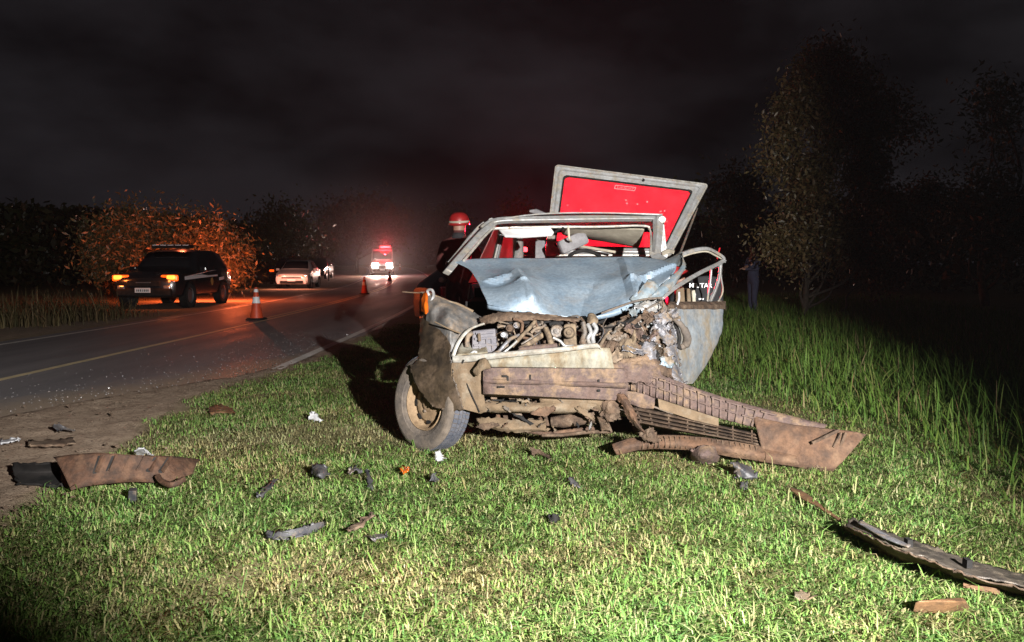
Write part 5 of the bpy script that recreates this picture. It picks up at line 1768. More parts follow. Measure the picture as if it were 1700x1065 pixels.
# long rail and end piece at the right
rail = thing('trim_rail', gpt(1500, 920, 0.0), 'long muddy metal trim rail lying across the grass at the right', 'car part')


sheet('tongue', [[rp(1310, 808, .06), rp(1330, 815, .06), rp(1350, 828, .06), rp(1372, 845, .06), rp(1396, 862, .06)],
                 [rp(1312, 813, .055), rp(1332, 828, .055), rp(1352, 838, .055), rp(1374, 852, .055), rp(1396, 868, .055)]], 'tan_bit', 5, 3, amp=0.004, size=0.1, seed=341, parent=rail, th=0.008)
sheet('rail_top', [[rp(1416, 858, .10), rp(1460, 878, .10), rp(1510, 896, .10), rp(1560, 912, .10), rp(1620, 934, .09), rp(1700, 952, .09), rp(1790, 985, .08)],
                   [rp(1404, 870, .11), rp(1452, 892, .12), rp(1500, 914, .12), rp(1552, 930, .12), rp(1612, 954, .11), rp(1695, 974, .10), rp(1785, 1005, .10)]], 'rail_metal', 10, 8, amp=0.012, size=0.14, seed=342, parent=rail, th=0.006, octave=True, smooth=20, edge=0.003)
sheet('rail_side', [[rp(1402, 871, .11), rp(1450, 893, .12), rp(1498, 915, .12), rp(1550, 932, .12), rp(1610, 956, .11), rp(1693, 976, .10), rp(1783, 1007, .10)],
                    [rp(1400, 878, .05), rp(1448, 902, .05), rp(1496, 926, .05), rp(1548, 942, .04), rp(1606, 964, .04), rp(1690, 986, .03), rp(1780, 1018, .03)]], 'mud', 10, 5, amp=0.007, size=0.10, seed=343, parent=rail, th=0.005, octave=True, smooth=20, edge=0.003)
sheet('rail_lip', [[rp(1428, 862, .125), rp(1470, 886, .135), rp(1512, 904, .14)], [rp(1424, 868, .135), rp(1466, 892, .14), rp(1508, 908, .145)]], 'alu', 6, 3, amp=0.006, size=0.08, seed=344, parent=rail, th=0.005)
part(MB().bar(rp(1462, 912, .03), rp(1520, 934, .03), 0.03, 0.02), 'flange', 'tan_bit', rail)
part(MB().bar(rp(1600, 968, .04), rp(1660, 980, .04), 0.03, 0.02), 'flange', 'tan_bit', rail)
part(MB().box(rp(1508, 900, .145), (0.02, 0.03, 0.03)), 'clip', 'black', rail)
part(MB().box(rp(1606, 934, .125), (0.02, 0.03, 0.03)), 'clip', 'black', rail)
mb = MB().hexa([rp(1512, 1018, .02), rp(1560, 1020, .02), rp(1612, 1014, .02), rp(1606, 1004, .02)], [rp(1518, 996, .085), rp(1560, 996, .09), rp(1606, 1000, .09), rp(1600, 990, .08)])
o = part(mb, 'corner_block', 'tan_bit', None, bevel=0.012)
tag(o, 'orange brown wedge shaped plastic piece at the lower right of the grass', 'car part')
shard('trim_scrap', 'tan scrap sunk in the grass left of the orange brown wedge', 'car part', [[(1318, 984), (1330, 980), (1342, 986)], [(1320, 994), (1332, 997), (1346, 995)]], 'dust', 0.03, 0.005, seed=345, amp=0.01, size=0.05)

# crumbs of glass and gravel scattered over the near lane
mb = MB()
rg = random.Random(17)
for k in range(900):
    y = rg.uniform(5.0, 14)
    e = float(asphalt_edge(y))
    x = e - abs(rg.gauss(0, 1.0)) - 0.02
    if x < -5.3:
        continue
    s = rg.uniform(0.003, 0.0075)
    z = 0.006
    p = Vector((x, y, z))
    a = rg.uniform(0, 6)
    q = [p + Vector((math.cos(a + t) * s, math.sin(a + t) * s, 0)) for t in (0, 2.1, 4.2)]
    mb.add(q + [p + Vector((rg.uniform(-s, s), rg.uniform(-s, s), s * 1.2))], [(0, 1, 3), (1, 2, 3), (2, 0, 3)])
M['crumb'] = mat('glass_crumbs', (0.28, 0.28, 0.29), (0.20, 0.18, 0.16), rough=0.25, scale=3, spec=0.8)
o = mb.build('glass_crumbs', M['crumb'])
tag(o, 'crumbs of broken glass and grit strewn over the near lane', 'debris', kind='stuff')
mb = MB()
for k in range(700):
    y = rg.uniform(3.2, 9.5)
    x = rg.uniform(float(asphalt_edge(y)) - 0.2, float(grass_edge(y)) + 0.5)
    s = rg.uniform(0.004, 0.013) * (1 if rg.random() < 0.95 else 1.8)
    p = Vector((x, y, 0.035 + 0.01 * rg.random()))
    pts = [p + Vector((rg.uniform(-1, 1), rg.uniform(-1, 1), rg.uniform(-0.3, 1))) * s for _ in range(5)]
    mb.add(pts, [(0, 1, 2), (0, 2, 3), (0, 3, 4), (0, 4, 1), (1, 2, 4), (2, 3, 4)])
o = mb.build('soil_clods', M['mud'])
tag(o, 'small clods and grit on the bare dirt shoulder', 'dirt', kind='stuff')


# ================================================================== cones
M['cone'] = mat('orange_red_cone_plastic', (0.62, 0.075, 0.022), (0.52, 0.06, 0.02), rough=0.5, scale=8)
M['reflect'] = mat('white_reflective_sleeve', (0.86, 0.86, 0.86), (0.76, 0.76, 0.77), rough=0.4, scale=12)


def cone(px, py, label):
    a = P(px, py, 1.0)
    yy = 1560.0 / (py - 440)
    for _ in range(6):
        k = (CAM_H - float(gz(a.x * yy, yy)) - 0.01) / (CAM_H - a.z)
        yy = k
    x = a.x * yy
    z = float(gz(x, yy)) + 0.012
    t = thing('traffic_cone', (x, yy, z), label, 'traffic cone', 'traffic cones along the centre line')
    o = Vector((x, yy, z))
    ax = (0, 0, 1)
    part(MB().hexa([o + Vector((sx * .19, sy * .19, 0)) for sx, sy in ((-1, -1), (1, -1), (1, 1), (-1, 1))], [o + Vector((sx * .17, sy * .17, .035)) for sx, sy in ((-1, -1), (1, -1), (1, 1), (-1, 1))]), 'base', 'black', t, bevel=0.01)
    f = lambda h: 0.145 - 0.112 * h / 0.70
    for nm, h0, h1, m_, ex in (('body', .035, .36, 'cone', 0), ('sleeve', .36, .50, 'reflect', .003), ('body', .50, .60, 'cone', 0), ('sleeve', .60, .665, 'reflect', .003), ('tip', .665, .705, 'cone', 0)):
        part(MB().lathe([(f(h0) + ex, h0), (f(h1) + ex, h1), (f(h1) * .55, h1 + (0.001 if nm != 'tip' else 0.006))], o, ax, 20), nm, m_, t, smooth=50)
    return t


cone(426, 530, 'traffic cone nearest the camera, two white bands, on the centre line')
cone(605, 487.5, 'red lit traffic cone second along the centre line')
cone(647, 466, 'small distant traffic cone third along the centre line')
cone(664, 459, 'tiny far traffic cone before the bend in the road')


# ================================================================== vehicles
M['black_paint'] = mat('black_car_paint', (0.010, 0.010, 0.012), (0.014, 0.014, 0.016), rough=0.25, scale=3, coat=0.5)
M['white_paint'] = mat('white_car_paint', (0.62, 0.60, 0.58), (0.56, 0.54, 0.52), rough=0.35, scale=3, coat=0.4)
M['car_glass'] = mat('dark_car_glass', (0.012, 0.013, 0.015), rough=0.08, spec=0.6)
M['tyre'] = mat('black_tyre', (0.018, 0.018, 0.018), rough=0.85)
M['hub'] = mat('grey_wheel_rim', (0.20, 0.20, 0.21), rough=0.4, metal=0.6)
M['plate_white'] = mat('white_number_plate', (0.72, 0.72, 0.72), rough=0.4)
M['stripe'] = mat('white_reflective_stripe', (0.85, 0.80, 0.82), rough=0.4)
M['gold'] = mat('ochre_crest', (0.42, 0.24, 0.07), rough=0.5)
M['lamp_clear'] = mat('clear_lamp_glass', (0.30, 0.30, 0.31), (0.16, 0.16, 0.17), rough=0.15, metal=0.4, scale=9)
M['amber_lit'] = emitter('lit_amber_indicator', (1.0, 0.10, 0.006), 1.6)
M['amber_core'] = emitter('lit_amber_bulb', (1.0, 0.24, 0.03), 3.4)
M['head_lit'] = emitter('lit_white_headlamp', (1.0, 0.93, 0.85), 260)
M['red_lit'] = emitter('lit_red_beacon', (1.0, 0.04, 0.05), 9)
M['red_dim'] = mat('red_beacon_plastic', (0.45, 0.02, 0.02), rough=0.3, emit=(1, 0.03, 0.03), estr=0.4)
M['tail'] = mat('red_tail_lamp', (0.30, 0.015, 0.015), rough=0.25)


class Car:
    """body lofted along s (0 = front) from stations (s, half width, z bottom, z belt, z top, half width top)"""

    def __init__(self, root, loc, heading, st, scale=1.0):
        self.root, self.loc = root, Vector(loc)
        self.f = Vector((heading[0], heading[1], 0)).normalized()
        self.r = Vector((self.f.y, -self.f.x, 0))   # car's own right when looking forward
        self.st = st
        self.sc = scale

    def W(self, s, a, z):
        """s metres behind the nose, a to the car's right"""
        return self.loc + (-self.f * s + self.r * a + Vector((0, 0, z))) * self.sc

    def at(self, s):
        arr = np.array(self.st)
        return [float(np.interp(s, arr[:, 0], arr[:, k])) for k in range(1, 6)]

    def ring(self, s):
        w, zb, zl, zt, wt = self.at(s)
        half = [(0, zb), (w * .86, zb), (w * .97, zb + .07), (w, lerp(zb, zl, .45)), (w * .985, zl), (wt, zt - .035), (wt * .93, zt - .005), (wt * .5, zt + .012), (0, zt + .016)]
        pts = [self.W(s, a, z) for a, z in half]
        pts += [self.W(s, -a, z) for a, z in half[-2:0:-1]]
        return pts

    def body(self, m_):
        ss = sorted(set([q[0] for q in self.st] + list(np.linspace(self.st[0][0], self.st[-1][0], 34))))
        mb = MB()
        rings = [self.ring(s) for s in ss]
        n = len(rings[0])
        vs = [p for r in rings for p in r]
        fs = []
        for i in range(len(rings) - 1):
            for k in range(n):
                a, b = i * n + k, i * n + (k + 1) % n
                fs.append((a, b, b + n, a + n))
        fs.append(tuple(range(n)))
        fs.append(tuple((len(rings) - 1) * n + k for k in range(n - 1, -1, -1)))
        mb.add(vs, fs)
        return part(mb, 'body', m_, self.root, smooth=38)

    def side(self, s, f, sg, out=0.006):
        """point on the flank between belt (f=0) and roof edge (f=1); f<0 goes down the door"""
        w, zb, zl, zt, wt = self.at(s)
        if f >= 0:
            return self.W(s, sg * (lerp(w * .985, wt, f) + out), lerp(zl, zt - .035, f))
        z = zl + f * (zl - zb)
        return self.W(s, sg * (lerp(w, w * .985, 1 + f) + out + .004), z)

    def side_panel(self, name, poly, sg, m_, out=0.006):
        pts = [self.side(s, f, sg, out) for s, f in poly]
        if sg < 0:
            pts = pts[::-1]
        return part(MB().plate(pts, 0.006), name, m_, self.root)

    def top_panel(self, name, s0, s1, k0, k1, m_, out=0.012):
        rows = []
        for s, k in ((s0, k0), ((s0 + s1) / 2, (k0 + k1) / 2), (s1, k1)):
            w, zb, zl, zt, wt = self.at(s)
            rows.append([self.W(s, a * wt * k, zt + 0.016 - 0.022 * abs(a) ** 2 + out) for a in np.linspace(-1, 1, 9)])
        return part(MB().grid(rows), name, m_, self.root, smooth=60, solid=0.006)

    def wheel(self, s, sg, r, w, half):
        c = self.W(s, sg * (half - w / 2 + 0.01), r / 1.0)
        wh = sub_empty('wheel', c, self.root)
        ax = self.r * sg
        k = self.sc
        part(MB().lathe([(r * .62 * k, w * .46 * k), (r * .9 * k, w * .5 * k), (r * k, w * .36 * k), (r * k, -w * .36 * k), (r * .9 * k, -w * .5 * k), (r * .5 * k, -w * .45 * k)], c, ax, 28), 'tyre', 'tyre', wh, smooth=40)
        part(MB().lathe([(r * .63 * k, w * .46 * k), (r * .56 * k, w * .34 * k), (r * .2 * k, w * .40 * k), (0.002, w * .42 * k)], c, ax, 20), 'rim', 'hub', wh, smooth=40)
        mb = MB().lathe([(r * 1.16 * k, w * .50 * k), (r * 1.02 * k, w * .52 * k), (r * 1.0 * k, -0.1 * k)], c + Vector((0, 0, 0.0)), ax, 28)
        part(mb, 'arch', 'black', wh, smooth=40)

    def boxp(self, name, s, a, z, size, m_, bevel=0.01, out=True):
        """box sized (along s, across, up)"""
        M3 = Matrix((-self.f, self.r, Vector((0, 0, 1)))).transposed()
        return part(MB().box(self.W(s, a, z), tuple(x * self.sc for x in size), rot=M3), name, m_, self.root, bevel=bevel)


# --- black police SUV
hd = Vector((math.sin(R(1)), -math.cos(R(1)), 0))
front_c = Vector((-10.05, 21.4, 0))
suv_root = thing('police_suv', (front_c - hd * 2.2)[:], 'black police SUV with white side stripe and flashing amber indicators on the far shoulder', 'suv')
suv = Car(suv_root, front_c, hd, [
    (0.0, 0.70, .42, .70, .84, .64), (0.10, 0.83, .34, .84, .92, .76), (0.45, 0.90, .30, .96, 1.00, .80), (1.05, 0.91, .30, 1.00, 1.06, .80),
    (1.25, 0.91, .30, 1.01, 1.12, .78), (1.80, 0.91, .30, 1.02, 1.58, .68), (2.3, 0.92, .30, 1.03, 1.66, .69), (3.4, 0.92, .30, 1.05, 1.66, .69),
    (3.95, 0.91, .32, 1.07, 1.58, .67), (4.35, 0.88, .36, 1.06, 1.14, .78), (4.42, 0.82, .42, .98, 1.02, .74)])
suv.body('black_paint')
suv.top_panel('windscreen', 1.28, 1.78, .93, .93, 'car_glass')
for sg in (1, -1):
    suv.side_panel('side_window', [(1.62, .08), (1.95, .86), (2.42, .90), (2.42, .08)], sg, 'car_glass')
    suv.side_panel('side_window', [(2.50, .08), (2.50, .90), (3.25, .90), (3.30, .08)], sg, 'car_glass')
    suv.side_panel('side_window', [(3.38, .10), (3.36, .88), (3.80, .82), (4.02, .12)], sg, 'car_glass')
    suv.side_panel('side_stripe', [(0.55, -.26), (0.55, -.12), (2.6, .02), (4.25, .02), (4.30, -.26), (2.6, -.24)], sg, 'stripe')
    suv.side_panel('crest', [(2.50, -.30), (2.62, -.28), (2.68, -.44), (2.60, -.60), (2.52, -.60), (2.46, -.42)], sg, 'gold')
    suv.side_panel('lettering_plate', [(3.20, -.30), (3.62, -.28), (3.62, -.40), (3.20, -.42)], sg, 'stripe')
    suv.wheel(0.88, sg, .35, .24, .92)
    suv.wheel(3.55, sg, .35, .24, .92)
    suv.boxp('mirror', 1.62, sg * 1.02, 1.10, (.12, .20, .14), 'black_paint', .03)
    # lamps: amber flashing unit above, clear lamp, fog lamp
    suv.boxp('indicator', 0.10, sg * .66, .85, (.12, .46, .17), 'amber_lit', .04)
    suv.boxp('indicator_bulb', 0.06, sg * .72, .87, (.12, .24, .12), 'amber_core', .04)
    suv.boxp('headlamp', 0.12, sg * .66, .755, (.12, .30, .05), 'lamp_clear', .02)
    suv.boxp('fog_lamp', 0.02, sg * .62, .58, (.10, .20, .14), 'lamp_clear', .03)
    suv.boxp('tail_lamp', 4.36, sg * .84, .92, (.08, .07, .22), 'tail', .02)
    suv.boxp('marker_lamp', 4.22, sg * .90, 1.03, (.06, .04, .06), 'amber_lit', .01)
suv.boxp('grille', -0.01, 0, .70, (.06, .90, .16), 'black', .02)
suv.boxp('grille_bar', -0.04, 0, .73, (.03, .40, .025), 'hub', .005)
suv.boxp('front_bumper', 0.0, 0, .46, (.16, 1.5, .22), 'black', .05)
suv.boxp('number_plate', -0.095, 0.0, .52, (.012, .42, .13), 'plate_white', .004)
for k in range(7):
    suv.boxp('plate_character', -0.104, -0.15 + 0.05 * k, .515, (.006, .022 if k != 3 else .012, .06), 'black', .001)
lb = suv.boxp('light_bar', 1.95, 0, 1.76, (.26, 1.15, .10), 'black', .02)
for k in range(5):
    suv.boxp('light_bar_lens', 1.835, -0.44 + .22 * k, 1.79, (.03, .18, .03), 'stripe', .006)

# --- white car behind it
hd2 = Vector((math.sin(R(5)), -math.cos(R(5)), 0))
fc2 = Vector((-11.25, 40.0, float(gz(-11, 40))))
wc_root = thing('white_car', (fc2 - hd2 * 2)[:], 'white hatchback with amber lamps parked on the far shoulder behind the SUV', 'car')
wcar = Car(wc_root, fc2, hd2, [
    (0.0, 0.66, .30, .58, .66, .58), (0.08, 0.80, .24, .66, .74, .70), (0.5, 0.87, .20, .78, .84, .76), (0.95, 0.88, .20, .86, .95, .76),
    (1.05, 0.88, .20, .88, .98, .74), (1.75, 0.88, .20, .92, 1.42, .60), (2.2, 0.88, .20, .94, 1.48, .60), (3.2, 0.88, .20, .96, 1.44, .60), (3.95, 0.84, .26, .96, 1.02, .68), (4.05, 0.78, .32, .88, .92, .66)])
wcar.body('white_paint')
wcar.top_panel('windscreen', 1.10, 1.72, .93, .93, 'car_glass')
for sg in (1, -1):
    wcar.side_panel('side_window', [(1.55, .08), (1.95, .86), (2.40, .9), (2.40, .08)], sg, 'car_glass')
    wcar.side_panel('side_window', [(2.48, .08), (2.48, .9), (3.10, .86), (3.45, .12)], sg, 'car_glass')
    wcar.wheel(0.80, sg, .30, .2, .88)
    wcar.wheel(3.3, sg, .30, .2, .88)
    wcar.boxp('headlamp', 0.10, sg * .60, .66, (.14, .30, .09), 'lamp_clear', .02)
    wcar.boxp('indicator', 0.03, sg * (.58), .645, (.10, .12, .05), 'amber_lit', .02)
    wcar.boxp('mirror', 1.45, sg * .97, .98, (.12, .18, .12), 'white_paint', .03)
    wcar.boxp('bumper_corner', 0.03, sg * .68, .34, (.12, .10, .20), 'white_paint', .03)
wcar.boxp('grille', -0.01, 0, .56, (.06, 1.0, .06), 'black', .02)
wcar.boxp('lower_grille', 0.0, 0, .34, (.10, 1.15, .14), 'black', .03)
wcar.boxp('number_plate', -0.06, 0, .45, (.012, .42, .12), 'plate_white', .003)
wcar.boxp('roof_bar', 2.1, 0, 1.52, (.24, 0.9, .07), 'black', .02)

# --- dark car behind the white one, only its lamp shows; dark pickup on its right
hd3 = Vector((0.05, -1, 0))


def small_car(name, loc, label, cat, paint, lit=(), hd_=hd3, sc=1.0):
    root = thing(name, (Vector(loc) - hd_ * 2)[:], label, cat)
    c = Car(root, loc, hd_, [
        (0.0, 0.66, .34, .62, .74, .58), (0.08, 0.82, .28, .72, .84, .72), (0.5, 0.88, .24, .86, .94, .78), (1.0, 0.89, .24, .94, 1.02, .76),
        (1.15, 0.89, .24, .96, 1.06, .74), (1.75, 0.89, .24, .98, 1.54, .62), (2.2, 0.89, .24, 1.0, 1.60, .63), (3.2, 0.89, .24, 1.02, 1.58, .62), (3.95, 0.85, .3, 1.0, 1.06, .70), (4.05, 0.80, .36, .90, .94, .66)], sc)
    c.body(paint)
    c.top_panel('windscreen', 1.18, 1.72, .93, .93, 'car_glass')
    for sg in (1, -1):
        c.side_panel('side_window', [(1.6, .08), (1.95, .86), (2.40, .9), (2.40, .08)], sg, 'car_glass')
        c.side_panel('side_window', [(2.48, .08), (2.48, .9), (3.10, .86), (3.45, .12)], sg, 'car_glass')
        c.wheel(0.82, sg, .32, .2, .89)
        c.wheel(3.3, sg, .32, .2, .89)
        c.boxp('headlamp', 0.10, sg * .62, .74, (.14, .28, .12), 'lamp_clear', .02)
        c.boxp('mirror', 1.5, sg * .98, 1.05, (.12, .18, .12), paint, .03)
        c.boxp('tail_lamp', 4.0, sg * .74, .80, (.08, .16, .16), 'tail', .02)
    for sg in lit:
        c.boxp('indicator', 0.02, sg * .64, .84, (.10, .26, .12), 'amber_lit', .02)
    c.boxp('front_bumper', 0.02, 0, .44, (.14, 1.45, .20), 'black', .04)
    c.boxp('number_plate', -0.06, 0, .48, (.012, .4, .12), 'plate_white', .003)
    return c


small_car('dark_car', (-13.75, 47.0, float(gz(-13, 47))), 'dark car with one lit amber lamp half hidden behind the white car', 'car', 'black_paint', lit=(1, -1))
small_car('dark_car', (-14.6, 57.5, float(gz(-14, 57))), 'unlit dark car parked right of the white car under the trees', 'car', 'black_paint')
po = thing('marker_post', (-12.6, 55.2, float(gz(-12, 55)) - 0.0), 'slim pale marker post beside the unlit dark car', 'post')
part(MB().tube([Vector((-12.62, 54.0, float(gz(-12, 54)))), Vector((-12.62, 54.0, float(gz(-12, 54)) + 1.25))], 0.04, 8), 'pole', 'steel', po, smooth=60)
part(MB().box((-12.62, 53.94, float(gz(-12, 54)) + 1.05), (0.07, 0.02, 0.12)), 'reflector', 'lining', po)

# --- ambulance coming along the road
ay = 66.0
axx = -10.9
az_ = float(gz(axx, ay))
hd4 = Vector((0.16, -1, 0)).normalized()
amb_root = thing('ambulance', (axx - hd4.x * 2.5, ay - hd4.y * 2.5, az_), 'ambulance far down the road with glaring headlamps and a red beacon', 'ambulance')
amb = Car(amb_root, (axx, ay, az_ - 0.0), hd4, [
    (0.0, 0.72, .36, .80, .95, .66), (0.1, 0.88, .30, .92, 1.05, .80), (0.7, 0.96, .28, 1.10, 1.22, .86), (0.85, 0.97, .28, 1.12, 1.30, .86),
    (1.45, 0.98, .28, 1.14, 2.10, .82), (1.9, 0.98, .28, 1.15, 2.35, .86), (5.0, 0.98, .30, 1.15, 2.38, .88), (5.2, 0.96, .34, 1.10, 2.25, .86)])
M['amb_paint'] = mat('grimy_white_van_paint', (0.20, 0.19, 0.19), (0.16, 0.15, 0.15), rough=0.45, scale=3)
amb.body('amb_paint')
amb.top_panel('windscreen', 0.90, 1.42, .93, .93, 'car_glass')
for sg in (1, -1):
    amb.side_panel('side_window', [(1.3, .05), (1.6, .6), (2.2, .6), (2.2, .05)], sg, 'car_glass')
    amb.side_panel('side_stripe', [(0.9, -.2), (0.9, -.05), (5.0, -.05), (5.0, -.2)], sg, 'red_plastic')
    amb.wheel(0.95, sg, .36, .22, .97)
    amb.wheel(4.2, sg, .36, .22, .97)
    amb.boxp('headlamp', 0.0, sg * .60, .86, (.14, .46, .40), 'head_lit', .06)
amb.boxp('front_bumper', 0.0, 0, .45, (.16, 1.6, .24), 'black', .05)
amb.boxp('grille', 0.0, 0, .74, (.08, .8, .14), 'black', .03)
amb.boxp('number_plate', -0.09, 0, .5, (.012, .42, .12), 'plate_white', .003)
amb.boxp('beacon', 1.75, -0.25, 2.42, (.3, 0.9, .20), 'red_lit', .04)
amb.boxp('beacon_base', 1.75, 0, 2.33, (.3, 1.5, .06), 'black', .02)

# --- dark rescue car standing behind the wreck, carrying the red beacon
hd5 = Vector((0.93, 0.37, 0)).normalized()
res_loc = Vector((1.75, 14.5, 0.0))
res = small_car('rescue_car', res_loc, 'dark rescue car with red roof beacon mostly hidden behind the wreck', 'car', 'black_paint', hd_=hd5, sc=0.86)
res.boxp('beacon_base', 2.1, 0, 1.64, (.26, 0.9, .05), 'black', .01)
res.boxp('beacon', 2.1, 0, 1.71, (.20, 0.8, .10), 'red_lit', .03)

# ------------------------------------------------------------------ the lamps those vehicles carry, and fill light added for the white car
BEACON = res.W(2.1, 0, 1.90)
lamp('red_beacon_light', 'SPOT', BEACON, 7500, (1.0, 0.005, 0.025), 0.08, target=(0.70, 8.0, 2.30), cone=40, blend=0.35)
for sg in (1, -1):
    p = suv.W(-0.25, sg * .74, .87)
    lamp('indicator_and_fill_light', 'POINT', p, 9, (1.0, 0.22, 0.04), 0.05)
    p = suv.W(4.9, sg * .80, 1.02)
    lamp('indicator_and_fill_light', 'POINT', p, 420, (1.0, 0.15, 0.045), 0.05)
    p = wcar.W(-0.9, sg * .58, .7)
    lamp('indicator_and_fill_light', 'POINT', p, 75, (1.0, 0.36, 0.24), 0.05)  # added ahead of the white car to brighten its front
    p = amb.W(-0.12, sg * .62, .86)
    lamp('headlamp_light', 'SPOT', p, 1000, (1.0, 0.46, 0.32), 0.06, target=(p.x + hd4.x * 40, p.y + hd4.y * 40, 0.0), cone=120, blend=1.0)
lamp('light_bar_light', 'POINT', suv.W(2.6, 0, 2.05), 70, (1.0, 0.16, 0.06), 0.1)
lamp('ambulance_beacon_light', 'POINT', amb.W(1.2, -0.25, 2.75), 480, (1.0, 0.03, 0.05), 0.1)

# ================================================================== trees and bushes


def leaf_cloud(name, lobes, n, size, palette, probs, parent, elong=2.4, droop=0.3, shell=0.55, seed=1):
    """leaf-shaped faces (two triangles folded along the midrib) spread in lobes: (centre, radii, weight)"""
    g = np.random.default_rng(seed)
    w = np.array([l[2] for l in lobes], float)
    idx = g.choice(len(lobes), n, p=w / w.sum())
    cen = np.array([tuple(l[0]) for l in lobes])[idx]
    rad = np.array([l[1] for l in lobes])[idx]
    d = g.normal(size=(n, 3))
    d /= np.linalg.norm(d, axis=1, keepdims=True)
    r = shell + (1 - shell) * g.uniform(0, 1, (n, 1)) ** 0.7
    r = r * (0.75 + 0.35 * g.uniform(0, 1, (n, 1)))
    # twig clusters
    p = cen + d * rad * r
    nt = max(8, n // 26)
    tw = p[g.choice(n, nt)]
    k = g.integers(0, nt, n)
    off = g.normal(size=(n, 3)) * size * 1.9
    p = np.where(g.uniform(0, 1, (n, 1)) < 0.8, tw[k] + off, p)
    axis = d * 0.7 + g.normal(size=(n, 3)) * 0.7
    axis[:, 2] -= droop
    axis /= np.linalg.norm(axis, axis=1, keepdims=True)
    side = np.cross(axis, g.normal(size=(n, 3)))
    side /= np.linalg.norm(side, axis=1, keepdims=True)
    nor = np.cross(axis, side)
    L = size * g.uniform(0.6, 1.35, (n, 1))
    wd = L / elong
    V = np.zeros((n, 4, 3))
    V[:, 0] = p
    V[:, 1] = p + axis * L * 0.45 + side * wd * 0.5 + nor * wd * 0.12
    V[:, 2] = p + axis * L
    V[:, 3] = p + axis * L * 0.45 - side * wd * 0.5 + nor * wd * 0.12
    b = (np.arange(n) * 4)[:, None]
    tris = np.concatenate([b + np.array([[0, 1, 2]]), b + np.array([[0, 2, 3]])], 1).reshape(-1, 3)
    cols = np.repeat(pick_col(n, palette, probs, 0.25), 4, axis=0)
    o = mesh_np(name, V.reshape(-1, 3), np.zeros((0, 4), int), tris, cols, M['leaf'], parent)
    return o


def limbs(base, tips, r0, parent, seed=1, name='trunk'):
    """tapered trunk splitting into bent limbs that reach the crown's lobes"""
    g = random.Random(seed)
    mb = MB()
    base = Vector(base)
    top = sum((Vector(t) for t in tips), Vector()) / len(tips)
    top.z = max(t.z for t in map(Vector, tips))
    spine = catmull([base + Vector((0, 0, -0.1)), lerp(base, top, 0.3) + Vector((g.gauss(0, r0), g.gauss(0, r0), 0)), lerp(base, top, 0.65) + Vector((g.gauss(0, r0 * 2), g.gauss(0, r0 * 2), 0)), top], 8)
    ns = len(spine)
    mb.tube(spine, [lerp(r0, r0 * 0.12, (i / (ns - 1)) ** 0.8) for i in range(ns)], 8)
    for k, tp in enumerate(tips):
        if len(tips) > 30 and k % 3:
            continue
        tp = Vector(tp)
        fr = max(0.06, min(0.8, (tp.z - base.z) / max(top.z - base.z, 0.1) * g.uniform(0.35, 0.6)))
        si = int(fr * (ns - 1))
        b0 = Vector(spine[si])
        h = tp - b0
        mid1 = b0 + Vector((h.x * 0.35, h.y * 0.35, h.z * 0.25)) + Vector((g.gauss(0, .06), g.gauss(0, .06), g.gauss(0, .03))) * h.length
        mid2 = b0 + Vector((h.x * 0.72, h.y * 0.72, h.z * 0.62)) + Vector((g.gauss(0, .06), g.gauss(0, .06), g.gauss(0, .03))) * h.length
        pts = catmull([b0, mid1, mid2, tp], 5)
        n = len(pts)
        rb = lerp(r0, r0 * 0.12, fr ** 0.8) * 0.62
        rs = [lerp(rb, r0 * 0.07, (i / (n - 1)) ** 0.8) for i in range(n)]
        mb.tube(pts, rs, 7)
        for j in range(3):
            i = g.randint(n // 2, n - 2)
            q = Vector(pts[i])
            e = q + Vector((g.gauss(0, 1), g.gauss(0, 1), g.uniform(0.1, 1.0))).normalized() * h.length * g.uniform(0.15, 0.3)
            mb.tube(catmull([q, lerp(q, e, 0.5) + Vector((0, 0, 0.05 * h.length * g.uniform(-1, 1))), e], 4), [rs[i] * .6] * 4 + [rs[i] * .35] * 4 + [0.006], 5)
    return part(mb, name, 'bark', parent, smooth=60)


LEAFG = [(0.040, 0.050, 0.014), (0.055, 0.062, 0.020), (0.030, 0.040, 0.013), (0.075, 0.070, 0.030)]
LP = [0.35, 0.3, 0.2, 0.15]


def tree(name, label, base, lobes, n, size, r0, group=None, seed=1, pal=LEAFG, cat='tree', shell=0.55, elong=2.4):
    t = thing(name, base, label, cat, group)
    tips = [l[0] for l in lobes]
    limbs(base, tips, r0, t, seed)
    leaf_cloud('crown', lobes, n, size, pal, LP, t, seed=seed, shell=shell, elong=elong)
    return t


# mango-like bush behind the SUV
def V3(px, py, y):
    return P(px, py, y)


bl = []
g_ = random.Random(33)
for k in range(44):
    px = g_.uniform(158, 405)
    tp_ = float(np.interp(px, [158, 185, 225, 262, 285, 325, 365, 390, 410], [395, 362, 340, 352, 362, 346, 372, 398, 425]))
    py = lerp(tp_ + 12, 455, g_.random() ** 1.3)
    q_ = g_.uniform(0.26, 0.62)
    bl.append((V3(px, py, 29.2 + g_.uniform(-.7, .8)), (q_ * g_.uniform(.9, 1.3), q_, q_ * g_.uniform(.6, 1.0)), q_ ** 2))
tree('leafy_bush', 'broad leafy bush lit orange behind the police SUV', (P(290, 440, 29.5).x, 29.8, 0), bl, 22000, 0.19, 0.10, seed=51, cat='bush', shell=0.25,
     pal=[(0.10, 0.095, 0.040), (0.15, 0.125, 0.055), (0.075, 0.075, 0.030), (0.20, 0.155, 0.075)], elong=2.9)

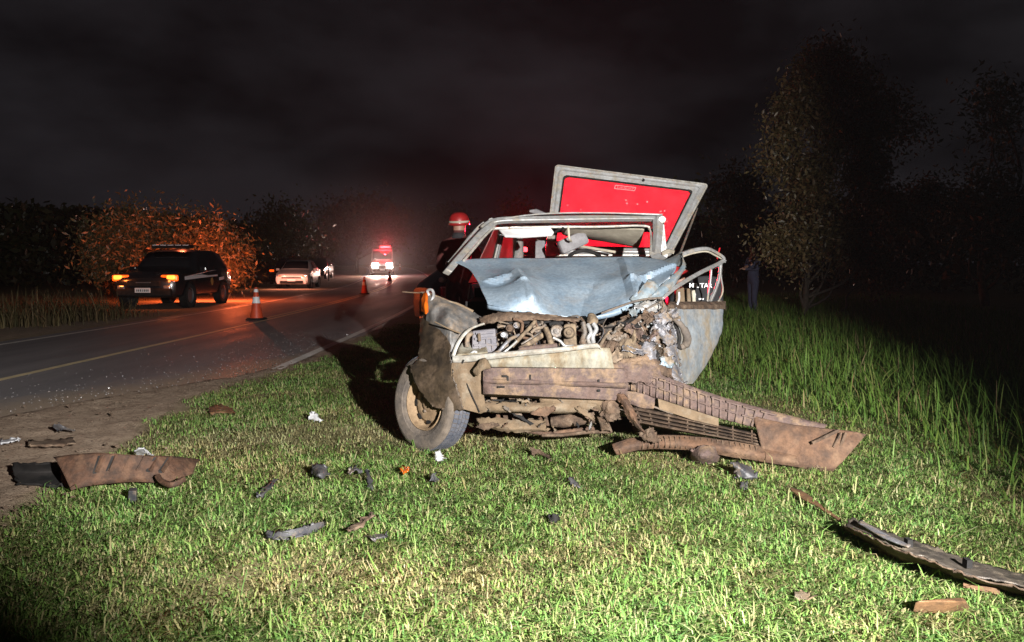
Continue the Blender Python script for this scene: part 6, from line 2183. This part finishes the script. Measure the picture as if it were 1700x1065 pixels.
# tree at the right, its side caught by the floodlight
tb = (P(1350, 440, 17).x, 17.4, -0.2)
lobes = []
g_ = random.Random(64)
for k in range(60):
    py = lerp(95, 452, g_.random() ** 0.85)
    lo_ = float(np.interp(py, [90, 140, 200, 300, 400, 440], [1375, 1335, 1296, 1286, 1296, 1318]))
    hi_ = float(np.interp(py, [90, 140, 200, 300, 400, 440], [1430, 1450, 1490, 1560, 1570, 1480]))
    px = lerp(lo_, hi_, g_.random() ** 1.5)
    q_ = g_.uniform(0.20, 0.46)
    lobes.append((P(px, py, 16.6 + (px - 1300) / 170 + g_.uniform(-.4, .5)), (q_ * g_.uniform(.9, 1.4), q_, q_ * g_.uniform(.6, 1.0)), q_))
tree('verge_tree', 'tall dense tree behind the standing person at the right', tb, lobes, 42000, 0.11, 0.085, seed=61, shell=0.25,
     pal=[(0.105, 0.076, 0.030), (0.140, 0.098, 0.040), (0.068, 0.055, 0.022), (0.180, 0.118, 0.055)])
# further dark trees at the right
for k, (px, y, top, wpx, sd, lab) in enumerate(((1640, 24, 130, 130, 71, 'very dark tall tree at the right edge of the picture'), (1220, 42, 285, 120, 72, 'dark low tree far behind the raised hatch'),
                                                (860, 75, 345, 80, 73, 'dark tree on the far right side of the road beyond the firefighter'), (740, 95, 352, 60, 74, 'small dark tree at the far bend of the road'),
                                                (470, 62, 352, 130, 75, 'dark tree far left of the road behind the white car'), (1000, 60, 330, 110, 77, 'dark tree far behind the wrecked car roof'))):
    bx = P(px, 440, y).x
    gzv = float(gz(bx, y))
    zt = P(px, top, y).z
    hw = wpx / 2 / FPX * y
    lob = []
    g = random.Random(sd)
    for j in range(8):
        zz = lerp(gzv + (zt - gzv) * 0.25, zt - (zt - gzv) * 0.14, g.random())
        lob.append((Vector((bx + g.uniform(-.75, .75) * hw, y + g.uniform(-.6, .6) * hw, zz)), (hw * .5, hw * .5, (zt - gzv) * .17), 1))
    lob.append((Vector((bx, y, zt - (zt - gzv) * .13)), (hw * .5, hw * .5, (zt - gzv) * .15), 1))
    tree('roadside_tree', lab, (bx, y, gzv), lob, 5000, 0.02 * y ** 0.72, 0.10 + .002 * y, 'dark trees around the road', seed=sd)
# flat-topped tree beside the ambulance, lit red from below
y = 74.0
bx = P(592, 440, y).x
gzv = float(gz(bx, y))
lob = []
for (px, py, rx, rz) in ((600, 350, 2.6, .9), (560, 365, 1.8, .9), (640, 362, 1.8, .9), (590, 380, 2.6, 1.0), (625, 390, 1.8, 1.0), (555, 395, 1.6, .9), (650, 385, 1.2, .8)):
    lob.append((P(px, py, y), (rx, 2.0, rz), 1))
tree('spreading_tree', 'spreading flat crowned tree glowing red beside the ambulance', (bx, y, gzv), lob, 6500, 0.42, 0.22, seed=88)


# far wood: one dark mass on both sides
def wood(name, label, x0, y0, x1, y1, depth, h0, h1, n, seed, size):
    g = np.random.default_rng(seed)
    t = g.uniform(0, 1, n)
    x = lerp(x0, x1, t) + g.normal(0, depth, n)
    y = lerp(y0, y1, t) + g.normal(0, depth, n)
    hh = h0 + (h1 - h0) * (0.5 + 0.5 * np.array([mnoise.noise((a * 9 + seed, seed, 0.3)) for a in t])) + 0.6 * np.array([mnoise.noise((a * 40 + seed, seed, 1.3)) for a in t])
    z = gz(x, y) + g.uniform(0, 1, n) ** 0.6 * hh
    p = np.stack([x, y, z], 1)
    ax = g.normal(size=(n, 3))
    ax /= np.linalg.norm(ax, axis=1, keepdims=True)
    sd = np.cross(ax, g.normal(size=(n, 3)))
    sd /= np.linalg.norm(sd, axis=1, keepdims=True)
    L = size * g.uniform(.6, 1.4, (n, 1))
    V = np.stack([p - ax * L, p + sd * L * .45, p + ax * L, p - sd * L * .45], 1)
    b = (np.arange(n) * 4)[:, None]
    tris = np.concatenate([b + np.array([[0, 1, 2]]), b + np.array([[0, 2, 3]])], 1).reshape(-1, 3)
    o = mesh_np(name, V.reshape(-1, 3), np.zeros((0, 4), int), tris, np.repeat(pick_col(n, LEAFG, LP) * 0.5, 4, axis=0), M['leaf'])
    tag(o, label, 'wood', kind='stuff')


wood('far_wood', 'dark wood along the left side of the road', -27, 34, -30, 120, 2.2, 3.4, 5.6, 52000, 5, 0.22)
wood('far_wood', 'dark wood along the right side of the verge', 19, 30, 8, 130, 2.5, 2.8, 5.5, 48000, 6, 0.22)

# tall stalks and a tuft at the left shoulder
for k, (px, py, y, h_, lab) in enumerate(((118, 500, 17.0, .75, 'dry grass tuft at the shoulder in front of the dark tree'), (35, 500, 15.5, .85, 'dry grass tuft at the left edge of the picture'), (165, 505, 18, .55, 'low dry tuft just left of the police SUV'))):
    c = P(px, 440, y)
    n = 420
    x_ = c.x + RNG.normal(0, .42, n)
    y_ = y + RNG.normal(0, .4, n)
    hh = RNG.uniform(.25, 1, n) * h_
    o = blades('grass_tuft', x_, y_, hh, RNG.uniform(.01, .022, n), RNG.beta(2, 2.5, n) * 1.3, RNG.uniform(0, 6.28, n),
               pick_col(n, [(0.12, 0.09, 0.045), (0.16, 0.115, 0.055), (0.07, 0.06, 0.025)], [.4, .3, .3]), '', segs=4, curl=1.3)
    tag(o, lab, 'grass', kind='stuff')


# ================================================================== people
def person(name, label, loc, heading, joints, mats, tags, extra=None):
    """joints: name -> (x right, y ahead, z up, radius); bones: pairs; tags: bone end -> material index"""
    root = thing(name, loc, label, 'person')
    f = Vector((math.cos(heading), math.sin(heading), 0))
    r = Vector((f.y, -f.x, 0))
    o = Vector(loc)

    def Wp(p):
        return o + r * p[0] + f * p[1] + Vector((0, 0, p[2]))
    J, B = dict(joints), []
    chain = [('pelvis', 'waist'), ('waist', 'chest'), ('chest', 'neck'), ('neck', 'jaw'), ('jaw', 'head'), ('head', 'crown'), ('jaw', 'nose')]
    for s in 'LR':
        chain += [('chest', 'sh' + s), ('sh' + s, 'el' + s), ('el' + s, 'wr' + s), ('wr' + s, 'palm' + s), ('pelvis', 'hip' + s), ('hip' + s, 'kn' + s), ('kn' + s, 'an' + s), ('an' + s, 'toe' + s)]
        w, e, p = Vector(J['wr' + s][:3]), Vector(J['el' + s][:3]), None
        d = (w - e).normalized()
        pl = w + d * 0.075
        J['palm' + s] = (*pl, 0.030)
        sd = d.cross(Vector((0.2, 0.3, 1))).normalized()
        nn = d.cross(sd)
        for q, (off, ln) in enumerate(((-.030, .060), (-.010, .072), (.010, .068), (.030, .052))):
            a = pl + sd * off * 0.8 + d * 0.02
            b = pl + sd * off * 1.1 + d * ln * 0.6 + nn * 0.006
            c = pl + sd * off * 1.1 + d * ln + nn * 0.026
            for nm, pt, rad in (('a', a, .009), ('b', b, .009), ('c', c, .0075)):
                J['f%s%d%s' % (nm, q, s)] = (*pt, rad)
            chain += [('palm' + s, 'fa%d%s' % (q, s)), ('fa%d%s' % (q, s), 'fb%d%s' % (q, s)), ('fb%d%s' % (q, s), 'fc%d%s' % (q, s))]
        J['th' + s] = (*(w + d * 0.06 - sd * 0.055 + nn * .01), 0.010)
        chain += [('wr' + s, 'th' + s)]
    names = list(J)
    me = bpy.data.meshes.new('body')
    me.from_pydata([Wp(J[n][:3]) for n in names], [(names.index(a), names.index(b)) for a, b in chain], [])
    ob = bpy.data.objects.new('body', me)
    COL.objects.link(ob)
    sk = ob.modifiers.new('skin', 'SKIN')
    lay = me.skin_vertices[0].data if me.skin_vertices else None
    if lay is None:
        bm = bmesh.new()
        bm.from_mesh(me)
        bm.verts.layers.skin.verify()
        bm.to_mesh(me)
        bm.free()
        lay = me.skin_vertices[0].data
    for i, n in enumerate(names):
        rr_ = J[n][3]
        lay[i].radius = (rr_, rr_ * (0.72 if n in ('chest', 'waist', 'pelvis') else 1.0))
        lay[i].use_root = n == 'pelvis'
    sb = ob.modifiers.new('sub', 'SUBSURF')
    sb.levels = sb.render_levels = 2
    dg = bpy.context.evaluated_depsgraph_get()
    dg.update()
    m2 = bpy.data.meshes.new_from_object(ob.evaluated_get(dg))
    bpy.data.objects.remove(ob)
    m2.name = 'body'
    m2.materials.clear()
    for m_ in mats:
        m2.materials.append(M[m_])
    segs = []
    for a, b in chain:
        key = b if b[:2] in ('sh', 'el', 'wr', 'hi', 'kn', 'an', 'to', 'th', 'fa', 'fb', 'fc') or True else b
        t = tags.get(b[:2], tags.get(b, 0))
        segs.append((Wp(J[a][:3]), Wp(J[b][:3]), t))
    for pgn in m2.polygons:
        c = pgn.center
        best, bt = 9e9, 0
        for a, b, t in segs:
            ab = b - a
            u = max(0, min(1, (c - a).dot(ab) / max(ab.length_squared, 1e-9)))
            dd = (a + ab * u - c).length
            if dd < best:
                best, bt = dd, t
        pgn.material_index = bt
        pgn.use_smooth = True
    bo = bpy.data.objects.new('body', m2)
    COL.objects.link(bo)
    attach(bo, root)
    return root, Wp, J


M['skin'] = mat('skin', (0.30, 0.165, 0.115), (0.26, 0.14, 0.095), rough=0.55, scale=10)
M['navy'] = mat('dark_navy_cloth', (0.024, 0.025, 0.050), (0.034, 0.034, 0.060), rough=0.9, scale=20, bump=0.4, bscale=14, bdist=0.03)
M['black_cloth'] = mat('black_cloth', (0.014, 0.014, 0.016), (0.022, 0.022, 0.024), rough=0.85, scale=20, bump=0.4, bscale=16, bdist=0.03)
M['khaki'] = mat('khaki_trousers', (0.13, 0.095, 0.06), (0.10, 0.075, 0.05), rough=0.9, scale=20, bump=0.4, bscale=14, bdist=0.03)
M['fire_red'] = mat('red_work_cloth', (0.085, 0.016, 0.013), (0.06, 0.013, 0.011), rough=0.85, scale=15, bump=0.4, bscale=14, bdist=0.03)
M['helmet'] = mat('red_helmet_shell', (0.30, 0.014, 0.014), (0.24, 0.012, 0.012), rough=0.4, scale=10, coat=0.4)
M['boot'] = mat('black_boot', (0.02, 0.02, 0.02), rough=0.6)
M['hair'] = mat('dark_hair', (0.012, 0.010, 0.009), rough=0.6, bump=0.5, bscale=80)

STAND = dict(pelvis=(0, 0, .93, .135), waist=(0, .0, 1.08, .125), chest=(0, -.01, 1.32, .150), neck=(0, 0, 1.49, .055), jaw=(0, .02, 1.56, .062), head=(0, .015, 1.64, .082), crown=(0, .0, 1.72, .058), nose=(0, .098, 1.625, .012),
             shL=(-.185, -.01, 1.40, .070), shR=(.185, -.01, 1.40, .070), elL=(-.25, -.02, 1.12, .048), elR=(.25, -.02, 1.12, .048), wrL=(-.25, .08, .88, .034), wrR=(.25, .08, .88, .034),
             hipL=(-.09, 0, .88, .098), hipR=(.09, 0, .88, .098), knL=(-.10, .02, .49, .066), knR=(.10, .02, .49, .066), anL=(-.11, -.02, .09, .048), anR=(.11, -.02, .09, .048), toeL=(-.13, .14, .04, .040), toeR=(.13, .14, .04, .040))
TAGS = {'ja': 1, 'he': 1, 'cr': 1, 'no': 1, 'wr': 0, 'pa': 1, 'fa': 1, 'fb': 1, 'fc': 1, 'th': 1, 'ne': 1, 'hi': 2, 'kn': 2, 'an': 2, 'to': 3}


def helmet(root, Wp, J, up=1.0):
    h = Vector(J['head'][:3])
    c = Wp((h.x, h.y - 0.005, h.z + 0.01))
    cr_ = Wp(J['crown'][:3])
    ax = (cr_ - Wp(J['jaw'][:3])).normalized()
    hm = sub_empty('helmet', c, root)
    part(MB().lathe([(0.128, -0.02), (0.124, 0.01), (0.121, 0.04), (0.113, 0.075), (0.095, 0.105), (0.065, 0.126), (0.03, 0.134), (0.001, 0.136)], c, ax, 24), 'shell', 'helmet', hm, smooth=50, solid=0.004)
    part(MB().lathe([(0.127, 0.010), (0.1245, 0.035)], c, ax, 24), 'band', 'lining', hm, smooth=60, solid=0.003)
    return hm


# bystander at the right, arms folded, facing the road
J = dict(STAND)
J.update(elL=(-.24, .06, 1.14, .050), elR=(.24, .06, 1.14, .050), wrL=(.02, .20, 1.16, .034), wrR=(-.02, .22, 1.20, .034))
J.update(knL=(-.09, .03, .49, .066), knR=(.11, -.02, .49, .066))
bp = P(1251, 440, 18.2)
root, Wp, J2 = person('person', 'bystander in dark clothes with folded arms standing in the grass by the tree', (bp.x, 18.2, float(gz(bp.x, 18.2))), R(198), J, ['navy', 'skin', 'navy', 'boot'], TAGS)
hc = Vector(J2['head'][:3])
part(MB().lathe([(0.088, -0.01), (0.092, 0.03), (0.080, 0.065), (0.05, 0.088), (0.001, 0.094)], Wp((hc.x, hc.y - .018, hc.z + .012)), (0, 0, 1), 18), 'hair', 'hair', root, smooth=60)

# firefighter standing beyond the wreck's left side, seen from behind
J = dict(STAND)
J.update(elL=(-.27, .05, 1.13, .058), wrL=(-.20, .24, 1.02, .040), elR=(.27, .04, 1.13, .058), wrR=(.18, .24, 1.04, .040))
J = {k: (v[0], v[1], v[2] * 1.04, v[3] * 1.06) for k, v in J.items()}
fp = P(762, 440, 9.7)
root, Wp, J2 = person('person', 'firefighter with red helmet standing behind the left side of the wreck', (fp.x, 9.7, 0), R(75), J, ['fire_red', 'skin', 'black_cloth', 'boot'], dict(TAGS, ne=0, ja=0))
helmet(root, Wp, J2)
jc = Vector(J2['neck'][:3])
part(MB().lathe([(0.088, -0.02), (0.080, 0.02), (0.072, 0.05)], Wp(jc), (0, 0, 1), 18), 'collar', 'black_cloth', root, smooth=60, solid=0.006)
part(MB().tube([Wp((-.235, .0, 1.02)), Wp((-.235, .10, 1.02))], 0.035, 8), 'torch', 'white_bit', root, smooth=60)

# crouching rescuer behind the sprung door, black shirt lettered on the back
cx = P(1164, 440, 7.6)
J = dict(pelvis=(-.12, -.08, .48, .15), waist=(-.06, -.05, .62, .145), chest=(-.02, .02, .86, .165), neck=(-.12, .12, 1.0, .055), jaw=(-.17, .15, 1.03, .062), head=(-.205, .16, 1.08, .082), crown=(-.235, .165, 1.14, .058), nose=(-.22, .245, 1.05, .012),
         shL=(-.20, .04, .93, .072), shR=(.16, .03, .94, .072), elL=(-.30, .22, .70, .050), elR=(.22, .24, .72, .050), wrL=(-.26, .44, .66, .035), wrR=(.10, .42, .66, .035),
         hipL=(-.22, -.06, .46, .115), hipR=(-.03, -.06, .46, .115), knL=(-.34, .34, .50, .075), knR=(.0, .34, .44, .075), anL=(-.36, .08, .09, .05), anR=(-.18, .06, .09, .05), toeL=(-.37, .24, .04, .042), toeR=(-.17, .22, .04, .042))
root, Wp, J2 = person('person', 'crouching rescuer in black shirt with white back lettering seen through the sprung door frame', (cx.x, 7.6, 0), R(88), J, ['black_cloth', 'skin', 'khaki', 'boot'], TAGS)
helmet(root, Wp, J2)
# back panel of a vest carrying the word
vb = [P(1148, 461, 7.33), P(1199, 461, 7.33), P(1203, 503, 7.26), P(1146, 505, 7.26)]
g = surf([[vb[0] + Vector((0, .06, 0)), lerp(vb[0], vb[1], .5) + Vector((0, -.015, .015)), vb[1] + Vector((0, .06, 0))],
          [lerp(vb[0], vb[3], .5) + Vector((0, .05, 0)), (vb[0] + vb[1] + vb[2] + vb[3]) / 4 + Vector((0, -.03, 0)), lerp(vb[1], vb[2], .5) + Vector((0, .05, 0))],
          [vb[3] + Vector((0, .06, 0)), lerp(vb[3], vb[2], .5) + Vector((0, -.02, 0)), vb[2] + Vector((0, .06, 0))]], 6, 6)
q = g.reshape(-1, 3)
q = q + folds(q, 401, 0.004, 0.1)
part(MB().grid(q.reshape(g.shape).tolist()), 'vest', 'black_cloth', root, smooth=60, solid=0.02)
M['print'] = mat('white_print', (0.80, 0.80, 0.80), rough=0.6)
tc_ = bpy.data.curves.new('lettering', 'FONT')
tc_.body = 'MILITAR'
tc_.size = 0.058
tc_.extrude = 0.001
tc_.offset = 0.0012
tc_.align_x = 'CENTER'
tc_.materials.append(M['print'])
to = bpy.data.objects.new('lettering', tc_)
to.location = P(1163, 477, 7.27)
to.rotation_euler = (R(88), 0, R(-2))
COL.objects.link(to)
bpy.context.view_layer.update()
dg = bpy.context.evaluated_depsgraph_get()
tm = bpy.data.meshes.new_from_object(to.evaluated_get(dg))
tmw = to.matrix_world.copy()
bpy.data.objects.remove(to)
tm.transform(tmw)
tm.name = 'lettering'
to = bpy.data.objects.new('lettering', tm)
COL.objects.link(to)
attach(to, root)
part(MB().box(P(1153, 491, 7.255), (0.02, 0.006, 0.085)), 'patch', 'reflect', root)
part(MB().box(P(1164, 496, 7.235), (0.045, 0.006, 0.014)), 'patch', 'reflect', root)

# ================================================================== dust hanging over the far road
SM = bpy.data.materials.new('hanging_dust')
nt, nd, lk, bs = nodes_of(SM)
nd.remove(bs)
pv = nd.new('ShaderNodeVolumePrincipled')
pv.inputs['Color'].default_value = (0.82, 0.80, 0.82, 1)
pv.inputs['Anisotropy'].default_value = 0.45
tcs = nd.new('ShaderNodeTexCoord')
mps = nd.new('ShaderNodeMapping')
mps.inputs['Location'].default_value = (-1, -1, -1)
mps.inputs['Scale'].default_value = (2, 2, 2)
lk.new(tcs.outputs['Generated'], mps.inputs['Vector'])
ln = nd.new('ShaderNodeVectorMath')
ln.operation = 'LENGTH'
lk.new(mps.outputs['Vector'], ln.inputs[0])
mrs = nd.new('ShaderNodeMapRange')
mrs.inputs['From Min'].default_value = 1.0
mrs.inputs['From Max'].default_value = 0.1
mrs.inputs['To Min'].default_value = 0.0
mrs.inputs['To Max'].default_value = 0.010
lk.new(ln.outputs['Value'], mrs.inputs['Value'])
lk.new(mrs.outputs['Result'], pv.inputs['Density'])
lk.new(pv.outputs['Volume'], nd.get('Material Output').inputs['Volume'])
mb = MB()
cd = Vector((-9.0, 72.0, 3.0))
rows_ = []
for i in range(13):
    th = math.pi * i / 12
    rows_.append([cd + Vector((16 * math.sin(th) * math.cos(2 * math.pi * k / 24), 24 * math.sin(th) * math.sin(2 * math.pi * k / 24), 8 * math.cos(th))) for k in range(25)])
mb.grid(rows_)
me_ = mb.build('smoke', SM)
bm = bmesh.new()
bm.from_mesh(me_.data)
bmesh.ops.remove_doubles(bm, verts=bm.verts, dist=0.001)
bm.to_mesh(me_.data)
bm.free()
tag(me_, 'dusty smoke hanging over the far road round the ambulance', 'smoke', kind='stuff')

# ================================================================== night haze
HZ = mat_h = bpy.data.materials.new('thin_night_haze')
nt, nd, lk, bs = nodes_of(HZ)
nd.remove(bs)
pv = nd.new('ShaderNodeVolumePrincipled')
pv.inputs['Color'].default_value = (0.85, 0.85, 0.88, 1)
pv.inputs['Density'].default_value = 0.0003
pv.inputs['Anisotropy'].default_value = 0.3
lk.new(pv.outputs['Volume'], nd.get('Material Output').inputs['Volume'])
hz = MB().box((-5, 80, 7.5), (140, 190, 18)).build('haze', HZ)
tag(hz, 'thin night haze hanging over the road', 'haze', kind='stuff')
